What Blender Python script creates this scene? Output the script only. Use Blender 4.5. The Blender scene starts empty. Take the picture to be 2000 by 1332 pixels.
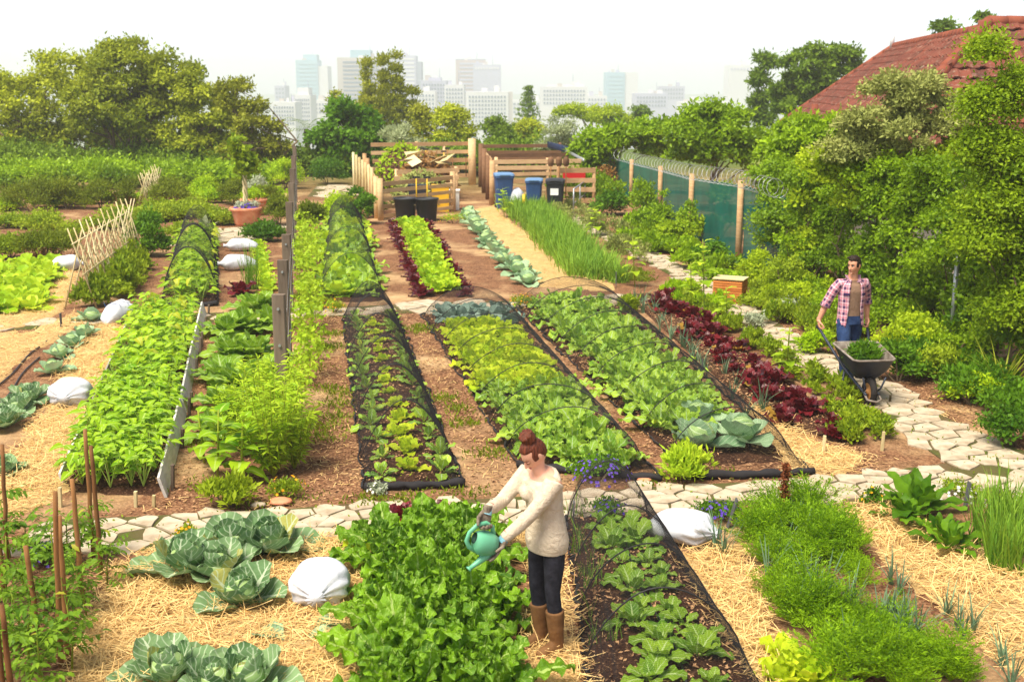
# Hillside vegetable garden above a hazy city
import bpy, math, random
import numpy as np
from mathutils import Vector, Matrix
rng = np.random.default_rng(11)
random.seed(11)
R = math.radians
scene = bpy.context.scene

# ---------------------------------------------------------------- camera, sky, sun
CAM_H = 4.0
FPX = 2300.0
PITCH = math.atan(501 / FPX)
cam_d = bpy.data.cameras.new('camera')
cam = bpy.data.objects.new('camera', cam_d)
scene.collection.objects.link(cam)
cam.location = (0, 0, CAM_H)
cam.rotation_euler = (math.pi / 2 - PITCH, 0, 0)
cam_d.sensor_width = 36
cam_d.lens = 36 * FPX / 2000
cam_d.clip_start = 0.1
cam_d.clip_end = 20000
cam_d.dof.use_dof = True
cam_d.dof.focus_distance = 11.0
cam_d.dof.aperture_fstop = 3.2
scene.camera = cam

world = bpy.data.worlds.new('World')
scene.world = world
world.use_nodes = True
wn = world.node_tree.nodes
wl = world.node_tree.links
sky = wn.new('ShaderNodeTexSky')
sky.sky_type = 'NISHITA'
sky.sun_disc = False
SUN_EL, SUN_AZ = R(62), R(225)      # azimuth clockwise from +Y: from the left, a little behind the viewer
sky.sun_elevation = SUN_EL
sky.sun_rotation = SUN_AZ
sky.dust_density = 0.7
sky.air_density = 0.6
sky.ozone_density = 1.0
wn['Background'].inputs['Strength'].default_value = 0.092
soft = wn.new('ShaderNodeHueSaturation')        # thin overcast: the sky is nearly white
soft.inputs['Saturation'].default_value = .45
wl.new(sky.outputs[0], soft.inputs['Color'])
wl.new(soft.outputs[0], wn['Background'].inputs['Color'])

sun_d = bpy.data.lights.new('sun', 'SUN')
sun_d.energy = 3.0
sun_d.angle = R(30)
sun_d.color = (1.0, 0.91, 0.76)
sun = bpy.data.objects.new('sun', sun_d)
scene.collection.objects.link(sun)
sdir = Vector((math.sin(SUN_AZ) * math.cos(SUN_EL), math.cos(SUN_AZ) * math.cos(SUN_EL), math.sin(SUN_EL)))
sun.rotation_euler = sdir.to_track_quat('Z', 'Y').to_euler()
sun.location = sdir * 60

vs = scene.view_settings
vs.view_transform = 'Standard'
vs.look = 'None'
vs.exposure = 1.3
vs.gamma = 1.0
vs.use_curve_mapping = False
cy = scene.cycles
cy.use_denoising = True
cy.max_bounces = 8
cy.diffuse_bounces = 3
cy.glossy_bounces = 2
cy.transmission_bounces = 4
cy.transparent_max_bounces = 12
cy.volume_bounces = 1
cy.sample_clamp_indirect = 6

# ---------------------------------------------------------------- places: a picture position on the ground (or at a height / distance)
_c, _s = math.cos(PITCH), math.sin(PITCH)


def ray(px, py):
    u, v = (px - 1000) / FPX, (666 - py) / FPX
    return Vector((u, _c + v * _s, -_s + v * _c))


def G(px, py, z=0.0):
    d = ray(px, py)
    return Vector((0, 0, CAM_H)) + d * ((z - CAM_H) / d.z)


def AT(px, py, dist):
    d = ray(px, py)
    return Vector((0, 0, CAM_H)) + d * (dist / d.y)


def lerp(a, b, t):
    return a + (b - a) * t


class Bed:
    """four ground corners given as near-left, near-right, far-left, far-right"""
    def __init__(s, nl, nr, fl, fr):
        s.c = [G(*p) for p in (nl, nr, fl, fr)]

    def __call__(s, u, v, z=0.0):
        a = s.c[0].lerp(s.c[1], u)
        b = s.c[2].lerp(s.c[3], u)
        p = a.lerp(b, v)
        return Vector((p.x, p.y, z))

    @property
    def len(s):
        return (s(.5, 1) - s(.5, 0)).length

    @property
    def wid(s):
        return ((s(1, 0) - s(0, 0)).length + (s(1, 1) - s(0, 1)).length) / 2


# ---------------------------------------------------------------- scene-graph helpers
COL = scene.collection


def tag(o, label=None, cat=None, group=None, kind=None):
    for k, v in (('label', label), ('category', cat), ('group', group), ('kind', kind)):
        if v:
            o[k] = v
    return o


def empty(name, loc=(0, 0, 0), rz=0.0):
    o = bpy.data.objects.new(name, None)
    o.empty_display_size = .1
    COL.objects.link(o)
    o.location = loc
    o.rotation_euler = (0, 0, rz)
    return o


def put(name, me, parent=None, loc=None):
    o = bpy.data.objects.new(name, me)
    COL.objects.link(o)
    if parent is not None:
        o.parent = parent
    if loc is not None:
        o.location = loc
    return o


def copy_tree(o, parent=None):
    c = o.copy()
    COL.objects.link(c)
    c.parent = parent
    for ch in KIDS.get(o.name, ()):
        copy_tree(ch, c)
    return c


KIDS = {}
USED = set()


def note_kids(root):
    def rec(o):
        KIDS[o.name] = list(o.children)
        for c in KIDS[o.name]:
            rec(c)
    rec(root)
    return root


def place(proto, loc, rz=None, sc=1.0, label=None, group=None, tilt=0.0):
    """first use moves the prototype itself, later uses copy it with its parts"""
    if proto.name in USED:
        o = copy_tree(proto)
    else:
        if proto.name not in KIDS:
            note_kids(proto)
        USED.add(proto.name)
        o = proto
    o.location = loc
    o.rotation_euler = (random.uniform(-tilt, tilt), random.uniform(-tilt, tilt), random.uniform(0, 6.28) if rz is None else rz)
    o.scale = (sc, sc, sc) if not isinstance(sc, tuple) else sc
    if label:
        o['label'] = label
    if group:
        o['group'] = group
    return o


# ---------------------------------------------------------------- mesh builder
class MB:
    def __init__(s):
        s.v, s.q, s.t, s.a, s.qm, s.tm, s.n = [], [], [], [], [], [], 0

    def add(s, V, Q=None, T=None, A=None, m=0):
        V = np.asarray(V, dtype=np.float32).reshape(-1, 3)
        s.v.append(V)
        if Q is not None and len(Q):
            Q = np.asarray(Q, dtype=np.int64).reshape(-1, 4) + s.n
            s.q.append(Q)
            s.qm.append(np.full(len(Q), m))
        if T is not None and len(T):
            T = np.asarray(T, dtype=np.int64).reshape(-1, 3) + s.n
            s.t.append(T)
            s.tm.append(np.full(len(T), m))
        if A is None:
            A = np.zeros((len(V), 3), dtype=np.float32)
        elif np.ndim(A) == 0:
            A = np.tile(np.array([0, 0, float(A)], dtype=np.float32), (len(V), 1))
        s.a.append(np.asarray(A, dtype=np.float32).reshape(-1, 3))
        s.n += len(V)
        return s

    def mesh(s, name, mats, smooth=True):
        me = bpy.data.meshes.new(name)
        V = np.concatenate(s.v) if s.v else np.zeros((0, 3), np.float32)
        Q = np.concatenate(s.q) if s.q else np.zeros((0, 4), np.int64)
        T = np.concatenate(s.t) if s.t else np.zeros((0, 3), np.int64)
        me.vertices.add(len(V))
        me.vertices.foreach_set('co', V.ravel())
        nl = Q.size + T.size
        me.loops.add(nl)
        me.loops.foreach_set('vertex_index', np.concatenate([Q.ravel(), T.ravel()]).astype(np.int32))
        me.polygons.add(len(Q) + len(T))
        st = np.concatenate([np.arange(len(Q)) * 4, Q.size + np.arange(len(T)) * 3]).astype(np.int32)
        me.polygons.foreach_set('loop_start', st)
        mi = np.concatenate(s.qm + s.tm) if (s.qm or s.tm) else np.zeros(0)
        me.polygons.foreach_set('material_index', mi.astype(np.int32))
        me.polygons.foreach_set('use_smooth', np.full(len(Q) + len(T), bool(smooth)))
        at = me.attributes.new('lv', 'FLOAT_VECTOR', 'POINT')
        at.data.foreach_set('vector', np.concatenate(s.a).ravel() if s.a else np.zeros(0, np.float32))
        for m in (mats if isinstance(mats, (list, tuple)) else [mats]):
            me.materials.append(m)
        me.update(calc_edges=True)
        me.validate()
        return me

    def build(s, name, mats, parent=None, smooth=True, loc=None):
        return put(name, s.mesh(name, mats, smooth), parent, loc)

    # --- solids
    def box(s, c, size, rot=None, m=0, A=None):
        c = np.array(c, float)
        h = np.array(size, float) / 2
        P = np.array([[x, y, z] for z in (-1, 1) for y in (-1, 1) for x in (-1, 1)]) * h
        if rot is not None:
            P = P @ np.array(Matrix(rot).to_3x3() if not isinstance(rot, np.ndarray) else rot).T
        s.add(P + c, [[0, 2, 3, 1], [4, 5, 7, 6], [0, 1, 5, 4], [2, 6, 7, 3], [0, 4, 6, 2], [1, 3, 7, 5]], m=m, A=A)
        return s

    def plank(s, p0, p1, w, t, up=(0, 0, 1), m=0, ch=0.0, A=None):
        """board from p0 to p1, w along `up`, t across; slightly eased long edges"""
        p0, p1 = np.array(p0, float), np.array(p1, float)
        d = p1 - p0
        L = np.linalg.norm(d)
        d = d / L
        u = np.array(up, float)
        u = u - d * (u @ d)
        u /= np.linalg.norm(u)
        x = np.cross(d, u)
        e = ch or min(w, t) * .12
        sec = [(-w / 2 + e, -t / 2), (w / 2 - e, -t / 2), (w / 2, -t / 2 + e), (w / 2, t / 2 - e), (w / 2 - e, t / 2), (-w / 2 + e, t / 2), (-w / 2, t / 2 - e), (-w / 2, -t / 2 + e)]
        V = np.array([p0 + u * a + x * b for a, b in sec] + [p1 + u * a + x * b for a, b in sec])
        Q = [[i, (i + 1) % 8, 8 + (i + 1) % 8, 8 + i] for i in range(8)]
        caps = [[0, 3, 2, 1], [0, 5, 4, 3], [0, 7, 6, 5]]
        Q += caps + [[8 + i for i in reversed(c)] for c in caps]
        s.add(V, Q, m=m, A=A)
        return s

    def tube(s, pts, rad, k=6, cap=True, m=0, A=None, flat=None):
        P = np.array([list(p) for p in pts], float)
        n = len(P)
        r = np.full(n, rad, float) if np.ndim(rad) == 0 else np.array(rad, float)
        T = np.gradient(P, axis=0)
        T /= np.linalg.norm(T, axis=1)[:, None] + 1e-9
        a = np.array([0, 0, 1.0]) if abs(T[0][2]) < .9 else np.array([1.0, 0, 0])
        u = np.cross(T[0], a)
        u /= np.linalg.norm(u)
        V = []
        ang = np.arange(k) * 2 * math.pi / k
        for i in range(n):
            u = u - T[i] * (u @ T[i])
            u /= np.linalg.norm(u) + 1e-9
            w = np.cross(T[i], u)
            fu = 1 if flat is None else flat
            V.append(P[i] + r[i] * (np.cos(ang)[:, None] * u + fu * np.sin(ang)[:, None] * w))
        V = np.concatenate(V)
        j = np.arange(k)
        Q = np.concatenate([np.stack([i * k + j, i * k + (j + 1) % k, (i + 1) * k + (j + 1) % k, (i + 1) * k + j], 1) for i in range(n - 1)])
        Tt = []
        if cap:
            V = np.concatenate([V, P[:1], P[-1:]])
            Tt = [[n * k, (x + 1) % k, x] for x in range(k)] + [[n * k + 1, (n - 1) * k + x, (n - 1) * k + (x + 1) % k] for x in range(k)]
        if A is not None and np.ndim(A) == 0:
            A = np.tile(np.array([0, 0, float(A)]), (len(V), 1))
        s.add(V, Q, Tt, A, m)
        return s

    def rings(s, rings, cap=True, m=0, A=None):
        """loft through closed rings of equal length"""
        rings = [np.asarray(r, float) for r in rings]
        k = len(rings[0])
        V = np.concatenate(rings)
        j = np.arange(k)
        Q = np.concatenate([np.stack([i * k + j, i * k + (j + 1) % k, (i + 1) * k + (j + 1) % k, (i + 1) * k + j], 1) for i in range(len(rings) - 1)])
        T = []
        if cap:
            n = len(V)
            V = np.concatenate([V, [rings[0].mean(0)], [rings[-1].mean(0)]])
            b = (len(rings) - 1) * k
            T = [[n, (x + 1) % k, x] for x in range(k)] + [[n + 1, b + x, b + (x + 1) % k] for x in range(k)]
        s.add(V, Q, T, A, m)
        return s

    def lathe(s, prof, k=20, c=(0, 0, 0), m=0, cap=False):
        a = np.arange(k) * 2 * math.pi / k
        s.rings([np.stack([c[0] + r * np.cos(a), c[1] + r * np.sin(a), np.full(k, c[2] + z)], 1) for r, z in prof], cap, m)
        return s

    # --- foliage
    def leaves(s, base, D, N, L, W, prof, bend=.6, fold=.2, ruf=0.0, rf=3.0, na=5, nc=3, tint=None, lob=0.0, m=0, cup=0.0, wav=0.0):
        base = np.atleast_2d(np.asarray(base, float))
        n = len(base)
        D = np.atleast_2d(np.asarray(D, float))
        N = np.atleast_2d(np.asarray(N, float))
        D = D / (np.linalg.norm(D, axis=1)[:, None] + 1e-9)
        N = N - D * (N * D).sum(1)[:, None]
        N = N / (np.linalg.norm(N, axis=1)[:, None] + 1e-9)
        S = np.cross(D, N)
        L = np.broadcast_to(np.asarray(L, float), (n,))
        W = np.broadcast_to(np.asarray(W, float), (n,))
        bend = np.broadcast_to(np.asarray(bend, float), (n,))
        bend = np.where(np.abs(bend) < 1e-3, 1e-3, bend)
        a = np.linspace(0, 1, na + 1)
        b = np.linspace(-1, 1, nc)
        w = np.array([prof(x) for x in a])
        if lob:
            w = w * (1 - lob * (np.arange(na + 1) % 2))
        ph = rng.uniform(0, 6.28, (n, 1, 1))
        ba = bend[:, None] * a
        cx = L[:, None] * np.sin(ba) / bend[:, None]
        cz = -L[:, None] * (1 - np.cos(ba)) / bend[:, None]
        side = W[:, None, None] * w[None, :, None] * b[None, None, :]
        up = np.abs(side) * fold + (W[:, None, None] * w[None, :, None]) * cup * (b ** 2)[None, None, :]
        if ruf:
            up = up + ruf * W[:, None, None] * np.sin(rf * 6.28 * a[None, :, None] + ph + 2.0 * b[None, None, :]) * (b ** 2)[None, None, :]
        if wav:
            up = up + wav * W[:, None, None] * rng.uniform(-1, 1, (n, na + 1, nc)) * (w > .05)[None, :, None]
        # local normal turns with the bend
        nx = np.sin(ba)[:, :, None]
        nz = np.cos(ba)[:, :, None]
        X = cx[:, :, None] + up * nx
        Z = cz[:, :, None] + up * nz
        V = base[:, None, None, :] + X[..., None] * D[:, None, None, :] + Z[..., None] * N[:, None, None, :] + side[..., None] * S[:, None, None, :]
        P = (na + 1) * nc
        i, j = np.meshgrid(np.arange(na), np.arange(nc - 1), indexing='ij')
        q = np.stack([i * nc + j, i * nc + j + 1, (i + 1) * nc + j + 1, (i + 1) * nc + j], -1).reshape(-1, 4)
        Q = (np.arange(n)[:, None, None] * P + q[None]).reshape(-1, 4)
        if tint is None:
            tint = rng.uniform(0, 1, n)
        tint = np.broadcast_to(np.asarray(tint, float), (n,))
        A = np.empty((n, na + 1, nc, 3))
        A[..., 0] = a[None, :, None]
        A[..., 1] = b[None, None, :]
        A[..., 2] = tint[:, None, None]
        s.add(V.reshape(-1, 3), Q, None, A.reshape(-1, 3), m)
        return s

    def flakes(s, P, D, N, L, W, tint=None, fold=.25, m=0):
        """many small folded leaves of two triangles"""
        P = np.asarray(P, float)
        n = len(P)
        D = D / (np.linalg.norm(D, axis=1)[:, None] + 1e-9)
        N = N - D * (N * D).sum(1)[:, None]
        N = N / (np.linalg.norm(N, axis=1)[:, None] + 1e-9)
        S = np.cross(D, N)
        L = np.broadcast_to(np.asarray(L, float), (n,))[:, None]
        W = np.broadcast_to(np.asarray(W, float), (n,))[:, None]
        mid = P + D * L * .45 + N * W * fold
        V = np.stack([P, mid + S * W, P + D * L, mid - S * W], 1).reshape(-1, 3)
        k = np.arange(n)[:, None] * 4
        T = np.concatenate([k + [0, 1, 2], k + [0, 2, 3]])
        if tint is None:
            tint = rng.uniform(0, 1, n)
        A = np.zeros((n, 4, 3))
        A[..., 2] = np.broadcast_to(tint, (n,))[:, None]
        A[:, 2, 0] = 1
        s.add(V, None, T, A.reshape(-1, 3), m)
        return s


def rdirs(n, up=0.0):
    d = rng.normal(size=(n, 3))
    d /= np.linalg.norm(d, axis=1)[:, None]
    d[:, 2] += up
    return d / np.linalg.norm(d, axis=1)[:, None]


# ---------------------------------------------------------------- materials
def C(r, g, b):
    f = lambda x: (x / 255 / 12.92) if x / 255 <= .04045 else ((x / 255 + .055) / 1.055) ** 2.4
    return (f(r), f(g), f(b), 1)


class NT:
    def __init__(s, name):
        s.mat = bpy.data.materials.new(name)
        s.mat.use_nodes = True
        s.t = s.mat.node_tree
        s.n = s.t.nodes
        s.b = s.n['Principled BSDF']
        s.out = s.n['Material Output']

    def new(s, typ, **kw):
        o = s.n.new('ShaderNode' + typ)
        for k, v in kw.items():
            setattr(o, k, v)
        return o

    def link(s, a, b):
        s.t.links.new(a, b)

    def val(s, sock, v):
        if hasattr(v, 'is_linked') or isinstance(v, bpy.types.NodeSocket):
            s.link(v, sock)
        else:
            sock.default_value = v

    def mix(s, f, a, b, blend='MIX'):
        o = s.new('Mix', data_type='RGBA', blend_type=blend)
        s.val(o.inputs[0], f)
        s.val(o.inputs[6], a)
        s.val(o.inputs[7], b)
        return o.outputs[2]

    def math(s, op, a, b=0.0, c=None, clamp=False):
        o = s.new('Math', operation=op, use_clamp=clamp)
        s.val(o.inputs[0], a)
        s.val(o.inputs[1], b)
        if c is not None:
            s.val(o.inputs[2], c)
        return o.outputs[0]

    def noise(s, scale, detail=4, rough=.55, vec=None, dist=0.0):
        o = s.new('TexNoise')
        o.inputs['Scale'].default_value = scale
        o.inputs['Detail'].default_value = detail
        o.inputs['Roughness'].default_value = rough
        o.inputs['Distortion'].default_value = dist
        if vec is not None:
            s.link(vec, o.inputs['Vector'])
        return o.outputs[0]

    def ramp(s, fac, stops):
        o = s.new('ValToRGB')
        e = o.color_ramp.elements
        while len(e) < len(stops):
            e.new(.5)
        for el, (p, c) in zip(e, stops):
            el.position = p
            el.color = c if len(c) == 4 else (*c, 1)
        s.link(fac, o.inputs[0])
        return o.outputs[0]

    def obj(s):
        return s.new('TexCoord').outputs['Object']

    def pos(s):
        return s.new('NewGeometry').outputs['Position']

    def bump(s, h, strength=.5, dist=.02):
        o = s.new('Bump')
        o.inputs['Strength'].default_value = strength
        o.inputs['Distance'].default_value = dist
        s.link(h, o.inputs['Height'])
        s.link(o.outputs[0], s.b.inputs['Normal'])

    def done(s, col=None, rough=.6, spec=.3, metal=0.0):
        if col is not None:
            s.val(s.b.inputs['Base Color'], col)
        s.val(s.b.inputs['Roughness'], rough)
        s.b.inputs['Specular IOR Level'].default_value = spec
        s.b.inputs['Metallic'].default_value = metal
        return s.mat


def leafmat(name, dark, light, rough=.5, trans=.3, spec=.16, rib=None, veins=0.0, vcol=None, tipcol=None, ripple=0.0, edge=None, yellowing=0.0):
    if dark[1] > dark[0] and dark[1] > dark[2] * 1.6 and not any(k in name for k in ('cabbage', 'grey', 'blue', 'flower')):      # sap-green leaves lean to yellow
        warm = lambda c: (c[0] * 1.12, c[1] * 1.05, c[2] * .36, 1)
        dark, light = warm(dark), warm(light)
    m = NT(name)
    at = m.new('Attribute', attribute_name='lv')
    sp = m.new('SeparateXYZ')
    m.link(at.outputs['Vector'], sp.inputs[0])
    a, b, t = sp.outputs
    oi = m.new('ObjectInfo')
    f = m.math('ADD', m.math('MULTIPLY', t, .65), m.math('MULTIPLY', oi.outputs['Random'], .42), clamp=True)
    nz = m.noise(9.0, 3, vec=m.pos())
    f = m.math('ADD', f, m.math('MULTIPLY', m.math('SUBTRACT', nz, .5), .8), clamp=True)
    col = m.mix(f, dark, light)
    if yellowing:
        col = m.mix(m.math('MULTIPLY', m.math('GREATER_THAN', t, 1 - yellowing), .5), col, C(196, 172, 58))
    absb = m.math('ABSOLUTE', b)
    if edge:
        col = m.mix(m.math('MULTIPLY', m.math('POWER', absb, 3.0), .8), col, edge)
    if veins:
        w = m.math('SINE', m.math('SUBTRACT', m.math('MULTIPLY', a, 42.0), m.math('MULTIPLY', absb, 11.0)))
        w = m.math('MULTIPLY', m.math('SMOOTH_MAX', m.math('SUBTRACT', w, .72), 0.0, .1), 3.2 * veins, clamp=True)
        col = m.mix(w, col, vcol or light)
    if rib:
        wr = m.math('LESS_THAN', absb, m.math('MULTIPLY_ADD', a, -.12, .17))
        col = m.mix(m.math('MULTIPLY', wr, .85), col, rib)
    if tipcol:
        col = m.mix(m.math('POWER', a, 3.0), col, tipcol)
    m.done(col, rough, spec)
    if ripple:
        m.bump(m.noise(38.0, 3, vec=m.pos()), ripple, .02)
    tr = m.new('BsdfTranslucent')
    tc = m.mix(.35, col, (*[min(1, x * 1.7) for x in light[:3]], 1))
    m.link(tc, tr.inputs[0])
    mx = m.new('MixShader')
    mx.inputs[0].default_value = trans
    m.link(m.b.outputs[0], mx.inputs[1])
    m.link(tr.outputs[0], mx.inputs[2])
    m.link(mx.outputs[0], m.out.inputs[0])
    return m.mat


def plain(name, col, rough=.6, spec=.3, metal=0.0, var=.0, nscale=6.0, var2=None, bump=0.0, bscale=40.0):
    m = NT(name)
    c = col
    if var or var2:
        nz = m.noise(nscale, 5, vec=m.obj())
        other = var2 or tuple(x * (1 - var) for x in col[:3]) + (1,)
        c = m.mix(m.ramp(nz, [(.35, (0, 0, 0)), (.68, (1, 1, 1))]), col, other)
        oi = m.new('ObjectInfo')
        c = m.mix(m.math('MULTIPLY', oi.outputs['Random'], .35), c, other)
    m.done(c, rough, spec, metal)
    if bump:
        m.bump(m.noise(bscale, 4, vec=m.obj()), bump, .01)
    return m.mat


def woodmat(name, c1, c2, scale=1.0, rough=.75, spec=.2, axis=(3.0, 3.0, 22.0)):
    """weathered timber, grain stretched along the longest world axes"""
    m = NT(name)
    mp = m.new('Mapping')
    mp.inputs['Scale'].default_value = axis
    m.link(m.pos(), mp.inputs[0])
    oi = m.new('ObjectInfo')
    n1 = m.noise(1.3 * scale, 6, .6, mp.outputs[0], .8)
    n2 = m.noise(2.2, 3, vec=m.pos())
    f = m.math('ADD', m.math('MULTIPLY', n1, 1.1), m.math('MULTIPLY', m.math('SUBTRACT', oi.outputs['Random'], .5), .7))
    f = m.math('ADD', f, m.math('MULTIPLY', m.math('SUBTRACT', n2, .5), .6), clamp=True)
    m.done(m.mix(f, c1, c2), rough, spec)
    m.bump(n1, .35, .01)
    return m.mat


M = {}
def soil_mat():
    m = NT('soil_dark')
    p = m.pos()
    n1, n2 = m.noise(4.0, 5, .6, p), m.noise(46, 5, .75, p)
    vo = m.new('TexVoronoi')
    vo.inputs['Scale'].default_value = 60
    m.link(p, vo.inputs['Vector'])
    col = m.mix(m.ramp(n1, [(.35, (0, 0, 0)), (.7, (1, 1, 1))]), C(72, 48, 36), C(112, 78, 58))
    col = m.mix(m.ramp(n2, [(.36, (1, 1, 1)), (.52, (0, 0, 0))]), col, C(44, 28, 22))
    col = m.mix(m.math('MULTIPLY', m.ramp(vo.outputs['Color'], [(.72, (0, 0, 0)), (.86, (1, 1, 1))]), .6), col, C(164, 124, 92))
    m.done(col, .95, .08)
    m.bump(m.math('ADD', n2, m.math('MULTIPLY', n1, .6)), 1.0, .05)
    return m.mat


M['soil'] = soil_mat()
M['wood_post'] = woodmat('post_timber', C(74, 62, 52), C(126, 110, 94), axis=(14, 14, 2))
M['wood_pallet'] = woodmat('pallet_timber', C(160, 120, 80), C(226, 190, 142), axis=(3, 3, 14))
M['wood_old'] = woodmat('dark_timber', C(84, 58, 40), C(140, 104, 74), axis=(3, 3, 14))
M['wood_white'] = woodmat('whitewashed_board', C(140, 132, 122), C(224, 220, 212), axis=(10, 2, 14))
M['stake'] = woodmat('stake_wood', C(92, 58, 32), C(158, 112, 66), axis=(20, 20, 5))
M['bamboo'] = woodmat('split_cane', C(168, 146, 92), C(226, 212, 166), axis=(20, 20, 5))
M['slatwood'] = woodmat('orange_slats', C(176, 92, 36), C(222, 142, 74), axis=(4, 4, 20))
M['stone'] = plain('flagstone', C(206, 192, 168), .92, .12, var2=C(158, 140, 116), nscale=4.5, bump=.5, bscale=18)
M['white_bag'] = plain('woven_bag', C(216, 219, 226), .65, .25, var2=C(190, 192, 200), nscale=6, bump=.45, bscale=22)
M['net'] = plain('net_black', C(44, 42, 44), .8, .2)
M['hoop'] = plain('hoop_pipe', C(40, 38, 38), .55, .3)
M['black_plastic'] = plain('bin_black', C(44, 46, 52), .5, .4, var=.25)
M['blue_plastic'] = plain('bin_blue', C(52, 86, 138), .5, .4, var=.2)
M['blue_lid'] = plain('bin_blue_lid', C(104, 142, 184), .5, .4, var=.15)
M['terracotta'] = plain('terracotta', C(206, 116, 78), .85, .2, var2=C(228, 160, 124), nscale=6)
M['red_plastic'] = plain('red_plastic', C(200, 32, 34), .5, .35)
M['yellow'] = plain('yellow_paint', C(238, 190, 40), .5, .3)
M['steel'] = plain('grey_steel', C(170, 172, 174), .4, .5, .6)
M['white_paint'] = plain('white_paint', C(232, 232, 228), .6, .3)
M['slate'] = plain('slate_label', C(92, 92, 94), .8, .2, var=.25)
nt = NT('shade_net')                                   # woven net: part thread, part hole
nt.done(nt.mix(nt.noise(1.6, 5, vec=nt.obj()), C(18, 118, 100), C(8, 62, 56)), .8, .2)
tr_, mx_ = nt.new('BsdfTransparent'), nt.new('MixShader')
mx_.inputs[0].default_value = .14
nt.link(nt.b.outputs[0], mx_.inputs[1])
nt.link(tr_.outputs[0], mx_.inputs[2])
nt.link(mx_.outputs[0], nt.out.inputs[0])
M['teal_net'] = nt.mat
M['bark'] = woodmat('bark', C(86, 70, 52), C(150, 130, 104), axis=(9, 9, 2))
M['bark_dark'] = woodmat('bark_dark', C(58, 44, 32), C(104, 84, 62), axis=(9, 9, 2))
M['straw'] = None
M['purple'] = leafmat('pansy_purple', C(70, 40, 160), C(128, 96, 206), .6, .2)
M['orange_fl'] = leafmat('flower_orange', C(226, 130, 20), C(250, 200, 40), .6, .2)
M['white_fl'] = leafmat('flower_white', C(214, 214, 196), C(246, 246, 236), .6, .2)
M['mauve_fl'] = leafmat('flower_mauve', C(150, 116, 128), C(206, 176, 170), .7, .2)
# ---------------------------------------------------------------- ground
def ground_z(x, y):
    """level terrace, then the hill falls away to the city"""
    if y < 62:
        return 0.0
    t = min(1.0, (y - 62) / 420)
    return -62 * (t * t * (3 - 2 * t)) - (y > 482) * min(8, (y - 482) * .002)


def ground_mat():
    m = NT('garden_ground')
    p = m.pos()
    big = m.noise(.55, 4, vec=p)
    mid = m.noise(3.2, 5, .6, p)
    fine = m.noise(34, 4, .7, p)
    chip = m.new('TexVoronoi')
    chip.inputs['Scale'].default_value = 42
    m.link(p, chip.inputs['Vector'])
    chipr = m.ramp(chip.outputs['Color'], [(.3, (0, 0, 0)), (.8, (1, 1, 1))])
    soil = m.mix(m.ramp(mid, [(.35, (0, 0, 0)), (.7, (1, 1, 1))]), C(88, 56, 40), C(138, 98, 70))
    soil = m.mix(m.math('MULTIPLY', chipr, .55), soil, C(186, 142, 104))
    soil = m.mix(m.ramp(fine, [(.3, (1, 1, 1)), (.5, (0, 0, 0))]), soil, C(62, 38, 28))
    straw = m.mix(m.ramp(mid, [(.3, (0, 0, 0)), (.65, (1, 1, 1))]), C(196, 160, 112), C(226, 196, 148))
    soil = m.mix(m.math('MULTIPLY', m.ramp(big, [(.5, (0, 0, 0)), (.66, (1, 1, 1))]), .55), soil, straw)
    sx = m.new('SeparateXYZ')
    m.link(p, sx.inputs[0])
    farm = m.ramp(m.math('DIVIDE', sx.outputs[1], 100.0), [(.40, (0, 0, 0)), (.62, (1, 1, 1))])
    green = m.mix(mid, C(58, 78, 30), C(112, 128, 60))
    col = m.mix(farm, soil, green)
    m.done(col, .95, .08)
    m.bump(m.math('ADD', m.math('MULTIPLY', mid, .6), m.math('MULTIPLY', fine, .5)), .8, .05)
    return m.mat


M['ground'] = ground_mat()
ys = np.concatenate([np.arange(-6, 62, 2.0), np.arange(62, 500, 14), np.array([560, 700, 1000, 1600, 2600, 4500, 9000])])
xs = np.concatenate([-np.geomspace(20, 7000, 12)[::-1], np.arange(-16, 17, 2.0), np.geomspace(20, 7000, 12)])
V = np.array([[x, y, ground_z(x, y)] for y in ys for x in xs])
nx_, ny_ = len(xs), len(ys)
i, j = np.meshgrid(np.arange(ny_ - 1), np.arange(nx_ - 1), indexing='ij')
Q = np.stack([i * nx_ + j, i * nx_ + j + 1, (i + 1) * nx_ + j + 1, (i + 1) * nx_ + j], -1).reshape(-1, 4)
tag(MB().add(V, Q).build('ground', M['ground']), kind='structure')


def in_poly(x, y, P):
    x, y = np.asarray(x), np.asarray(y)
    ins = np.zeros(x.shape, bool)
    n = len(P)
    for a in range(n):
        x0, y0 = P[a][0], P[a][1]
        x1, y1 = P[(a + 1) % n][0], P[(a + 1) % n][1]
        c = ((y0 > y) != (y1 > y)) & (x < (x1 - x0) * (y - y0) / (y1 - y0 + 1e-12) + x0)
        ins ^= c
    return ins


def scatter(P, n):
    P = [(p[0], p[1]) for p in P]
    lo, hi = np.min(P, 0), np.max(P, 0)
    out = np.zeros((0, 2))
    for _ in range(40):
        q = rng.uniform(lo, hi, (n * 2, 2))
        out = np.concatenate([out, q[in_poly(q[:, 0], q[:, 1], P)]])
        if len(out) >= n:
            break
    return out[:n]


def area(P):
    return abs(sum(P[k][0] * P[(k + 1) % len(P)][1] - P[(k + 1) % len(P)][0] * P[k][1] for k in range(len(P)))) / 2


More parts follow.
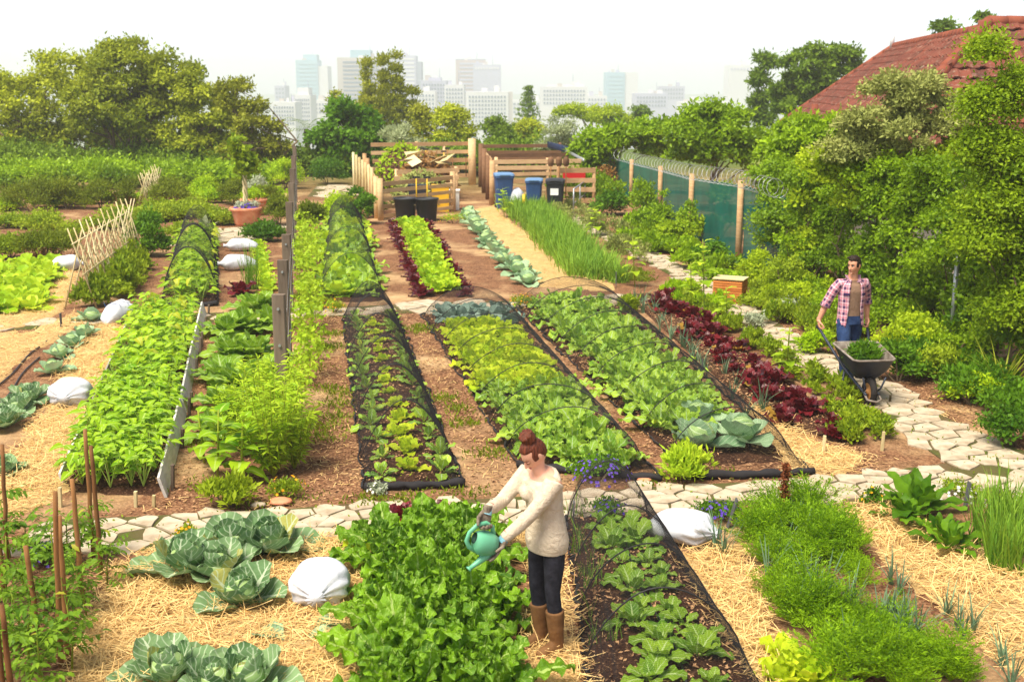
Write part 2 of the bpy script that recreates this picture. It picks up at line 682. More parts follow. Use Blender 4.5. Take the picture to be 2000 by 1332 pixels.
# ---------------------------------------------------------------- straw mulch
def straw_mat():
    m = NT('straw_sheet')
    p = m.pos()
    n1 = m.noise(2.0, 4, vec=p)
    mp = m.new('Mapping')
    mp.inputs['Scale'].default_value = (30, 7, 1)
    mp.inputs['Rotation'].default_value = (0, 0, .6)
    m.link(p, mp.inputs[0])
    n2 = m.noise(3.0, 5, .7, mp.outputs[0], 1.5)
    mp2 = m.new('Mapping')
    mp2.inputs['Scale'].default_value = (7, 34, 1)
    mp2.inputs['Rotation'].default_value = (0, 0, .3)
    m.link(p, mp2.inputs[0])
    n3 = m.noise(3.0, 5, .7, mp2.outputs[0], 1.5)
    f = m.math('MULTIPLY', m.math('ADD', n2, n3), .5)
    col = m.ramp(f, [(.34, C(128, 92, 54)), (.47, C(206, 166, 104)), (.6, C(240, 212, 156))])
    col = m.mix(m.math('MULTIPLY', m.ramp(n1, [(.5, (0, 0, 0)), (.7, (1, 1, 1))]), .4), col, C(170, 128, 82))
    m.done(col, .85, .15)
    m.bump(f, .9, .04)
    return m.mat


M['straw'] = straw_mat()
M['strand'] = leafmat('straw_strand', C(188, 138, 70), C(246, 212, 144), .6, .1, .3)


def straw_patch(pix, label_dense=900, lay=.012, near=True):
    """uneven straw sheet with loose stalks on it; ragged, feathered outline"""
    P = [G(*p) for p in pix]
    # ragged outline
    out = []
    for a in range(len(P)):
        p, q = P[a], P[(a + 1) % len(P)]
        k = max(2, int((q - p).length / .22))
        for t in range(k):
            w = p.lerp(q, t / k)
            out.append((w.x + rng.normal(0, .035), w.y + rng.normal(0, .05)))
    # grid mesh clipped to the outline (cells inside)
    lo, hi = np.min(out, 0), np.max(out, 0)
    st = .07 if near else .16
    gx = np.arange(lo[0], hi[0] + st, st)
    gy = np.arange(lo[1], hi[1] + st, st)
    XX, YY = np.meshgrid(gx, gy)
    ins = in_poly(XX.ravel(), YY.ravel(), out).reshape(XX.shape)
    hz = rng.normal(0, 1, XX.shape)
    for _ in range(2):
        hz = (hz + np.roll(hz, 1, 0) + np.roll(hz, -1, 0) + np.roll(hz, 1, 1) + np.roll(hz, -1, 1)) / 2.6
    ZZ = np.where(ins, lay + .012 + .010 * hz, -.012)
    cell = ins[:-1, :-1] | ins[1:, :-1] | ins[:-1, 1:] | ins[1:, 1:]
    idx = np.arange(XX.size).reshape(XX.shape)
    ii, jj = np.nonzero(cell)
    Q = np.stack([idx[ii, jj], idx[ii, jj + 1], idx[ii + 1, jj + 1], idx[ii + 1, jj]], 1)
    mb = MB()
    mb.add(np.stack([XX, YY, ZZ], -1).reshape(-1, 3), Q)
    o = mb.build('straw', [M['straw']])
    tag(o, kind='stuff')
    if label_dense:
        n = int(area(out) * label_dense)
        q = scatter(out, n)
        q = q + rng.normal(0, .06, q.shape)
        strands(q, lay + .02)
    return o


STR = MB()


def strands(q, z, L=(.08, .26), w=.0026):
    n = len(q)
    a = rng.uniform(0, 6.28, n)
    d = np.stack([np.cos(a), np.sin(a), rng.normal(0, .16, n)], 1)
    l = rng.uniform(L[0], L[1], n)
    p = np.concatenate([q, (z + np.abs(rng.normal(0, .016, n)))[:, None]], 1)
    nn = rdirs(n, 1.6)
    STR.leaves(p - d * l[:, None] / 2, d, nn, l, w, lambda t: 1.0, bend=rng.normal(0, .5, n), fold=0, na=2, nc=2)


# foreground left, around the cabbages and the sack
straw_patch([(130, 1345), (165, 1210), (215, 1120), (300, 1078), (420, 1066), (560, 1062), (690, 1045), (720, 1120), (700, 1345)], 1500)
# left, beside the bean bed
straw_patch([(-20, 1010), (60, 1000), (118, 965), (128, 900), (195, 775), (252, 640), (200, 632), (150, 690), (110, 765), (60, 835), (45, 880), (-20, 905)], 900)
straw_patch([(-20, 760), (60, 690), (150, 640), (200, 625), (150, 612), (60, 650), (-20, 655)], 300)
straw_patch([(-20, 620), (60, 596), (110, 560), (135, 520), (150, 540), (120, 610), (40, 640), (-20, 650)], 250)
# by the woman's boots
straw_patch([(1040, 1345), (1035, 1230), (1060, 1130), (1000, 1080), (1010, 1035), (1060, 1040), (1090, 1120), (1110, 1230), (1145, 1345)], 1500)
# between net tunnel and carrots
straw_patch([(1320, 1085), (1440, 1060), (1470, 1120), (1490, 1180), (1530, 1260), (1500, 1345), (1480, 1345), (1400, 1230), (1370, 1150)], 1500)
# right, beyond the carrots
straw_patch([(1620, 985), (1780, 985), (1850, 1050), (2020, 1140), (2020, 1330), (1900, 1250), (1760, 1120), (1680, 1040)], 1300)
# beside the beet row
straw_patch([(1470, 800), (1500, 800), (1600, 870), (1700, 895), (1640, 925), (1555, 930), (1500, 870)], 900)
# dry strips between the far rows
straw_patch([(1060, 560), (1010, 500), (945, 440), (925, 410), (965, 405), (1005, 440), (1100, 500), (1205, 570)], 120, near=False)
# thin straw spilled over soil by the cabbages and along rows
for pix, dens in (([(420, 1150), (560, 1140), (640, 1230), (560, 1300), (420, 1280)], 160), ([(1560, 860), (1760, 900), (1720, 915), (1500, 925)], 220),
                  ([(600, 950), (700, 960), (660, 600), (590, 640)], 130), ([(920, 950), (990, 930), (830, 640), (800, 640)], 130),
                  ([(340, 980), (600, 960), (560, 1000), (220, 1005)], 130), ([(1300, 930), (1240, 870), (1050, 620), (1080, 620)], 90),
                  ([(1760, 800), (1990, 880), (1960, 830), (1780, 770)], 120), ([(1110, 1340), (1090, 1060), (1250, 1050), (1480, 1340)], 60)):
    P = [G(*p) for p in pix]
    strands(scatter(P, int(area(P) * dens)), .008, (.04, .14), .0024)
tag(STR.build('loose_straw', M['strand'], smooth=False), kind='stuff')

# wood chips and clods lying on the soil
CH = MB()
for pix, dens in (([(150, 1010), (700, 985), (1240, 950), (1780, 925), (1500, 780), (1160, 600), (640, 610), (400, 620), (330, 980)], 260),
                  ([(1090, 1050), (1260, 1040), (1490, 1345), (1120, 1345)], 500), ([(420, 1140), (570, 1130), (640, 1250), (420, 1290)], 420),
                  ([(1740, 770), (2010, 890), (2010, 770), (1820, 690)], 420), ([(-20, 1345), (-20, 990), (240, 1060), (160, 1345)], 300),
                  ([(1440, 640), (1700, 740), (1620, 640), (1440, 540)], 200)):
    P = [G(*p) for p in pix]
    n = int(area(P) * dens)
    q = scatter(P, n)
    a = rng.uniform(0, 6.28, n)
    CH.flakes(np.concatenate([q, rng.uniform(.004, .02, (n, 1))], 1), np.stack([np.cos(a), np.sin(a), rng.normal(0, .2, n)], 1), rdirs(n, 1.8),
              rng.uniform(.02, .07, n), rng.uniform(.005, .016, n), fold=.4)
M['chips'] = leafmat('wood_chips', C(84, 52, 34), C(206, 162, 118), .8, .0, .1)
tag(CH.build('wood_chips', M['chips'], smooth=False), kind='stuff')

# ---------------------------------------------------------------- flagstone paths
M['joint'] = plain('path_joints', C(104, 84, 62), .95, .1, var2=C(74, 84, 36), nscale=2.2, bump=.6, bscale=30)
WEEDS = MB()


def clip(poly, nx, ny, c):
    """keep the side nx*x+ny*y <= c"""
    out = []
    for k in range(len(poly)):
        p, q = poly[k], poly[(k + 1) % len(poly)]
        dp, dq = nx * p[0] + ny * p[1] - c, nx * q[0] + ny * q[1] - c
        if dp <= 0:
            out.append(p)
        if dp * dq < 0:
            t = dp / (dp - dq)
            out.append((p[0] + (q[0] - p[0]) * t, p[1] + (q[1] - p[1]) * t))
    return out


def path(edges_a, edges_b, spacing, z0, skip=None, name='path', gap=.02):
    A = [G(*p) for p in edges_a]
    B = [G(*p) for p in edges_b]
    poly = [(p.x, p.y) for p in A] + [(p.x, p.y) for p in reversed(B)]
    mb = MB()
    n = len(A)
    V = [(p.x, p.y, z0) for p in A] + [(p.x, p.y, z0) for p in B]
    mb.add(V, [[k, k + 1, n + k + 1, n + k] for k in range(n - 1)])
    root = tag(mb.build(name, M['joint']), kind='structure')
    # seeds by dart throwing inside a slightly grown outline; cells only for those inside
    lo, hi = np.min(poly, 0) - .4, np.max(poly, 0) + .4
    pts = []
    tries = rng.uniform(lo, hi, (int((hi[0] - lo[0]) * (hi[1] - lo[1]) / spacing ** 2 * 40), 2))
    grid = {}
    for q in tries:
        k = (int(q[0] / spacing), int(q[1] / spacing))
        if all((q[0] - o[0]) ** 2 + (q[1] - o[1]) ** 2 > (spacing * r) ** 2 for a in (-1, 0, 1) for b in (-1, 0, 1) for o, r in grid.get((k[0] + a, k[1] + b), ())):
            grid.setdefault(k, []).append((q, rng.uniform(.62, .98)))
            pts.append(q)
    pts = np.array(pts)
    ins = in_poly(pts[:, 0], pts[:, 1], poly)
    if skip is not None:
        ins &= ~in_poly(pts[:, 0], pts[:, 1], skip)
    for k in np.nonzero(ins)[0]:
        c = pts[k]
        if rng.uniform() < .03:
            continue
        d = np.hypot(*(pts - c).T)
        cell = [(c[0] + sx * .6, c[1] + sy * .6) for sx, sy in ((-1, -1), (1, -1), (1, 1), (-1, 1))]
        g = gap * rng.uniform(.6, 1.5)
        for o in np.argsort(d)[1:16]:
            v = pts[o] - c
            L = d[o]
            cell = clip(cell, v[0] / L, v[1] / L, (c @ v) / L + L / 2 - g * rng.uniform(.6, 1.8))
            if len(cell) < 3:
                break
        if len(cell) < 3 or area(cell) < .012:
            continue
        # break edges up, round the corners, chip a little
        ring = []
        for a in range(len(cell)):
            p, q = np.array(cell[a]), np.array(cell[(a + 1) % len(cell)])
            e = np.linalg.norm(q - p)
            if e < .02:
                continue
            t0 = min(.4, .005 / e)
            for t in ((t0, .5, 1 - t0) if e > .12 else (t0, 1 - t0)):
                ring.append(p + (q - p) * t + rng.normal(0, .005, 2))
        if len(ring) < 4:
            continue
        ring = np.array(ring)
        h = .014 + rng.uniform(-.006, .008)
        ctr = ring.mean(0)
        tl = rng.normal(0, .012, 2)

        def at(s, z):
            r = ctr + (ring - ctr) * s
            return np.concatenate([r - ctr, (z + ((r - ctr) @ tl))[:, None]], 1)
        m2 = MB().rings([at(1, -.02), at(1, h - .003), at(.988, h)], cap=True)
        st = m2.build('stone', M['stone'], root, smooth=False)
        st.location = (ctr[0], ctr[1], z0)
    # moss and small weeds in the joints
    nW = int(area(poly) * 55)
    q = scatter(poly, nW)
    q = q + rng.normal(0, .02, q.shape)
    cl = rng.normal(0, 1, (nW, 1))
    WEEDS.flakes(np.concatenate([q, np.full((nW, 1), z0 + .012)], 1), rdirs(nW, .5), rdirs(nW, 1), rng.uniform(.015, .05, nW), rng.uniform(.004, .012, nW))
    return root, poly


# front path, crossing the picture
fa = [(30, 1085), (140, 1078), (250, 1078), (400, 1072), (560, 1066), (690, 1046), (840, 1042), (1000, 1036), (1120, 1016), (1260, 1000), (1400, 988), (1540, 986), (1680, 980), (1800, 978), (1960, 985)]
fb = [(90, 1020), (160, 1012), (260, 1010), (400, 1002), (560, 995), (690, 984), (830, 980), (1000, 972), (1120, 965), (1260, 952), (1400, 945), (1530, 938), (1660, 928), (1770, 915), (1850, 905)]
front_path, front_poly = path(fa, fb, .25, .006, gap=.010)
# diagonal path on the right, from the bins to the lower right corner
da = [(2080, 1010), (1960, 985), (1840, 900), (1751, 835), (1713, 796), (1653, 761), (1605, 735), (1560, 712), (1475, 660), (1430, 614), (1372, 575), (1285, 525), (1200, 478), (1130, 442), (1085, 418)]
db = [(2080, 905), (2000, 882), (1895, 842), (1846, 814), (1783, 782), (1735, 748), (1660, 712), (1601, 685), (1535, 642), (1470, 596), (1420, 566), (1350, 528), (1255, 482), (1170, 442), (1120, 416)]
side_path, side_poly = path(da, db, .30, .010, gap=.012)
# middle path, narrow, between the near and far beds
ma = [(-20, 648), (60, 644), (200, 636), (400, 632), (520, 626), (640, 620), (800, 612), (900, 610), (1060, 606), (1200, 596), (1290, 590)]
mb_ = [(-20, 628), (60, 624), (200, 618), (400, 612), (520, 608), (640, 602), (800, 594), (900, 590), (1060, 588), (1200, 578), (1270, 572)]
mid_path, mid_poly = path(ma, mb_, .55, .006, gap=.03)
# pale paving at the back of the left garden
path([(600, 385), (700, 385)], [(620, 362), (690, 362)], .7, .006, gap=.03)
path([(330, 480), (520, 470), (560, 450)], [(340, 458), (500, 440), (540, 430)], .7, .006, gap=.03)
M['weed'] = leafmat('small_weeds', C(70, 92, 28), C(140, 160, 56), .5, .3)
# grassy tufts on the trodden soil between beds
for pix, dens, hgt in (([(590, 960), (710, 965), (665, 640), (590, 640)], 60, .07), ([(915, 950), (985, 905), (825, 640), (790, 640)], 60, .07), ([(690, 985), (1240, 955), (1000, 930), (700, 960)], 50, .06),
                       ([(580, 610), (625, 600), (640, 450), (590, 450)], 160, .10), ([(340, 990), (600, 965), (640, 995), (220, 1010)], 45, .05), ([(380, 960), (420, 960), (440, 640), (410, 640)], 30, .05),
                       ([(1250, 950), (1740, 915), (1640, 905), (1290, 930)], 50, .06), ([(690, 985), (850, 978), (850, 965), (690, 970)], 300, .05), ([(1180, 500), (1440, 620), (1420, 630), (1160, 520)], 90, .1)):
    P = [G(*p) for p in pix]
    nc_ = max(3, int(area(P) * 2.2))
    cc = scatter(P, nc_)
    nW = int(area(P) * dens * 5)
    q = cc[rng.integers(0, nc_, nW)] + rng.normal(0, .13, (nW, 2))
    WEEDS.flakes(np.concatenate([q, np.full((nW, 1), .006)], 1), rdirs(nW, 1.3), rdirs(nW, .4), rng.uniform(.4, 1.3, nW) * hgt, rng.uniform(.006, .014, nW))
tag(WEEDS.build('weeds', M['weed'], smooth=False), kind='stuff')

# ---------------------------------------------------------------- the city below
CITY = empty
for nm, c1, c2 in (('glass', C(138, 176, 190), C(160, 192, 202)), ('beige', C(178, 168, 158), C(196, 188, 180)), ('white', C(206, 204, 204), C(220, 218, 214)), ('lav', C(168, 168, 188), C(184, 184, 202)),
                   ('tan', C(170, 148, 140), C(186, 168, 160)), ('dark', C(130, 138, 156), C(150, 158, 170))):
    M['city_' + nm] = plain('city_' + nm, c1, .7, .3, var2=c2, nscale=.02)  # tower tones paled, so part of the distant haze is in the colour
M['city_window'] = plain('city_window', C(104, 116, 134), .25, .5)


def tower(name, label, D, px0, px1, ptop, mat, rows=0, cols=0, depth=26, cap=None, band=False, side=None, wmat='city_window', grp=None):
    a, b = AT(px0, ptop, D), AT(px1, ptop, D)
    w, top = b.x - a.x, a.z
    base = -68
    root = empty(name, ((a.x + b.x) / 2, D, base))
    tag(root, label, 'building', grp)
    hh = top - base
    MB().box((0, depth / 2, hh / 2), (w, depth, hh)).build('wall', M[mat], root, False)
    if side:
        MB().box((w / 2 + side[0] / 2, depth / 2 + 1, (hh - side[1]) / 2), (side[0], depth, hh - side[1])).build('wing', M[side[2]], root, False)
    if cap:
        c0, c1, ct, cm = cap
        ca, cb = AT(c0, ct, D), AT(c1, ct, D)
        MB().box(((ca.x + cb.x) / 2 - root.location.x, depth / 2, hh + (ca.z - top) / 2), (cb.x - ca.x, depth * .6, ca.z - top)).build('roof_block', M[cm], root, False)
    for q in range(3):                                     # plant rooms and a mast
        bw = w * random.uniform(.08, .22)
        bh = random.uniform(1.5, 4.5)
        MB().box((random.uniform(-.36, .36) * w, depth * random.uniform(.2, .7), hh + bh / 2 - .01 * q), (bw, bw * .8, bh)).build('plant_room', M[random.choice(('city_white', 'city_lav', 'city_beige'))], root, False)
    MB().tube([(w * .2, depth / 2, hh), (w * .2, depth / 2, hh + random.uniform(5, 11))], .25, 4).build('mast', M['city_dark'], root)
    if rows:
        zlo = hh - rows * 3.6 * D / 1100 - 2
        fh = 3.6 * D / 1100
        if band:
            me = MB().box((0, 0, 0), (w * .8, .5, fh * .42)).mesh('window', M[wmat], False)
            for r in range(rows):
                put('window', me, root, (w * .03, -.12, hh - 3.5 - r * fh))
        else:
            cw = w * .9 / cols
            me = MB().box((0, 0, 0), (cw * .55, .5, fh * .5)).mesh('window', M[wmat], False)
            for r in range(rows):
                for c in range(cols):
                    put('window', me, root, (-w * .45 + cw * (c + .5), -.12, hh - 3.5 - r * fh))
    return root


tower('glass_tower', 'pale blue glass tower stepped at its top, leftmost of the high towers', 1250, 577, 620, 118, 'city_glass', 9, 1, cap=(590, 617, 107, 'city_glass'), side=(10, 6, 'city_white'), band=True, wmat='city_glass')
tower('office_block', 'beige office block with dark window bands and teal roof block', 950, 658, 745, 113, 'city_beige', 11, 1, cap=(682, 722, 98, 'city_glass'), band=True, side=None)
tower('striped_tower', 'lavender banded tower right of the beige office block', 1200, 764, 812, 109, 'city_lav', 14, 1, band=True, wmat='city_white', side=(5, 6, 'city_dark'))
tower('flat_topped_tower', 'tan flat-topped tower with dark cornice, behind the grey tower', 1250, 890, 948, 118, 'city_tan', 12, 1, band=True, wmat='city_lav', cap=(889, 949, 116, 'city_dark'))
tower('grey_tower', 'grey lavender tower beside the tan flat-topped tower', 1200, 924, 978, 127, 'city_lav', 1, 9, wmat='city_white')
tower('apartment_block', 'white apartment block with window grid below the tan tower', 850, 910, 993, 180, 'city_white', 9, 12, side=(3, 0, 'city_beige'))
tower('apartment_block', 'white stepped block with window grid below the blue glass tower', 850, 574, 606, 186, 'city_white', 9, 7, cap=(578, 600, 172, 'city_white'))
tower('apartment_block', 'low white block at the edge of the big trees, left end of the city', 800, 530, 576, 200, 'city_white', 5, 8)
tower('office_block', 'low pale stepped block between lavender tower and tan tower', 1000, 822, 872, 158, 'city_lav', 5, 8, cap=(836, 860, 152, 'city_lav'))
tower('office_block', 'white low block just left of the white apartment block', 900, 868, 906, 166, 'city_white', 6, 6)
tower('office_block', 'white block low behind the tall cypress trees', 900, 815, 850, 178, 'city_white', 5, 5)
tower('long_office', 'long white building right of the small dark pine', 1000, 1056, 1148, 170, 'city_white', 4, 14, cap=(1070, 1120, 166, 'city_white'))
tower('glass_tower', 'blue glass tower in the middle distance, right of the long white building', 1200, 1183, 1221, 142, 'city_glass', 8, 1, band=True, wmat='city_glass', side=(13, 0, 'city_white'))
tower('low_block', 'low grey block right of the blue glass tower', 1050, 1240, 1305, 183, 'city_lav', 3, 10)
tower('low_block', 'low blue grey block behind the bright hedge tops', 1250, 1290, 1338, 169, 'city_lav', 3, 8)
tower('low_block', 'low pale block between long white building and glass tower', 1150, 1140, 1186, 188, 'city_white', 3, 7)
tower('low_block', 'pale block right of the white apartment block, low', 1100, 990, 1058, 196, 'city_white', 3, 8)
tower('low_block', 'white block far right, low behind the green hedge', 950, 1330, 1425, 200, 'city_white', 3, 10)
tower('twin_tower', 'white ribbed tower standing alone to the right of the city', 1150, 1424, 1466, 128, 'city_white', 1, 6, wmat='city_lav')
tower('low_block', 'wide pale block low between the green tree and the conifers', 1000, 612, 662, 196, 'city_white', 3, 7)
tower('low_block', 'small hazy block at the left end of the far city', 1300, 536, 556, 168, 'city_lav', 3, 3)

# hazy air from the garden to the city
hz = MB()
hz.box((0, 1290, -15.5), (2600, 2660, 121))
ho = tag(hz.build('haze', [], smooth=False), kind='stuff')
hm = bpy.data.materials.new('haze_air')
hm.use_nodes = True
hn = hm.node_tree
hn.nodes.remove(hn.nodes['Principled BSDF'])
pv = hn.nodes.new('ShaderNodeVolumePrincipled')
pv.inputs['Color'].default_value = (.93, .96, 1, 1)
pv.inputs['Density'].default_value = .0007
pv.inputs['Anisotropy'].default_value = 0.0
hn.links.new(pv.outputs[0], hn.nodes['Material Output'].inputs['Volume'])
ho.data.materials.append(hm)
# ---------------------------------------------------------------- foliage materials
LM = {}
for nm, d, l, kw in (
        ('tree_olive', C(80, 102, 24), C(184, 198, 74), dict(trans=.25)),
        ('tree_green', C(52, 92, 22), C(118, 168, 44), dict(trans=.3)),
        ('tree_dark', C(62, 92, 32), C(124, 154, 56), dict(trans=.25)),
        ('tree_lime', C(104, 138, 22), C(182, 202, 52), dict(trans=.35)),
        ('cypress', C(96, 110, 34), C(168, 176, 76), dict(trans=.2)),
        ('olive_grey', C(112, 128, 80), C(178, 188, 140), dict(trans=.25)),
        ('hedge', C(56, 92, 18), C(152, 188, 48), dict(trans=.3, rough=.38)),
        ('robinia', C(76, 114, 22), C(160, 188, 52), dict(trans=.35)),
        ('hedge_yellow', C(100, 138, 26), C(180, 204, 62), dict(trans=.35)),
        ('flower_shrub', C(90, 110, 36), C(172, 176, 98), dict(trans=.2)),
        ('rosemary', C(62, 84, 24), C(140, 158, 60), dict(trans=.25)),
        ('rosemary_dry', C(118, 84, 44), C(176, 132, 72), dict(trans=.15)),
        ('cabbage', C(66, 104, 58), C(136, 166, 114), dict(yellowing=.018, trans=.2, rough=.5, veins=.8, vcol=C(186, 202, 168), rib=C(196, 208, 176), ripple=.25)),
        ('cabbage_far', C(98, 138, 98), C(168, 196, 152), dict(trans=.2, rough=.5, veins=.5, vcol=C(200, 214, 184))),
        ('cabbage_head', C(110, 150, 84), C(168, 192, 124), dict(trans=.1, rough=.5, veins=.8, vcol=C(200, 214, 176))),
        ('chard', C(46, 90, 16), C(122, 170, 44), dict(yellowing=.018, trans=.28, rough=.42, spec=.3, veins=.45, vcol=C(164, 196, 84), rib=C(176, 200, 110), ripple=.9)),
        ('lettuce', C(142, 182, 38), C(204, 222, 88), dict(trans=.35, rough=.42, ripple=.4)),
        ('lettuce_far', C(118, 168, 40), C(184, 212, 84), dict(trans=.35, rough=.45)),
        ('red_lettuce', C(56, 10, 20), C(124, 30, 36), dict(yellowing=.018, trans=.25, rough=.32, spec=.5, ripple=.5)),
        ('bean', C(92, 146, 28), C(160, 196, 62), dict(yellowing=.018, trans=.35, rough=.42, rib=C(184, 208, 104))),
        ('kale', C(88, 140, 46), C(168, 202, 100), dict(yellowing=.018, trans=.28, rough=.48, veins=.35, vcol=C(196, 216, 164), rib=C(190, 212, 156), ripple=.4)),
        ('kale_blue', C(84, 114, 104), C(142, 164, 146), dict(trans=.2, rough=.5, veins=.3, vcol=C(190, 206, 190))),
        ('squash', C(70, 118, 34), C(142, 178, 78), dict(yellowing=.018, trans=.3, rough=.5, veins=.6, vcol=C(180, 204, 130), rib=C(184, 206, 136))),
        ('verbena', C(112, 158, 40), C(182, 210, 84), dict(trans=.35)),
        ('tomato', C(58, 100, 34), C(128, 166, 70), dict(yellowing=.018, trans=.3)),
        ('carrot', C(44, 90, 12), C(142, 184, 42), dict(trans=.35)),
        ('leek', C(70, 116, 50), C(140, 178, 92), dict(trans=.25)),
        ('leek_blue', C(62, 92, 70), C(128, 156, 118), dict(trans=.2)),
        ('herb', C(74, 110, 26), C(158, 180, 66), dict(trans=.3)),
        ('herb_bright', C(110, 160, 22), C(176, 206, 52), dict(trans=.35)),
        ('herb_grey', C(128, 142, 108), C(196, 202, 172), dict(trans=.2)),
        ('herb_deep', C(40, 84, 22), C(106, 150, 48), dict(trans=.3)),
        ('dock', C(84, 40, 22), C(150, 84, 44), dict(trans=.1)),
        ('strap_leaf', C(92, 122, 44), C(180, 190, 100), dict(trans=.25)),
        ('stem', C(104, 124, 52), C(150, 164, 84), dict(trans=0.0)),
):
    LM[nm] = leafmat('leaf_' + nm, d, l, **kw)


# ---------------------------------------------------------------- trees and shrubs
def crown_leaves(mb, cen, rc, n, L, W, up=.35, flat=.85, spiky=0.0, droop=0.0, inner=.5):
    cen = np.asarray(cen, float)
    rc = np.broadcast_to(np.asarray(rc, float), (len(cen),))
    w = rc ** 2
    k = rng.choice(len(cen), n, p=w / w.sum())
    d = rdirs(n)
    d[:, 2] = np.where(d[:, 2] < -.35, -d[:, 2] * .6, d[:, 2])
    r = rc[k] * rng.uniform(0, 1, n) ** inner * (1 + .22 * rng.normal(size=n))
    P = cen[k] + d * r[:, None] * np.array([1, 1, flat])
    ct = rng.uniform(0, 1, len(cen))
    tint = np.clip(.55 * ct[k] + .45 * rng.uniform(0, 1, n), 0, 1)
    N = d * .8 + rdirs(n) * .55 + np.array([0, 0, up])
    D = rdirs(n) + d * .6 + np.array([0, 0, spiky * 3 - droop])
    mb.flakes(P, D, N, L * rng.uniform(.45, 1.45, n), W * rng.uniform(.5, 1.4, n), tint)


def clumps_in(c, r, k, rc):
    """clump centres spread over an ellipsoid, mostly near its skin"""
    d = rdirs(k)
    t = rng.uniform(.35, 1, k) ** .5
    return np.asarray(c) + d * t[:, None] * np.maximum(np.asarray(r) - rc * .7, .05)


def tree(name, label, d, blobs, mat, n, leaf=(.16, .05), rc=.55, base=None, trunk=.12, cat='tree', group=None, bark='bark', depth=1.0, spiky=0.0, gz=None, kper=14, limbs=8, stems=1, droop=0.0, up=.35):
    """blobs are (px, py, rx, ry) crown lobes of a tree standing d metres ahead"""
    cen, rcs, lobes = [], [], []
    for b in blobs:
        dd = d + (b[4] if len(b) > 4 else 0)
        c = AT(b[0], b[1], dd)
        k = dd * 1.03 / FPX
        r = np.array([b[2] * k, min(b[2], b[3] * 1.6) * k * depth, b[3] * k])
        kk = max(3, int(kper * (b[2] * b[3]) / (60 * 60) * (d / 45) ** 2 * (.55 / rc) ** 2))
        kk = min(kk, 60)
        cl = clumps_in(c, r, kk, rc)
        cen.append(cl)
        rcs.append(rc * rng.uniform(.65, 1.25, kk))
        lobes.append(c)
    cen = np.concatenate(cen)
    rcs = np.concatenate(rcs)
    z0 = ground_z(0, d) if gz is None else gz
    bx = AT(base if base is not None else blobs[0][0], 300, d).x
    root = tag(empty(name, (bx, d, z0)), label, cat, group)
    org = np.array([bx, d, z0])
    mb = MB()
    crown_leaves(mb, cen - org, rcs, n, leaf[0], leaf[1], spiky=spiky, droop=droop, up=up)
    mb.build('crown', LM[mat], root, False)
    if trunk:
        tb = MB()
        lc = np.array([list(c) for c in lobes]) - org
        top = lc[:, 2].mean()
        for sidx in range(stems):
            off = np.array([rng.normal(0, .25 * (stems > 1)), rng.normal(0, .2 * (stems > 1)), 0])
            goal = np.array([lc[:, 0].mean(), lc[:, 1].mean(), 0]) * .6 + off * 3
            pts = [off + goal * (t ** 1.5) + np.array([0, 0, -.2 + (top * .75 + .2) * t]) + rng.normal(0, .04, 3) for t in np.linspace(0, 1, 6)]
            tb.tube(pts, np.linspace(trunk, trunk * .45, 6), 7)
            for li in rng.choice(len(cen), min(limbs, len(cen)), replace=False):
                e = cen[li] - org
                s0 = pts[rng.integers(2, 6)]
                mid = (s0 + e) / 2 + np.array([0, 0, .12 * np.linalg.norm(e - s0)]) + rng.normal(0, .1, 3)
                tb.tube([s0, mid, e], [trunk * .42, trunk * .28, trunk * .1], 5, cap=False)
        tb.build('trunk', M[bark], root)
    return root


BT = 'big olive-green trees behind the herb garden'
tree('broadleaf_tree', 'broad olive-green tree at the left edge of the tree mass', 57, [(40, 220, 85, 90), (110, 160, 80, 70), (-20, 170, 70, 60), (70, 270, 90, 50), (0, 280, 60, 40)], 'tree_olive', 22000, (.20, .062), .6, 110, .13, group=BT, stems=2)
tree('broadleaf_tree', 'tallest rounded olive-green tree of the left tree mass', 55, [(245, 150, 95, 78), (330, 165, 85, 72), (190, 215, 80, 60), (290, 235, 100, 60), (215, 110, 50, 38), (250, 200, 110, 80)], 'tree_olive', 30000, (.20, .062), .6, 250, .16, group=BT, stems=3)
tree('broadleaf_tree', 'olive-green tree right of the tallest rounded tree, leaning trunk', 54, [(400, 220, 65, 75), (360, 275, 70, 45), (440, 250, 60, 60), (400, 290, 80, 40)], 'tree_olive', 18000, (.19, .06), .55, 310, .14, group=BT, stems=2)
tree('broadleaf_tree', 'loose yellowish tree at the right end of the left tree mass', 52, [(455, 180, 42, 48), (500, 250, 55, 72), (535, 290, 40, 45), (470, 300, 50, 40)], 'cypress', 12000, (.17, .05), .45, 480, .09, group=BT, stems=3)
tree('broadleaf_tree', 'shaded low tree filling the left tree mass at its foot', 58, [(60, 290, 80, 50), (170, 280, 90, 52), (280, 285, 90, 48), (390, 300, 80, 40), (120, 260, 60, 40)], 'tree_olive', 14000, (.20, .06), .6, 180, .12, group=BT, stems=3)
tree('elder_tree', 'bright green leafy tree between palm fronds and compost bays', 53, [(680, 245, 62, 55), (640, 285, 45, 40), (715, 290, 50, 45), (670, 330, 60, 35)], 'tree_green', 14000, (.21, .075), .5, 680, .1, bark='bark_dark')
CY = 'tall ragged conifers before the city'
for x, y, rx, ry, nm in ((716, 175, 17, 62, 'tall ragged conifer, leftmost spire of the conifer clump'), (748, 165, 15, 60, 'tall ragged conifer, second spire of the conifer clump'), (774, 172, 15, 66, 'tall ragged conifer, third spire of the conifer clump'), (806, 215, 15, 50, 'shorter ragged conifer at the right of the conifer clump')):
    tree('conifer', nm, 72, [(x, y - ry * .55, rx * .55, ry * .5), (x + 2, y + 10, rx, ry * .6), (x, y + 60, rx * 1.7, 50)], 'cypress', 5500, (.20, .045), .4, x, .1, group=CY, spiky=.35, gz=-1, kper=20)
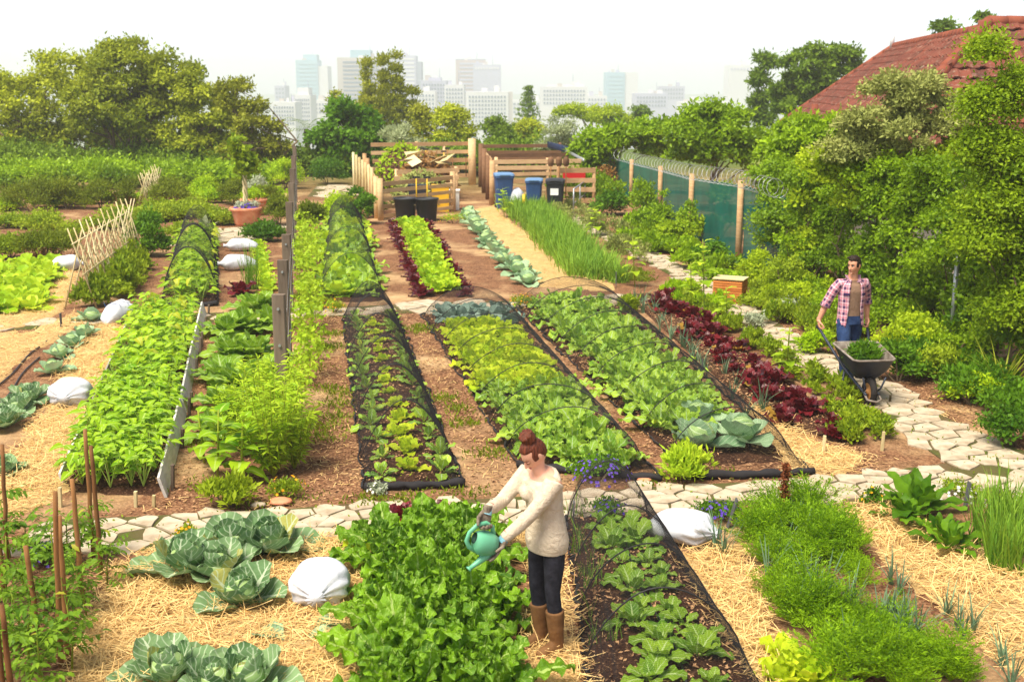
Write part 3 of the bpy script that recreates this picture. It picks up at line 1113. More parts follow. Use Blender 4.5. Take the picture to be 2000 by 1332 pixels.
tree('broadleaf_tree', 'sparse dark tree left of the conifers, above the bright green tree', 68, [(655, 195, 12, 22), (662, 225, 26, 30), (690, 240, 30, 30)], 'cypress', 2200, (.2, .05), .35, 660, .07, gz=-1, spiky=.2)
tree('broadleaf_tree', 'olive bushy tree behind the compost bays, left part', 62, [(830, 240, 30, 40), (850, 275, 45, 32)], 'cypress', 4200, (.18, .055), .45, 850, .09, gz=-.5)
tree('broadleaf_tree', 'olive bushy tree behind the tool fence, right part', 60, [(882, 235, 36, 42), (910, 250, 22, 40), (880, 280, 45, 30)], 'tree_olive', 5200, (.18, .055), .45, 890, .09, gz=-.5)
tree('olive_shrub', 'grey-green olive shrub behind the compost heap', 50, [(775, 270, 32, 30), (800, 295, 30, 25)], 'olive_grey', 3000, (.16, .03), .35, 780, .05, cat='shrub', spiky=.2)
tree('broadleaf_tree', 'rounded dark olive tree behind the right compost bay', 64, [(968, 255, 34, 32), (985, 275, 40, 25)], 'tree_dark', 4200, (.18, .055), .45, 970, .08, gz=-.5)
tree('broadleaf_tree', 'olive tree beneath the small pine, behind the compost bay', 66, [(1035, 255, 36, 26), (1015, 275, 40, 22)], 'tree_olive', 3600, (.18, .055), .45, 1035, .08, gz=-.5)
tree('olive_shrub', 'silvery olive shrub right of the compost bay', 52, [(1092, 262, 38, 36), (1060, 285, 25, 22), (1110, 290, 35, 25)], 'olive_grey', 3600, (.16, .03), .35, 1095, .05, cat='shrub', spiky=.2)
tree('acacia_tree', 'flat-topped lime-green tree in the middle distance', 85, [(1120, 222, 45, 18), (1165, 226, 55, 24), (1205, 238, 40, 20)], 'tree_lime', 7000, (.22, .06), .5, 1150, .12, gz=-3)
tree('broadleaf_tree', 'small dark tree right of the lime-green tree', 95, [(1247, 222, 26, 20), (1230, 240, 30, 16)], 'tree_dark', 2500, (.24, .07), .5, 1245, .12, gz=-4)
HB = 'shrubs in the mass behind the fence'
tree('leafy_shrub', 'green shrub mass behind the razor wire, left end', 44, [(1180, 280, 55, 42), (1240, 265, 60, 40), (1150, 310, 35, 40), (1290, 275, 60, 45)], 'hedge', 16000, (.17, .055), .42, 1200, .06, 'shrub', HB)
tree('leafy_shrub', 'fresh green rounded tree behind the razor wire', 38, [(1395, 235, 65, 48), (1340, 265, 60, 45), (1440, 265, 70, 60), (1385, 300, 90, 40), (1480, 300, 50, 50)], 'hedge', 24000, (.15, .05), .42, 1390, .08, 'tree', HB)
tree('leafy_shrub', 'yellow-green shrub top beside the grey gutter', 32, [(1545, 245, 42, 40), (1590, 290, 55, 40), (1510, 310, 50, 40)], 'hedge', 9000, (.13, .04), .32, 1550, .05, 'shrub', HB, spiky=.1)
tree('broadleaf_tree', 'dark green tree left of the red roof', 62, [(1580, 130, 62, 48), (1545, 175, 60, 45), (1650, 125, 45, 38), (1620, 170, 60, 45), (1560, 215, 60, 40)], 'tree_dark', 22000, (.22, .075), .55, 1580, .16)
tree('pine_tree', 'dark blue-green pine at the left of the dark green tree', 68, [(1495, 125, 26, 22), (1482, 160, 24, 28), (1490, 195, 30, 26), (1490, 230, 34, 26)], 'tree_dark', 7000, (.26, .05), .45, 1490, .12, gz=-.5)
tree('broadleaf_tree', 'thin tree top showing above the red roof ridge', 60, [(1842, 62, 26, 22), (1850, 90, 20, 20)], 'tree_dark', 900, (.24, .08), .35, 1845, .06)
tree('broadleaf_tree', 'small tree top behind the highest roof ridge', 60, [(1920, 40, 22, 16), (1920, 70, 25, 20)], 'tree_dark', 1200, (.24, .08), .35, 1920, .06)
tree('flowering_shrub', 'grey-green flowering shrub in front of the red roof', 20.8, [(1740, 190, 60, 50), (1810, 200, 70, 55), (1690, 240, 60, 50), (1780, 265, 105, 60), (1860, 250, 60, 60), (1670, 285, 50, 45), (1640, 305, 40, 40)], 'flower_shrub', 36000, (.075, .02), .28, 1770, .08, 'shrub', spiky=.15, kper=12)
tree('leafy_shrub', 'pale yellow-green shrub above the ivy hedge', 21, [(1720, 325, 55, 48), (1660, 350, 50, 40), (1790, 330, 70, 55), (1850, 320, 65, 60), (1620, 330, 60, 50), (1700, 390, 80, 40), (1800, 400, 80, 50)], 'hedge_yellow', 24000, (.085, .027), .25, 1740, .05, 'shrub', spiky=.12, kper=12)
tree('leafy_shrub', 'whitish flowering shrub tucked behind the razor wire', 30, [(1560, 345, 45, 40), (1490, 350, 35, 35), (1620, 340, 40, 40)], 'flower_shrub', 4500, (.12, .03), .3, 1560, .05, 'shrub', spiky=.1)
tree('robinia_tree', 'tall light green tree at the right edge of the picture', 15.5, [(1925, 105, 24, 50), (1915, 200, 42, 60), (1985, 190, 36, 80), (1940, 300, 75, 70), (2010, 330, 70, 90), (1960, 400, 80, 70), (1930, 480, 80, 70), (2000, 520, 60, 90), (1960, 600, 80, 70)], 'robinia', 70000, (.055, .018), .3, 2010, .04, bark='bark', kper=40, limbs=24, up=.5)
tree('leafy_shrub', 'fresh green shrub hiding the eaves of the red roof', 27, [(1600, 265, 60, 50), (1680, 290, 80, 50), (1540, 300, 60, 50), (1640, 330, 90, 50)], 'hedge', 16000, (.11, .036), .32, 1620, .05, 'shrub', HB)
tree('leafy_shrub', 'green climber mass bulging over the end of the razor wire', 23.5, [(1590, 395, 50, 40), (1620, 420, 60, 60), (1590, 480, 50, 60)], 'hedge_yellow', 9000, (.085, .03), .26, 1570, .04, 'shrub', HB)
# palm fronds
pr = tag(empty('palm', (AT(600, 300, 56).x, 56, 0)), 'small palm with arching fronds at the end of the post row', 'palm tree')
pm = MB()
for k in range(14):
    a = k * 2.4
    el = rng.uniform(.3, 1.2)
    D = np.array([math.cos(a) * math.cos(el), math.sin(a) * math.cos(el), math.sin(el)])
    L = rng.uniform(1.3, 1.9)
    pts = np.array([D * L * t - np.array([0, 0, .9 * t * t]) for t in np.linspace(0, 1, 12)]) + np.array([0, 0, 1.9])
    sd = np.cross(D, [0, 0, 1])
    for t in range(1, 12):
        for sg in (-1, 1):
            pm.leaves(pts[t], sd * sg + D * .6 + np.array([0, 0, -.2]), [0, 0, 1], .42, .022, lambda x: 1 - x * .9, na=2, nc=2)
pm.build('crown', LM['tree_dark'], pr, False)
MB().tube([(0, 0, -.1), (.03, 0, 1), (0, 0, 1.95)], [.16, .13, .12], 8).build('trunk', M['bark_dark'], pr)
# norfolk pine far off
nr = tag(empty('norfolk_pine', (AT(1032, 240, 120).x, 120, -6)), 'small dark symmetrical pine standing before the city', 'pine tree')
nm_ = MB()
top = AT(1032, 172, 120).z + 6
for t in np.linspace(.35, .98, 12):
    z = top * t
    r = (1.02 - t) * 3.4 + .15
    for k in range(7):
        a = k * .9 + t * 9
        n = 26
        f = rng.uniform(.15, 1, n)
        P = np.stack([np.cos(a) * r * f, np.sin(a) * r * f, z + .25 * f * r], 1) + rng.normal(0, .09, (n, 3))
        nm_.flakes(P, rdirs(n, .4), rdirs(n, .6), .36, .07)
nm_.build('crown', LM['tree_dark'], nr, False)
MB().tube([(0, 0, 0), (0, 0, top)], [.2, .03], 6).build('trunk', M['bark_dark'], nr)

# ---------------------------------------------------------------- ivy hedge over the near fence, and the bank below it
FENCE = [Vector((4.25, 44, 0)), Vector((4.45, 39, 0)), Vector((4.75, 33, 0)), Vector((5.2, 26.9, 0)), Vector((5.95, 21.5, 0)), Vector((6.55, 17.6, 0)), Vector((6.95, 14, 0)), Vector((7.4, 10.5, 0))]


def on_line(P, t):
    t = t * (len(P) - 1)
    k = min(int(t), len(P) - 2)
    return P[k].lerp(P[k + 1], t - k)


HL = [Vector((5.55, 26.2, 0)), Vector((6.1, 22, 0)), Vector((6.7, 17.6, 0)), Vector((7.1, 14, 0)), Vector((7.6, 10.2, 0))]
cen, rcs = [], []
for k in range(430):
    t = rng.uniform()
    p = on_line(HL, t)
    top = 2.25 + 1.0 * t
    z = rng.uniform(.15, 1) ** .8 * top
    cen.append((p.x + rng.normal(.15, .2) + .25 * (z < .5), p.y + rng.normal(0, .2), z))
    rcs.append(rng.uniform(.2, .38))
mb = MB()
crown_leaves(mb, cen, rcs, 160000, .072, .028, up=.5)
hg = tag(empty('ivy_hedge', (6.5, 17.5, 0)), 'dense green climber hedge covering the fence behind the man', 'hedge')
crown = mb.build('foliage', LM['hedge'], hg, False)
crown.location = (-6.5, -17.5, 0)
tb = MB()
for k in range(40):
    p = on_line(HL, rng.uniform())
    pts = [np.array([p.x + rng.normal(.1, .12), p.y + rng.normal(0, .3), z]) for z in np.linspace(0, rng.uniform(1, 2.2), 5)]
    tb.tube(pts, np.linspace(.025, .008, 5), 5, cap=False)
tag(tb.build('stems', M['bark'], hg), kind='stuff').location = (-6.5, -17.5, 0)


def shrub(name, label, pos, r, h, mat, n, leaf, cat='shrub', group=None, spiky=0.0, rc=None, up=.35, k=10, stems=5, droop=0.0):
    """ground-standing bush: leafy clumps over a dome, with stems"""
    rc = rc or r * .45
    d = rdirs(k)
    d[:, 2] = np.abs(d[:, 2])
    cen = d * rng.uniform(.4, 1, k)[:, None] ** .5 * np.array([max(r - rc * .6, .02), max(r - rc * .6, .02), max(h - rc * 1.1, .02)]) + np.array([0, 0, rc * .55])
    root = tag(empty(name, pos, rng.uniform(0, 6)), label, cat, group)
    mb = MB()
    crown_leaves(mb, cen, rc * rng.uniform(.75, 1.2, k), n, leaf[0], leaf[1], spiky=spiky, up=up, droop=droop)
    mb.build('foliage', LM[mat], root, False)
    if stems:
        tb = MB()
        for q in range(stems):
            e = cen[rng.integers(k)]
            tb.tube([(e[0] * .15, e[1] * .15, -.02), e * np.array([.6, .6, .5]), e], [.012 + r * .012, .01 + r * .006, .004], 4, cap=False)
        tag(tb.build('stems', M['bark'], root), kind='stuff')
    return note_kids(root)


BK = 'low shrubs on the bank below the hedge'
for px, py, r, h, mat, n, leaf, lab in (
        (1260, 455, .6, .6, 'hedge', 2600, (.10, .035), 'mid-green shrub against the shade netting, second from the bins'),
        (1195, 420, .7, .8, 'herb_deep', 2400, (.10, .035), 'dark green shrub beside the handrail'),
        (1320, 480, .6, .7, 'hedge_yellow', 2600, (.09, .03), 'yellow-green shrub below the netting, before the middle fence post'),
        (1400, 470, .55, 1.6, 'hedge_yellow', 4200, (.09, .03), 'tall yellow-green shrub leaning on the shade netting'),
        (1390, 520, .5, .6, 'herb_deep', 1700, (.08, .03), 'low dark shrub beside the wooden slatted box'),
        (1490, 560, .55, .75, 'hedge_yellow', 2200, (.07, .025), 'yellow-leaved shrub right of the slatted box'),
        (1560, 560, .7, 1.5, 'hedge', 3800, (.07, .026), 'rounded green shrub under the hedge, left of the man'),
        (1530, 590, .5, .9, 'herb', 2200, (.06, .02), 'fine-leaved shrub on the bank, left of the man'),
        (1770, 700, .55, .8, 'hedge_yellow', 2600, (.06, .022), 'yellow-green shrub behind the wheelbarrow'),
        (1750, 640, .6, 1.0, 'hedge', 2800, (.06, .022), 'green shrub under the hedge just right of the man'),
        (1840, 745, .42, .55, 'herb', 2200, (.06, .016), 'bright low shrub right of the wheelbarrow'),
        (1755, 745, .4, .6, 'herb_deep', 2200, (.06, .02), 'leafy green shrub beside the wheelbarrow tray'),
        (1890, 700, .6, 1.0, 'herb_deep', 3000, (.06, .022), 'dark shrub in front of the grey pole'),
        (1960, 730, .6, 1.1, 'hedge', 3000, (.055, .02), 'green shrub at the right edge above the strap leaves'),
        (1900, 790, .38, .42, 'herb_bright', 1800, (.05, .014), 'low bright green herb mound by the path'),
        (1985, 870, .42, .5, 'herb_deep', 2200, (.05, .02), 'dark leafy mound at the right edge by the path'),
        (1830, 610, .7, 1.4, 'hedge', 3600, (.065, .024), 'green shrub growing up the hedge right of the man'),
        (1930, 600, .8, 1.7, 'hedge', 4200, (.065, .024), 'tall green shrub under the light green tree'),
        (1690, 570, .6, 1.2, 'hedge_yellow', 3000, (.06, .022), 'yellowish shrub directly behind the man'),
        (1460, 640, .28, .3, 'herb_grey', 1400, (.05, .012), 'small grey-green herb beside the path edge'),
        (1545, 625, .36, .36, 'herb_grey', 2400, (.05, .012), 'silvery grey herb mound left of the man'),
        (1610, 660, .35, .4, 'herb', 1800, (.06, .016), 'green herb mound at the feet of the man'),
        (1590, 690, .3, .35, 'herb_bright', 1500, (.06, .018), 'bright herb by the path, left of the wheelbarrow handle'),
):
    shrub('bank_shrub', lab, G(px, py), r, h, mat, n, leaf, group=BK, spiky=.1)

# strap-leaved tufts
def tuft(name, label, pos, n, L, W, mat, el=(35, 85), bend=(.4, 1.6), cat='plant', group=None, spread=.06, m=None):
    mb = MB()
    a = rng.uniform(0, 6.28, n)
    e = np.radians(rng.uniform(el[0], el[1], n))
    D = np.stack([np.cos(a) * np.cos(e), np.sin(a) * np.cos(e), np.sin(e)], 1)
    N = np.stack([-np.cos(a) * np.sin(e), -np.sin(a) * np.sin(e), np.cos(e)], 1)
    B = np.concatenate([rng.normal(0, spread, (n, 2)), np.zeros((n, 1))], 1)
    mb.leaves(B, D, N, L * rng.uniform(.6, 1.2, n), W, lambda t: (1 - t) ** .6 * min(1, .5 + t * 3), bend=rng.uniform(bend[0], bend[1], n), fold=.3, na=5, nc=3)
    o = mb.build(name, LM[mat], None, True, pos)
    return tag(o, label, cat, group)


tuft('strap_lily', 'arching strap-leaved clump beside the path right of the wheelbarrow', G(1830, 690), 60, .85, .014, 'strap_leaf')
tuft('strap_lily', 'large arching strap-leaved clump at the right edge above the path', G(1960, 770), 80, .85, .014, 'strap_leaf')
tuft('strap_lily', 'arching strap-leaved clump right of the man, under the hedge', G(1880, 740), 40, .6, .012, 'strap_leaf')
# ---------------------------------------------------------------- vegetables
def prof_round(t):
    return (math.sin(math.pi * min(1, .10 + t * .86)) ** .55) * (.25 + .75 * min(1, t * 2.6))


def prof_paddle(t):            # long stalk, broad blade
    return .10 if t < .22 else max(.04, math.sin(math.pi * min(1, (t - .12) / .90)) ** .6)


def prof_lance(t):
    return max(.03, math.sin(math.pi * min(1, .04 + t * .95)) ** .9)


def prof_heart(t):
    return max(.02, (1 - t) ** .75 * min(1, .35 + t * 5) * 1.05)


def prof_lyre(t):
    return .09 if t < .25 else max(.03, math.sin(math.pi * min(1, (t - .2) / .82)) ** .5)


def leaf_mb(az, el, L, W, prof, z0=0.0, r0=.01, bend=.6, **kw):
    mb = MB()
    D = (math.cos(az) * math.cos(el), math.sin(az) * math.cos(el), math.sin(el))
    N = (-math.cos(az) * math.sin(el), -math.sin(az) * math.sin(el), math.cos(el))
    mb.leaves([(r0 * math.cos(az), r0 * math.sin(az), z0)], [D], [N], L, W, prof, bend=bend, **kw)
    return mb


def rosette(name, cat, mat, n, L, wr, el, bend, prof, split=True, head=None, z0=0.0, r0=.012, inner=.6, stem=0.0, **kw):
    """a plant of n leaves spiralling from upright heart leaves to spreading outer ones"""
    root = tag(empty(name), None, cat) if split else None
    acc = MB()
    ph = random.uniform(0, 6.28)
    for q in range(n):
        t = q / max(1, n - 1)
        az = ph + q * 2.39996 + random.gauss(0, .15)
        e = R(lerp(el[0], el[1], t) + random.gauss(0, 5))
        LL = L * lerp(inner, 1, t) * random.uniform(.85, 1.15)
        zz = z0 + stem * (1 - t)
        b = lerp(bend[0], bend[1], t) + random.gauss(0, .12)
        if split:
            leaf_mb(az, e, LL, LL * wr * random.uniform(.9, 1.1), prof, zz, r0 * (1 + t), b, **kw).build('leaf', LM[mat], root)
        else:
            D = (math.cos(az) * math.cos(e), math.sin(az) * math.cos(e), math.sin(e))
            N = (-math.cos(az) * math.sin(e), -math.sin(az) * math.sin(e), math.cos(e))
            acc.leaves([(r0 * (1 + t) * math.cos(az), r0 * (1 + t) * math.sin(az), zz)], [D], [N], LL, LL * wr, prof, bend=b, **kw)
    if stem:
        acc2 = acc if not split else MB()
        acc2.tube([(0, 0, -.02), (0.01, 0, stem + z0)], [.012, .008], 5, A=.8)
        if split:
            acc2.build('stem', LM['stem'], root)
    if head and split:
        hb = MB()
        k, mrows = 14, 9
        rr = []
        for a in range(mrows + 1):
            th = math.pi * a / mrows
            ang = np.arange(k) * 2 * math.pi / k
            rad = head * math.sin(th) * (1 + .05 * np.sin(ang * 3 + a)) + 1e-4
            rr.append(np.stack([rad * np.cos(ang), rad * np.sin(ang), np.full(k, z0 + head * (.95 - .92 * math.cos(th)))], 1))
        A = np.zeros(((mrows + 1) * k, 3))
        A[:, 0] = np.repeat(np.linspace(0, 1, mrows + 1), k)
        A[:, 1] = np.tile(np.abs(np.linspace(-1, 1, k)), mrows + 1)
        A[:, 2] = .6
        hb.rings(rr, cap=False, A=A)
        hb.build('head', LM['cabbage_head'], root)
    if split:
        return note_kids(root)
    o = acc.build(name, LM[mat])
    return tag(o, None, cat)


random.seed(3)
CAB = [rosette('cabbage', 'cabbage', 'cabbage', 17, .30, .46, (84, 16), (-1.3, .55), prof_round, head=.10, cup=.35, fold=.05, ruf=.10, rf=2.5, na=9, nc=7, wav=.035) for _ in range(3)]
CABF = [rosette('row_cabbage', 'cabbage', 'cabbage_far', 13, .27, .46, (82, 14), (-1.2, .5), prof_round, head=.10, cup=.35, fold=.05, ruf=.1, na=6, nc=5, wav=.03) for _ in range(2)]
CHARD = [rosette('chard', 'chard plant', 'chard', 16, .50, .215, (88, 34), (.05, 1.25), prof_paddle, fold=.08, ruf=.34, rf=4.5, na=24, nc=11, wav=.16, inner=.7, r0=.03) for _ in range(4)]
LET = [rosette('lime_lettuce', 'lettuce', 'lettuce', 15, .22, .36, (84, 22), (-.2, .7), prof_round, split=True, fold=.1, ruf=.32, rf=2.5, na=6, nc=5, wav=.06) for _ in range(3)]
LETF = [rosette('green_lettuce', 'lettuce', 'lettuce_far', 13, .21, .40, (84, 18), (-.2, .7), prof_round, split=False, fold=.1, ruf=.3, na=5, nc=5, wav=.06) for _ in range(3)]
RED = [rosette('red_lettuce', 'lettuce', 'red_lettuce', 13, .25, .32, (86, 30), (-.1, .8), prof_round, split=True, fold=.12, ruf=.35, rf=2.5, na=7, nc=5, wav=.07) for _ in range(3)]
REDF = [rosette('red_lettuce', 'lettuce', 'red_lettuce', 11, .19, .38, (84, 20), (0, .8), prof_round, split=False, fold=.1, ruf=.3, na=5, nc=3, wav=.05) for _ in range(2)]
KALE = [rosette('leaf_turnip', 'turnip plant', 'kale', 12, .36, .24, (80, 26), (.2, 1.1), prof_lyre, fold=.1, ruf=.34, rf=2.8, na=11, nc=5, wav=.10, lob=.22) for _ in range(3)]
BRAS = [rosette('young_kale', 'kale plant', 'kale', 9, .27, .30, (78, 20), (.1, 1.0), prof_lyre, fold=.08, ruf=.18, na=8, nc=5, wav=.06, stem=.07) for _ in range(3)]
BLUE = [rosette('blue_cabbage', 'cabbage', 'kale_blue', 13, .30, .40, (84, 22), (-.6, .6), prof_round, cup=.2, fold=.05, ruf=.14, na=7, nc=5, wav=.04) for _ in range(2)]
SQ = [rosette('young_squash', 'squash plant', 'squash', 9, .34, .32, (74, 26), (.3, 1.2), prof_lyre, fold=.1, ruf=.2, na=9, nc=5, wav=.07, lob=.12) for _ in range(3)]
SQB = [rosette('cucumber', 'cucumber plant', 'lettuce_far', 12, .36, .36, (80, 16), (.3, 1.1), prof_lyre, split=False, fold=.1, ruf=.2, na=6, nc=5, wav=.06) for _ in range(2)]
HOR = [rosette('broad_leaf_herb', 'herb plant', 'herb_deep', 17, .44, .17, (86, 36), (.15, 1.0), prof_paddle, fold=.12, ruf=.26, rf=2.8, na=12, nc=5, wav=.08, lob=.1) for _ in range(2)]
COM = [rosette('comfrey', 'comfrey plant', 'olive_grey', 13, .75, .16, (80, 25), (.3, 1.1), prof_lance, fold=.15, na=7, nc=3, ruf=.1) for _ in range(1)]


def beanplant(split):
    root = tag(empty('bean_plant'), None, 'bean plant')
    acc = MB()
    for q in range(13):
        az = q * 2.4 + random.gauss(0, .3)
        h = random.uniform(.10, .34)
        r = random.uniform(.03, .15)
        el = R(random.uniform(-18, 28))
        L = random.uniform(.10, .15)
        D = (math.cos(az) * math.cos(el), math.sin(az) * math.cos(el), math.sin(el))
        N = (-math.cos(az) * math.sin(el) + random.gauss(0, .25), -math.sin(az) * math.sin(el) + random.gauss(0, .25), math.cos(el))
        mb = MB() if split else acc
        mb.leaves([(r * math.cos(az), r * math.sin(az), h)], [D], [N], L, L * .42, prof_heart, bend=random.uniform(.3, 1.0), fold=.18, na=6, nc=5)
        if split:
            mb.build('leaf', LM['bean'], root)
    sb = MB() if split else acc
    for q in range(5):
        az = q * 1.3
        sb.tube([(0, 0, -.01), (math.cos(az) * .05, math.sin(az) * .05, .12), (math.cos(az) * .12, math.sin(az) * .12, .28)], [.006, .005, .003], 4, cap=False, A=.6)
    if split:
        sb.build('stem', LM['bean'], root)
        return note_kids(root)
    bpy.data.objects.remove(root)
    return tag(acc.build('bean_plant', LM['bean']), None, 'bean plant')


random.seed(5)
BEAN = [beanplant(True) for _ in range(3)]
BEANF = [beanplant(False) for _ in range(3)]


ORD = 'first second third fourth fifth sixth seventh eighth ninth tenth eleventh twelfth thirteenth fourteenth fifteenth sixteenth seventeenth eighteenth nineteenth twentieth'.split() + [f'{k}th' for k in range(21, 90)]


def grid_bed(bed, protos, du, dv, u0=.06, u1=.94, v0=.02, v1=.98, label=None, group=None, sc=(.85, 1.2), z=0.0, jit=.25, skip=0.0, tilt=.08, numbered=False):
    nv = max(1, int(bed.len * (v1 - v0) / dv))
    own = numbered
    nu = max(1, int(round(bed.wid * (u1 - u0) / du)))
    for b in range(nv):
        for a in range(nu):
            if random.random() < skip:
                continue
            u = lerp(u0, u1, (a + .5 + random.uniform(-jit, jit)) / nu)
            v = lerp(v0, v1, (b + .5 + random.uniform(-jit, jit)) / nv)
            lab = label if not own else f'{label}, {ORD[b]} row from the near end, {ORD[a]} from left'
            place(random.choice(protos), bed(u, v, z), None, random.uniform(*sc), lab, group, tilt)


CRUMB = MB()


def mound(bed, h, u0=-.04, u1=1.04, v0=-.01, v1=1.01, nv=40, nu=9):
    V = []
    for b in range(nv + 1):
        for a in range(nu + 1):
            t = a / nu
            e = min(1, min(t, 1 - t) * 4.5)
            ve = min(1, min(b, nv - b) / 1.5)
            z = h * (e * (2 - e)) * ve + (rng.normal(0, .008) if 0 < a < nu else 0) - (.01 if a in (0, nu) or b in (0, nv) else 0)
            V.append(bed(lerp(u0, u1, t), lerp(v0, v1, b / nv), z))
    q = [[b * (nu + 1) + a, b * (nu + 1) + a + 1, (b + 1) * (nu + 1) + a + 1, (b + 1) * (nu + 1) + a] for b in range(nv) for a in range(nu)]
    n = int(bed.len * bed.wid * (420 if bed.c[0].y < 14 else 150))
    uv = rng.uniform(.02, .98, (n, 2))
    P = np.array([list(bed(a, b, h + rng.uniform(.0, .012) - .012 * (abs(a - .5) > .38))) for a, b in uv])
    an = rng.uniform(0, 6.28, n)
    CRUMB.flakes(P, np.stack([np.cos(an), np.sin(an), rng.normal(0, .25, n)], 1), rdirs(n, 1.5), rng.uniform(.015, .06, n), rng.uniform(.004, .014, n), fold=.4)
    return tag(MB().add([list(v) for v in V], q).build('soil', M['soil']), kind='structure')


def netting(bed, h, hoops, v_front, v_back, label, cell=.015, rad=.00055, front_drop=True, hoop_r=.006, name='net_tunnel', width=(0, 1), droop=.025, roll=True, back_open=False, peak=.62):
    """pipe hoops under fine black netting; net strands are real threads"""
    root = tag(empty(name, bed(.5, v_front)), label, 'net tunnel')
    org = np.array(bed(.5, v_front))
    hv = list(hoops)

    def surf(u, v):
        s = math.sin(math.pi * min(1, max(0, u))) ** peak
        # sag between hoops
        dz = 1.0
        for a, b in zip(hv[:-1], hv[1:]):
            if a <= v <= b:
                t = (v - a) / (b - a)
                dz = 1 - droop * 4 * t * (1 - t)
        if v < hv[0]:
            t = (v - v_front) / max(1e-6, hv[0] - v_front)
            dz = max(0.0, t) ** .8
        if v > hv[-1] and not back_open:
            t = (v_back - v) / max(1e-6, v_back - hv[-1])
            dz = max(0.0, t) ** .8
        p = bed(lerp(width[0], width[1], u), v)
        return np.array([p.x, p.y, max(.012, h * s * dz + .01 * math.sin(37 * v + 9 * u) * s)]) - org
    L = bed.len * (v_back - v_front)
    arc = bed.wid * 1.25 + h * .8
    nv = int(L / cell)
    nu = int(arc / cell)
    step = 16
    us = np.linspace(0, 1, nu + 1)
    us = np.sort(np.concatenate([us, rng.uniform(0, .16, nu // 3), rng.uniform(.84, 1, nu // 3)]))
    vss = np.linspace(v_front, v_back, nv + 1)
    S = np.zeros((nv + 1, step + 1, 3))
    for b, v in enumerate(vss):
        for a in range(step + 1):
            S[b, a] = surf(a / step, v)
    mb = MB()
    tri = np.array([0, 2.1, 4.2])

    def thread(P, fr):
        # three-sided thread following P (n,3)
        T = np.gradient(P, axis=0)
        T /= np.linalg.norm(T, axis=1)[:, None] + 1e-9
        U = np.cross(T, fr)
        U /= np.linalg.norm(U, axis=1)[:, None] + 1e-9
        Wv = np.cross(T, U)
        V = np.stack([P + rad * (math.cos(x) * U + math.sin(x) * Wv) for x in tri], 1).reshape(-1, 3)
        n = len(P)
        i = np.arange(n - 1)[:, None] * 3
        Q = np.concatenate([np.concatenate([i + x, i + (x + 1) % 3, i + 3 + (x + 1) % 3, i + 3 + x], 1) for x in range(3)])
        mb.add(V, Q)
    for b in range(nv + 1):
        thread(S[b], np.array([0.13, 1, .11]))
    keep = np.unique(np.linspace(0, nv, max(12, int(nv / 9))).astype(int))
    for u in us:
        x = u * step
        a = min(int(x), step - 1)
        P = S[keep, a] * (1 - (x - a)) + S[keep, a + 1] * (x - a)
        thread(P, np.array([.1, .13, 1]))
    mb.build('net', M['net'], root, False)
    for v in hv:
        pts = [surf(t, v) + np.array([0, 0, -.006]) for t in np.linspace(0, 1, 19)]
        MB().tube(pts, hoop_r, 6).build('hoop', M['hoop'], root)
    if roll:
        # gathered net along both long edges, and across the front
        for u in (0, 1):
            pts = []
            for v in np.linspace(v_front, v_back, 64):
                p = bed(lerp(width[0], width[1], u) + random.gauss(0, .018), v) - Vector(org)
                pts.append((p.x, p.y, .02 + random.uniform(0, .02)))
            MB().tube(pts, [.009 * random.uniform(.3, 2.2) for _ in pts], 6).build('net_hem', M['net'], root)
        if front_drop:
            pts = []
            for u in np.linspace(.0, 1.0, 16):
                p = bed(lerp(width[0], width[1], u), v_front - .004 * math.sin(3 * u)) - Vector(org)
                pts.append((p.x, p.y + random.gauss(0, .012), .045 + random.uniform(-.01, .015)))
            MB().tube(pts, [.042 * random.uniform(.7, 1.3) for _ in pts], 8).build('net_roll', M['net'], root)
    return root


random.seed(21)
# --- boarded bean bed on the left
bean = Bed((128, 958), (312, 966), (266, 612), (392, 614))
mound(bean, .06)
BL = 'bright green bush bean plant in the white-boarded bed'
grid_bed(bean, BEAN, .19, .21, v0=0.0, v1=.42, label=BL, group='bush beans in the boarded bed', sc=(.85, 1.2), z=.05, tilt=.15)
grid_bed(bean, BEANF, .19, .21, v0=.42, v1=.99, label=BL, group='bush beans in the boarded bed', sc=(.85, 1.2), z=.05, tilt=.15)
# --- net tunnel with sparse kale and lettuce rows
T1 = Bed((712, 958), (908, 950), (669, 618), (774, 613))
mound(T1, .05)
for u, pr_, lab, g in ((.2, BRAS, 'young kale in left row of the sparse tunnel', 'kale, left row of sparse tunnel'), (.82, BRAS, 'young kale in right row of the sparse tunnel', 'kale, right row of sparse tunnel')):
    for k in range(15):
        v = .035 + k * .065
        place(random.choice(pr_), T1(u + random.gauss(0, .03), v + random.gauss(0, .006), .04), None, random.uniform(.55, .95), f'{lab}, {ORD[k]} from the near end', g, .15)
for k in range(14):
    v = .05 + k * .068
    place(random.choice(LET), T1(.5 + random.gauss(0, .03), v, .04), None, random.uniform(.7, 1.1) * (1.0 if k < 4 else .75), f'lime lettuce in middle row of the sparse tunnel, {ORD[k]} from the near end', 'lettuce, middle row of sparse tunnel', .1)
netting(T1, .66, (.11, .29, .47, .65, .83, .97), 0.0, 1.0, 'long black net tunnel over sparse young kale and lettuce', droop=.09, peak=.85)
# --- its continuation beyond the middle path
T1B = Bed((622, 590), (752, 588), (640, 424), (704, 420))
mound(T1B, .05)
grid_bed(T1B, SQB + KALE, .42, .5, label='leafy squash and turnip plant crowded under the far net tunnel', group='plants under the far net tunnel', sc=(1.2, 1.8), z=.04)
netting(T1B, .80, (.06, .36, .66, .97), 0.0, 1.0, 'far black net tunnel packed with leafy plants', cell=.03, rad=.0006, roll=True, front_drop=False)
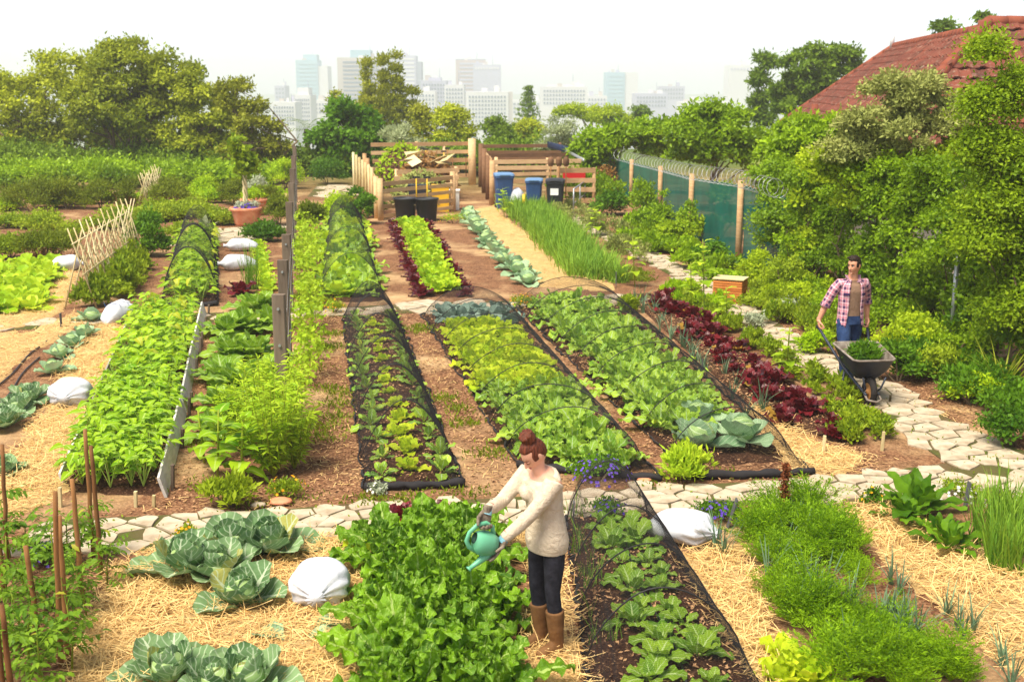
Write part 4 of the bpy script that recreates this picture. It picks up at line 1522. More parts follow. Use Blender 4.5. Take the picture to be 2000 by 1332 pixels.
# --- tunnel with blue cabbages, lime lettuce and turnip leaves
T2 = Bed((1012, 900), (1262, 922), (828, 615), (993, 609))
mound(T2, .06)
grid_bed(T2, BLUE, .36, .40, v0=.80, v1=.97, label='blue-green cabbage at the far end of the lime lettuce tunnel', group='blue-green cabbages', sc=(1, 1.3), z=.05)
grid_bed(T2, LET, .235, .24, v0=.34, v1=.80, u0=.10, u1=.84, label='lime-green lettuce in the middle of the crowded net tunnel', group='lime lettuces in the tunnel', sc=(.95, 1.55), z=.05, jit=.4)
grid_bed(T2, KALE, .29, .31, u0=.1, u1=.9, v0=-.01, v1=.36, jit=.4, label='leaf turnip at the near end of the lime lettuce tunnel', group='leaf turnips behind the woman', sc=(.75, 1.25), z=.05)
netting(T2, .55, (.05, .17, .29, .42, .55, .68, .82, .96), -.03, 1.0, 'long black net tunnel over lime lettuce and blue cabbages', rad=.00036, width=(-.04, 1.06))
# --- tunnel with turnips and cabbages
T3 = Bed((1330, 908), (1545, 900), (1010, 599), (1200, 591))
mound(T3, .06)
grid_bed(T3, KALE, .32, .36, v0=.10, v1=.99, u1=.82, label='turnip plant in the tunnel beside the red lettuce', group='turnips in the right-hand tunnel', sc=(.75, 1.4), z=.05, skip=.12, jit=.42)
for u, v, sc, lab in ((.30, .05, 1.55, 'big cabbage at the front of the right tunnel, left one'), (.70, .06, 1.6, 'big cabbage at the front of the right tunnel, right one'), (.5, .15, 1.3, 'big cabbage second from the front of the right tunnel')):
    place(random.choice(CABF), T3(u, v, .05), None, sc, lab, 'big cabbages at the tunnel front')
netting(T3, .56, (.03, .14, .26, .38, .50, .62, .75, .88, .98), -.05, 1.0, 'black net tunnel beside the red lettuce row', rad=.00036, width=(-.04, 1.06))
# --- beds beyond the middle path
LB = Bed((820, 580), (915, 578), (764, 436), (832, 434))
mound(LB, .06)
grid_bed(LB, LETF, .30, .32, u0=.18, u1=.86, label='green lettuce in the far lettuce bed', group='green lettuces, far bed', sc=(1.1, 1.5), z=.05)
for k in range(26):
    v = k / 26
    place(random.choice(REDF), LB(.02 + random.gauss(0, .04), v, .03), None, random.uniform(1, 1.5), 'dark red lettuce edging the left side of the far lettuce bed', 'red lettuces, left edge of far bed')
for k in range(20):
    v = k / 20
    place(random.choice(REDF), LB(.97 + random.gauss(0, .05), v, .03), None, random.uniform(.9, 1.4), 'dark red lettuce edging the right side of the far lettuce bed', 'red lettuces, right edge of far bed')
for k in range(4):
    place(random.choice(REDF), LB(random.uniform(.4, .7), random.uniform(.1, .7), .05), None, 1.2, 'dark red lettuce among the green ones in the far bed', 'red lettuces within far bed')
CBR = [G(1035, 556), G(1000, 525), G(968, 490), G(945, 460), G(925, 438), G(905, 420)]
for k in range(17):
    p = on_line(CBR, k / 16)
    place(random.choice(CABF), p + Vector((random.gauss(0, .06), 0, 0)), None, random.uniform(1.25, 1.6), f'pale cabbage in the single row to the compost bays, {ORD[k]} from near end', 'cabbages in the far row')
# leek bed
LKB = Bed((1110, 545), (1240, 565), (975, 402), (1055, 400))
LEEK = []
for q in range(4):
    mb = MB()
    n = 46
    a = rng.uniform(0, 6.28, n)
    e = np.radians(rng.uniform(58, 88, n))
    D = np.stack([np.cos(a) * np.cos(e), np.sin(a) * np.cos(e), np.sin(e)], 1)
    N = np.stack([-np.cos(a) * np.sin(e), -np.sin(a) * np.sin(e), np.cos(e)], 1)
    mb.leaves(np.concatenate([rng.normal(0, .10, (n, 2)), np.zeros((n, 1))], 1), D, N, rng.uniform(.35, .62, n), .011, lambda t: (1 - t) ** .5, bend=rng.uniform(.1, 1.1, n), fold=.3, na=4, nc=3)
    LEEK.append(tag(mb.build('garlic_chives', LM['leek']), None, 'chives'))
grid_bed(LKB, LEEK, .30, .34, label='clump of tall grassy garlic chives in the bed left of the side path', group='garlic chives', sc=(.85, 1.2), jit=.4)
# --- red lettuce row with leeks
RR = Bed((1505, 832), (1690, 868), (1238, 590), (1320, 580))
mound(RR, .05, u1=1.05)
RL = 'dark red leafy beet in the long row between tunnel and side path'
for k in range(50):
    v = k / 49
    place(random.choice(RED), RR(random.uniform(.15, .95), v + random.gauss(0, .012), .03), None, random.uniform(.6, 1.3), RL, 'dark red leafy beets', .12)
SPR = []
for q in range(3):
    mb = MB()
    n = 13
    a = rng.uniform(0, 6.28, n)
    e = np.radians(rng.uniform(55, 88, n))
    D = np.stack([np.cos(a) * np.cos(e), np.sin(a) * np.cos(e), np.sin(e)], 1)
    N = np.stack([-np.cos(a) * np.sin(e), -np.sin(a) * np.sin(e), np.cos(e)], 1)
    mb.leaves(np.concatenate([rng.normal(0, .015, (n, 2)), np.zeros((n, 1))], 1), D, N, rng.uniform(.2, .42, n), .009, lambda t: (1 - t) ** .5, bend=rng.uniform(0, 1.1, n), fold=.35, na=4, nc=3)
    SPR.append(tag(mb.build('spring_onion', LM['leek_blue']), None, 'spring onion'))
THIN = []
for q in range(2):
    mb = MB()
    n = 9
    a = rng.uniform(0, 6.28, n)
    e = np.radians(rng.uniform(60, 88, n))
    D = np.stack([np.cos(a) * np.cos(e), np.sin(a) * np.cos(e), np.sin(e)], 1)
    N = np.stack([-np.cos(a) * np.sin(e), -np.sin(a) * np.sin(e), np.cos(e)], 1)
    mb.leaves(np.concatenate([rng.normal(0, .03, (n, 2)), np.zeros((n, 1))], 1), D, N, rng.uniform(.18, .34, n), .0045, lambda t: (1 - t) ** .5, bend=rng.uniform(0, .9, n), fold=.3, na=4, nc=3)
    THIN.append(tag(mb.build('thin_onion', LM['leek']), None, 'spring onion'))
for k in range(22):
    place(random.choice(SPR), RR(random.uniform(-.25, .15), random.random(), 0), None, random.uniform(.8, 1.1), 'blue-green onion clump on the tunnel side of the red beets', 'onions by the red beets')


def grow_herbs(pix, n, mat, label, group, r=(.14, .24), h=(.2, .34), leaf=(.06, .016), nl=420, cat='herb', name=None, spiky=.3, variants=3):
    name = name or group.split(',')[0].split(' ')[0].lower() + ('_bush' if h[1] > .6 else '_herb')
    name = {'low_herb': 'garden_herb', 'low_bush': 'low_shrub', 'herbs_herb': 'edging_herb', 'herbs_bush': 'bank_herb', 'bushes_bush': 'leafy_bush', 'beans_bush': 'trellis_bean', 'climbers_bush': 'net_climber', 'yellow_bush': 'yellow_shrub'}.get(name, name)
    rm, hm2 = (r[0] + r[1]) / 2, (h[0] + h[1]) / 2
    nl = int(nl * (1 if rm < .3 else 2.2))
    pr = [shrub(name, None, (0, 0, 0), rm, hm2, mat, nl, leaf, cat, None, spiky, k=11, stems=0) for _ in range(variants)]
    P = [G(*p) for p in pix]
    for q in scatter(P, n):
        o = place(random.choice(pr), Vector((q[0], q[1], 0)), None, (random.uniform(*r) / rm,) * 2 + (random.uniform(*h) / hm2,), label, group)


grow_herbs([(1650, 868), (1745, 862), (1690, 800), (1590, 738), (1470, 672), (1415, 615), (1320, 577), (1320, 590), (1500, 705), (1600, 790)], 52, 'herb', 'bright feathery herb between the red beets and the side path', 'herbs along the side path edge', (.10, .2), (.15, .3))
grow_herbs([(1260, 575), (1330, 560), (1420, 605), (1400, 625)], 12, 'herb_bright', 'low bright herb at the far end of the red beet row', 'herbs at the far end of the beet row')
grow_herbs([(1060, 405), (1110, 405), (1230, 470), (1260, 520), (1200, 500)], 26, 'mauve_herb' if 'mauve_herb' in LM else 'flower_shrub', 'mauve-flowered herb on the edge of the garlic chives bed', 'mauve flowering herbs', (.2, .35), (.35, .6))
# ---------------------------------------------------------------- foreground vegetables
random.seed(31)
# cabbages by the white sack
for px, py, sc, lab in ((365, 1120, 1.4, 'big green cabbage, leftmost of the cabbage group by the white sack'), (460, 1085, 1.4, 'big green cabbage at the back of the group by the white sack'), (525, 1080, 1.4, 'big green cabbage nearest the flagstone path'),
                        (430, 1130, 1.25, 'green cabbage in the middle of the group by the white sack'), (475, 1180, 1.25, 'spreading cabbage at the front of the group by the white sack')):
    place(random.choice(CAB), G(px, py), None, sc, lab, 'cabbages by the white sack', .12)
for px, py, sc, lab in ((330, 1330, 1.2, 'large blue-green cabbage at the bottom edge, left one'), (420, 1350, 1.0, 'blue-green cabbage at the bottom edge, middle one'), (490, 1345, 1.15, 'large blue-green cabbage at the bottom edge, right one')):
    place(random.choice(CAB), G(px, py), None, sc, lab, 'cabbages at the bottom edge', .12)
# cut leaves lying on the straw
for px, py, az, L in ((555, 1255, 2.6, .30), (600, 1250, .2, .24), (615, 1232, .5, .26)):
    o = leaf_mb(az, .1, L, L * .4, prof_round, .03, 0, .4, cup=.2, ruf=.1, na=8, nc=5, wav=.04).build('fallen_leaf', LM['cabbage_far'], None, True, G(px, py))
    tag(o, {2.6: 'pale cut cabbage leaf on the straw, left of three', .2: 'pale cut cabbage leaf on the straw, middle of three', .5: 'pale cut cabbage leaf on the straw nearest the sack'}[az], 'leaf', 'cut cabbage leaves')
# cabbage row on the far left
for px, py, sc, lab in ((165, 660, 1.2, 'cabbage at the far end of the left row, by the printed sack'), (140, 678, 1.1, 'second cabbage of the left row'), (118, 700, 1.1, 'third cabbage of the left row'), (103, 730, 1.05, 'fourth cabbage of the left row'),
                        (60, 785, 1.1, 'cabbage right of the drip hoses, far one of the near left group'), (35, 805, 1.0, 'cabbage of the near left group by the straw, middle one'), (10, 835, 1.1, 'cabbage at the left picture edge beside the straw'), (12, 925, .8, 'small cabbage at the left picture edge by the stakes'), (180, 628, 1.2, 'cabbage plant left of the printed sack')):
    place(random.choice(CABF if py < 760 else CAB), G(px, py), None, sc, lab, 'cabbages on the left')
# chard bed
CHB = Bed((748, 1400), (985, 1400), (735, 1062), (940, 1048))
nv, nu = 9, 4
for b in range(nv):
    for a in range(nu):
        u, v = (a + .5 + random.uniform(-.2, .2)) / nu, (b + .5 + random.uniform(-.2, .2)) / nv
        place(random.choice(CHARD), CHB(u + random.gauss(0, .03), v), None, random.uniform(.72, 1.18), f'glossy crinkled chard plant, {ORD[nv - 1 - b]} row from the path, {ORD[a]} from the left', 'chard in the foreground bed', .25)
for px, py in ((760, 1060), (840, 1050), (895, 1048), (720, 1090)):
    place(random.choice(LET), G(px, py), None, 1.4, 'green lettuce at the path end of the chard bed', 'lettuce at the chard bed end')
for px, py, l in ((785, 1012, 'dark red lettuce at the path edge, left one'), (850, 1012, 'dark red lettuce at the path edge, right one')):
    place(random.choice(RED), G(px, py), None, .9, l, 'red lettuces at the chard bed end')
# front net tunnel with young squash
T4 = Bed((1150, 1360), (1500, 1360), (1105, 1012), (1262, 1004))
mound(T4, .05)
for k in range(11):
    v = .04 + k * .085
    for u in (.45, .72):
        place(random.choice(SQ), T4(u + random.gauss(0, .05), v + random.gauss(0, .012), .04), None, random.uniform(.5, .85), f'young squash plant under the front net tunnel, {ORD[k]} from near end, ' + ('left row' if u < .5 else 'right row'), 'squash under the front tunnel', .1)
for k in range(14):
    place(random.choice(THIN), T4(.12 + random.gauss(0, .05), random.random(), .02), None, random.uniform(.7, 1.0), 'thin onion clump along the left side of the front tunnel', 'onions in the front tunnel')
netting(T4, .58, (.14, .38, .62, .97), -.1, 1.0, 'front black net tunnel over young squash plants', cell=.013, rad=.00055, front_drop=False, hoop_r=.006, back_open=True)
pts = [T4(.55 + .03 * math.sin(9 * t), t, .065) for t in np.linspace(-.05, .75, 16)]
tag(MB().tube(pts, .009, 6).build('drip_hose', M['black_plastic']), 'black drip hose lying between squash plants in the front tunnel', 'hose')
for k, (pa, pb) in enumerate((((-10, 760), (90, 668)), ((-10, 800), (75, 700)))):
    pts = [G(*pa).lerp(G(*pb), t) + Vector((.03 * math.sin(7 * t), 0, .02)) for t in np.linspace(0, 1, 12)]
    tag(MB().tube(pts, .011, 6).build('drip_hose', M['black_plastic']), ['dark drip hose on the left soil, farther one', 'dark drip hose on the left soil, nearer one'][k], 'hose', 'drip hoses on the left')
# carrots
CAR = []
for q in range(4):
    mb = MB()
    for f in range(15):
        a = f * 2.4 + random.gauss(0, .3)
        el = R(random.uniform(35, 86))
        L = random.uniform(.20, .44)
        D = np.array([math.cos(a) * math.cos(el), math.sin(a) * math.cos(el), math.sin(el)])
        bd = random.uniform(.3, .9)
        ts = np.linspace(0, 1, 6)
        pts = np.array([D * L * t - np.array([0, 0, bd * .12 * t * t]) for t in ts])
        mb.tube(pts, np.linspace(.0035, .0015, 6), 3, cap=False, A=.7)
        sd = np.cross(D, [0, 0, 1])
        sd /= np.linalg.norm(sd)
        nn = 84
        tt = rng.uniform(.28, 1, nn)
        sg = rng.choice([-1, 1], nn)
        wl_ = (.085 * np.sin(math.pi * np.clip((tt - .15) / .95, 0, 1)) + .012)
        off = rng.uniform(0, 1, nn) * wl_
        P = D[None] * (L * tt)[:, None] - np.array([0, 0, 1])[None] * (bd * .12 * tt ** 2)[:, None] + sd[None] * (sg * off)[:, None] + rng.normal(0, .006, (nn, 3))
        mb.flakes(P, D[None] * .7 + sd[None] * sg[:, None] + rng.normal(0, .4, (nn, 3)), rdirs(nn, .9), rng.uniform(.02, .04, nn), rng.uniform(.0028, .005, nn))
    CAR.append(tag(mb.build('carrot', LM['carrot'], None, False), None, 'carrot plant'))
for pix, n in (([(1430, 1075), (1640, 1060), (1600, 1005), (1470, 1000)], 24), ([(1490, 1180), (1700, 1150), (1640, 1060), (1450, 1080)], 30), ([(1580, 1260), (1790, 1240), (1710, 1150), (1520, 1190)], 30), ([(1620, 1360), (1900, 1345), (1800, 1240), (1590, 1270)], 32)):
    P = [G(*p) for p in pix]
    holes = scatter(P, 2)
    for q in scatter(P, n):
        if min(np.hypot(*(holes - q).T)) < .17:
            place(random.choice(SPR), Vector((q[0], q[1], 0)), None, random.uniform(.7, 1.0), 'blue-green spring onion clump among the carrots', 'spring onions among the carrots')
            continue
        place(random.choice(CAR), Vector((q[0], q[1], 0)), None, random.uniform(.6, 1.3), 'feathery carrot plant in the right foreground bed', 'carrot tops, right foreground')
for px, py in ((1640, 1050), (1655, 1060), (1740, 1140), (1755, 1160), (1850, 1200), (1870, 1230), (1880, 1250), (1900, 1240), (1960, 1300), (1975, 1340), (1500, 1130), (1510, 1110), (1560, 1210), (1590, 1180), (1650, 1290), (1660, 1330), (1400, 1075), (1415, 1085), (1600, 1200), (1750, 1300)):
    place(random.choice(SPR), G(px, py), None, random.uniform(.75, 1.1), 'blue-green spring onion clump among the carrots', 'spring onions among the carrots')
place(LET[0], G(1555, 1312), None, 1.15, 'lime lettuce at the bottom edge nearest the carrots')
place(LET[2], G(1578, 1335), None, 1.1, 'lime lettuce at the very bottom edge, right of its neighbours')
place(LET[0], G(1536, 1290), None, .95, 'lime lettuce at the bottom edge, farthest back of the bunch')
place(LET[1], G(1526, 1332), None, 1.1, 'lime lettuce at the bottom edge beside the straw')
# right-hand broad-leaved plants and leeks
for px, py, sc, lab in ((1790, 1005, 1.25, 'large dark green leafy plant beside the path corner'), (1770, 1020, .9, 'leafy plant at the foot of the large dark green one'), (1855, 1075, .85, 'smaller dark green leafy plant right of the straw'), (1835, 1050, .7, 'small leafy plant between the two dark green ones')):
    place(random.choice(HOR), G(px, py), None, sc, lab, 'dark leafy plants by the path corner')
LEK = []
for q in range(3):
    mb = MB()
    n = 22
    a = rng.uniform(0, 6.28, n)
    e = np.radians(rng.uniform(66, 89, n))
    D = np.stack([np.cos(a) * np.cos(e), np.sin(a) * np.cos(e), np.sin(e)], 1)
    N = np.stack([-np.cos(a) * np.sin(e), -np.sin(a) * np.sin(e), np.cos(e)], 1)
    mb.leaves(np.concatenate([rng.normal(0, .04, (n, 2)), np.zeros((n, 1))], 1), D, N, rng.uniform(.35, .6, n), .008, lambda t: (1 - t) ** .45, bend=rng.uniform(0, .6, n), fold=.35, na=5, nc=3)
    LEK.append(tag(mb.build('leek', LM['leek'], None), None, 'leek'))
for k in range(26):
    p = G(random.uniform(1905, 2010), random.uniform(1020, 1130))
    place(random.choice(LEK), p, None, random.uniform(.8, 1.1), 'tall green leek clump at the right edge', 'leeks at the right edge')


# pansies and other edging flowers
def flowers(name, label, pos, r, h, mat, fmat, n, nf, group=None, leaf=(.035, .010), fs=.018, cat='flower'):
    root = shrub(name, label, pos, r, h, mat, n, leaf, cat, group, .2, k=9, stems=3)
    nz = nf
    d = rdirs(nz)
    d[:, 2] = np.abs(d[:, 2]) + .25
    d /= np.linalg.norm(d, axis=1)[:, None]
    P = d * np.array([r, r, h]) * rng.uniform(.85, 1.1, nz)[:, None]
    fb = MB()
    for k in range(5):
        a = k * 1.2566
        t1 = np.cross(d, [0.3, .1, 1.0])
        t1 /= np.linalg.norm(t1, axis=1)[:, None]
        t2 = np.cross(d, t1)
        fb.flakes(P, t1 * math.cos(a) + t2 * math.sin(a) + d * .3, d, fs, fs * .55)
    tag(fb.build('flower', M[fmat], root, False), kind='stuff')
    return root


EF = 'flowers edging the paths'
flowers('pansies', 'purple pansies at the near end of the lime lettuce tunnel', G(1170, 940), .34, .26, 'herb_deep', 'purple', 1500, 120, EF)
flowers('pansies', 'purple pansies beside the slate label at the chard bed', G(1190, 1012), .22, .18, 'herb_deep', 'purple', 900, 40, EF)
flowers('pansies', 'deep blue pansies left of the leaning slate label', G(1405, 1012), .24, .16, 'herb_deep', 'purple', 1000, 80, EF)
flowers('pansies', 'purple pansies at the foot of the tomato stakes', G(95, 1100), .2, .18, 'herb_deep', 'purple', 900, 60, EF)
flowers('calendula', 'orange calendula plant beside the reddish stone', G(560, 968), .22, .2, 'herb', 'orange_fl', 900, 18, EF)
flowers('calendula', 'orange flowers beside the cabbages at the path', G(362, 1058), .12, .18, 'herb', 'orange_fl', 400, 24, EF)
flowers('marigold', 'orange marigold beside the dark green leafy plant', G(1700, 985), .13, .18, 'herb_deep', 'orange_fl', 500, 12, EF)
flowers('alyssum', 'small white flowers beside the slate label on the right', G(1870, 975), .25, .16, 'herb', 'white_fl', 900, 60, EF)
flowers('alyssum', 'small white flowers behind the leeks at the right edge', G(1970, 1005), .28, .14, 'herb', 'white_fl', 900, 60, EF)
flowers('alyssum', 'variegated white-flowered tuft beside the front of the sparse tunnel', G(738, 965), .12, .12, 'herb_grey', 'white_fl', 400, 14, EF)
flowers('marigold', 'yellow marigold between the two tunnels by the middle path', G(650, 612), .25, .25, 'herb', 'orange_fl', 700, 30, EF)
flowers('marigold', 'bright yellow flowers at the middle path by the right tunnel', G(1020, 600), .3, .26, 'herb', 'orange_fl', 700, 70, EF)
flowers('marigold', 'yellow flowers at the foot of the small net tent', G(300, 610), .25, .3, 'herb', 'orange_fl', 600, 24, EF)
flowers('marigold', 'low yellow plant behind the cabbage row by the pallets', G(885, 435), .5, .25, 'herb_bright', 'orange_fl', 900, 60, EF)
for px, py, r, h, mat, lab in ((445, 990, .27, .28, 'herb', 'small bright green shrub at the foot of the sunflowers'), (1340, 935, .30, .33, 'verbena', 'lime-green herb in front of the right tunnel'), (1225, 610, .2, .3, 'herb', 'herb at the far corner of the right tunnel')):
    shrub('herb_plant', lab, G(px, py), r, h, mat, 1300, (.09, .017), 'herb', 'single herbs at the bed ends', .3)
# dark seed spike
root = tag(empty('dock_spike', G(1530, 1015)), 'tall reddish brown seed spike standing by the front path', 'plant')
mb = MB()
n = 900
h = rng.uniform(.12, .55, n)
mb.flakes(np.stack([rng.normal(0, .028, n) * (1.1 - h), rng.normal(0, .028, n) * (1.1 - h), h], 1), rdirs(n, .5), rdirs(n), .025, .009)
mb.build('seed_head', LM['dock'], root, False)
MB().tube([(0, 0, 0), (0, 0, .5)], [.008, .004], 5).build('stem', LM['dock'], root)

# ---------------------------------------------------------------- tomatoes on stakes
TOM = []
for q in range(4):
    root = tag(empty('tomato_plant'), None, 'tomato plant')
    mb = MB()
    hh = random.uniform(.4, .58)
    for b in range(20):
        a = b * 2.4
        z = random.uniform(.08, hh)
        el = R(random.uniform(-15, 45))
        D = np.array([math.cos(a) * math.cos(el), math.sin(a) * math.cos(el), math.sin(el)])
        L = random.uniform(.16, .27)
        sd = np.cross(D, [0, 0, 1])
        sd /= np.linalg.norm(sd)
        B = np.array([0, 0, z])
        mb.tube([B, B + D * L * .6, B + D * L - np.array([0, 0, .03])], [.004, .003, .002], 3, cap=False, A=.4)
        pos, dr = [], []
        for t in (.35, .55, .75):
            for sg in (-1, 1):
                pos.append(B + D * L * t - np.array([0, 0, .03 * t * t]))
                dr.append(sd * sg + D * .5 - np.array([0, 0, .25]))
        pos.append(B + D * L * .9)
        dr.append(D - np.array([0, 0, .2]))
        mb.leaves(pos, dr, np.tile([0, 0, 1.0], (7, 1)) + rng.normal(0, .25, (7, 3)), rng.uniform(.05, .09, 7), rng.uniform(.013, .022, 7), prof_lance, bend=.8, fold=.25, na=6, nc=3, lob=.35)
    mb.build('foliage', LM['tomato'], root)
    MB().tube([(0, 0, -.02), (.02, .01, hh * .5), (0, 0, hh)], [.009, .007, .004], 5).build('stem', LM['stem'], root)
    TOM.append(note_kids(root))
for px, py, sc in ((190, 1085, .9), (140, 1110, 1), (60, 1115, 1), (20, 1090, 1.1), (210, 1150, .85), (120, 1180, 1.1), (60, 1190, 1), (10, 1180, 1), (170, 1210, .9), (110, 1260, 1.1), (40, 1270, 1), (-10, 1260, 1), (140, 1320, 1), (60, 1335, 1.1), (0, 1330, 1), (90, 1370, 1)):
    place(random.choice(TOM), G(px, py), None, sc, 'leafy tomato plant tied to brown stakes in the left foreground', 'tomatoes on stakes', .15)
ST = 'brown stakes among the tomatoes'
for k, (x0, y0, x1, y1, lab) in enumerate(((14, 1110, 4, 868, 'tall brown stake at the left edge, far one'), (78, 1262, 50, 1066, 'short thick brown stake left of the paired stakes'), (118, 1300, 108, 962, 'tall brown stake, left one of the close pair'), (134, 1290, 116, 1010, 'brown stake, right one of the close pair'),
                                           (162, 1180, 141, 935, 'brown stake between the two close pairs'), (182, 1090, 167, 840, 'tallest brown stake before the bean bed'), (198, 1120, 177, 872, 'brown stake just right of the tallest one'), (28, 1400, 2, 1182, 'thick brown stake at the bottom left corner'), (10, 1390, -14, 1150, 'brown stake cut by the left picture edge'), (8, 1150, -6, 1010, 'short brown stake at the left edge by the tomatoes'))):
    b = G(x0, y0)
    # the top sits where its own lean puts it
    tx = AT(x1, y1, b.y + random.uniform(-.05, .05))
    pts = [np.array(b) + (np.array(tx) - np.array(b)) * t + rng.normal(0, .004, 3) for t in np.linspace(0, 1, 7)]
    pts[0][2] -= .1
    tag(MB().tube(pts, np.linspace(.022, .017, 7) * rng.uniform(.95, 1.1), 8).build('stake', M['stake']), lab, 'stake', ST)

# ---------------------------------------------------------------- sunflowers, verbena, squash beside the posts
def sunflower(name, label, pos, h, nleaf, L, mat, group=None, cat='sunflower'):
    root = tag(empty(name, pos), label, cat, group)
    lean = rng.normal(0, .05, 2)
    MB().tube([(0, 0, -.03), (lean[0] * .5, lean[1] * .5, h * .5), (lean[0], lean[1], h)], [.014, .012, .008], 6, A=.5).build('stem', LM['stem'], root)
    for q in range(nleaf):
        t = .2 + .8 * q / nleaf
        a = q * 2.4
        el = R(lerp(5, 45, t))
        LL = L * lerp(1.1, .6, t) * random.uniform(.85, 1.15)
        D = (math.cos(a) * math.cos(el), math.sin(a) * math.cos(el), math.sin(el))
        N = (-math.cos(a) * math.sin(el), -math.sin(a) * math.sin(el), math.cos(el))
        mb = MB()
        mb.leaves([(lean[0] * t, lean[1] * t, h * t)], [D], [N], LL, LL * .40, lambda x: .08 if x < .18 else prof_heart((x - .18) / .82), bend=random.uniform(.7, 1.4), fold=.12, na=8, nc=5, ruf=.06)
        mb.build('leaf', LM[mat], root)
    return root


for px, py, h, L, lab in ((425, 935, .75, .34, 'broad-leaved young sunflower at the near end of the post row bed'), (470, 945, .7, .32, 'broad-leaved young sunflower left of the narrow-leaved shrub'), (400, 905, .6, .3, 'broad-leaved young sunflower closest to the white board')):
    sunflower('sunflower', lab, G(px, py), h, 12, L, 'bean', 'young sunflowers near the white board')
for px, py, h, L, lab in ((1375, 585, 1.15, .36, 'tall pale green sunflower standing by the side path'), (1350, 595, .8, .3, 'sunflower stem left of the tall pale green one'), (1240, 560, 1.0, .36, 'young sunflower beside the garlic chives'), (1420, 640, .7, .3, 'young sunflower before the slatted box'), (1535, 735, .72, .28, 'single young sunflower beside the path, left of the man'), (985, 425, .9, .4, 'sunflower in front of the far blue bin'), (1165, 462, .8, .38, 'broad-leaved sunflower near the handrail')):
    sunflower('sunflower', lab, G(px, py), h, 14, L, 'verbena', 'sunflowers along the side path')


def verbena(name, label, pos, h, r, ns, mat='verbena', group=None, L=.12):
    root = tag(empty(name, pos), label, 'shrub', group)
    sb, lb = MB(), MB()
    for q in range(ns):
        a = rng.uniform(0, 6.28)
        rr = r * rng.uniform(.1, 1) ** .6
        hh = h * rng.uniform(.55, 1.05)
        pts = np.array([[math.cos(a) * rr * t ** .8, math.sin(a) * rr * t ** .8, hh * t - .1 * rr * t * t] for t in np.linspace(0, 1, 8)])
        sb.tube(pts, np.linspace(.008, .003, 8), 4, cap=False, A=.5)
        n = 40
        tt = rng.uniform(.15, 1, n)
        P = np.stack([np.interp(tt, np.linspace(0, 1, 8), pts[:, c]) for c in range(3)], 1)
        az = rng.uniform(0, 6.28, n)
        D = np.stack([np.cos(az), np.sin(az), rng.uniform(-.1, .9, n)], 1)
        lb.leaves(P, D, rdirs(n, 1.2), L * rng.uniform(.6, 1.2, n), .011, prof_lance, bend=rng.uniform(.3, 1.1, n), fold=.3, na=4, nc=3)
    sb.build('stems', LM['stem'], root)
    lb.build('foliage', LM[mat], root)
    return root


for px, py, h, r, ns, lab in ((535, 930, 1.05, .42, 34, 'bright narrow-leaved shrub at the foot of the nearest post'), (560, 880, .95, .38, 26, 'narrow-leaved shrub behind the nearest one at the posts'), (520, 860, .95, .4, 28, 'narrow-leaved shrub between the sunflowers and the posts'), (480, 890, .8, .38, 28, 'narrow-leaved shrub nearest the sunflowers'), (575, 915, .75, .33, 22, 'low narrow-leaved shrub right of the nearest post'), (548, 830, .9, .36, 26, 'narrow-leaved shrub farthest along the posts')):
    verbena('lemon_verbena', lab, G(px, py), h, r, ns, group='narrow-leaved shrubs at the post row')
SQP = [rosette('squash_plant', 'squash plant', 'squash', 16, .5, .34, (82, 24), (.3, 1.1), prof_lyre, fold=.1, ruf=.18, na=9, nc=5, wav=.06, lob=.15, inner=.7) for _ in range(2)]
for px, py, sc, lab in ((440, 800, 1.0, 'large squash plant before the narrow-leaved shrubs'), (470, 760, 1.1, 'large squash plant left of the nearest post'), (455, 700, 1.15, 'large squash plant, third along the post row bed'), (480, 650, 1.2, 'large squash plant, fourth along the post row bed'), (500, 610, 1.2, 'large squash plant at the far end of the post row bed'), (420, 850, .9, 'squash plant nearest the white board'), (505, 800, 1.0, 'squash plant just left of the narrow-leaved shrubs'), (500, 700, 1.15, 'squash plant against the second post'), (435, 745, 1.0, 'squash plant on the board side, middle of the bed'), (445, 655, 1.1, 'squash plant on the board side, far part of the bed'), (530, 640, 1.1, 'squash plant against the third post'), (515, 745, 1.1, 'squash plant against the nearest post')):
    place(random.choice(SQP), G(px, py), None, sc, lab, 'squash plants in the post row bed')
# young lettuces and fennel further along
for k in range(14):
    p = G(lerp(522, 505, k / 13), lerp(570, 480, k / 13))
    place(random.choice(LETF), p, None, 1.2, 'lime lettuce in the little row beside the far posts', 'lettuces beside the far posts')
tuft('fennel', 'tall wispy green fennel clump beside the white sacks', G(492, 565), 90, .95, .007, 'leek', (72, 89), (0, .35), 'herb', None, .07)
o = place(RED[0], G(470, 575), None, 1.6, 'dark red lettuce beside the far white sacks')
# ---------------------------------------------------------------- left herb garden
random.seed(41)


def shrub_px(name, label, px, py, rx, hpx, mat, n, leaf, group=None, spiky=.3, cat='shrub', k=12, rcf=.45):
    p = G(px, py)
    m = p.y * 1.02 / FPX
    r = rx * m
    return shrub(name, label, p, r, hpx * m * 1.03, mat, n, leaf, cat, group, spiky, rc=r * rcf, k=k)


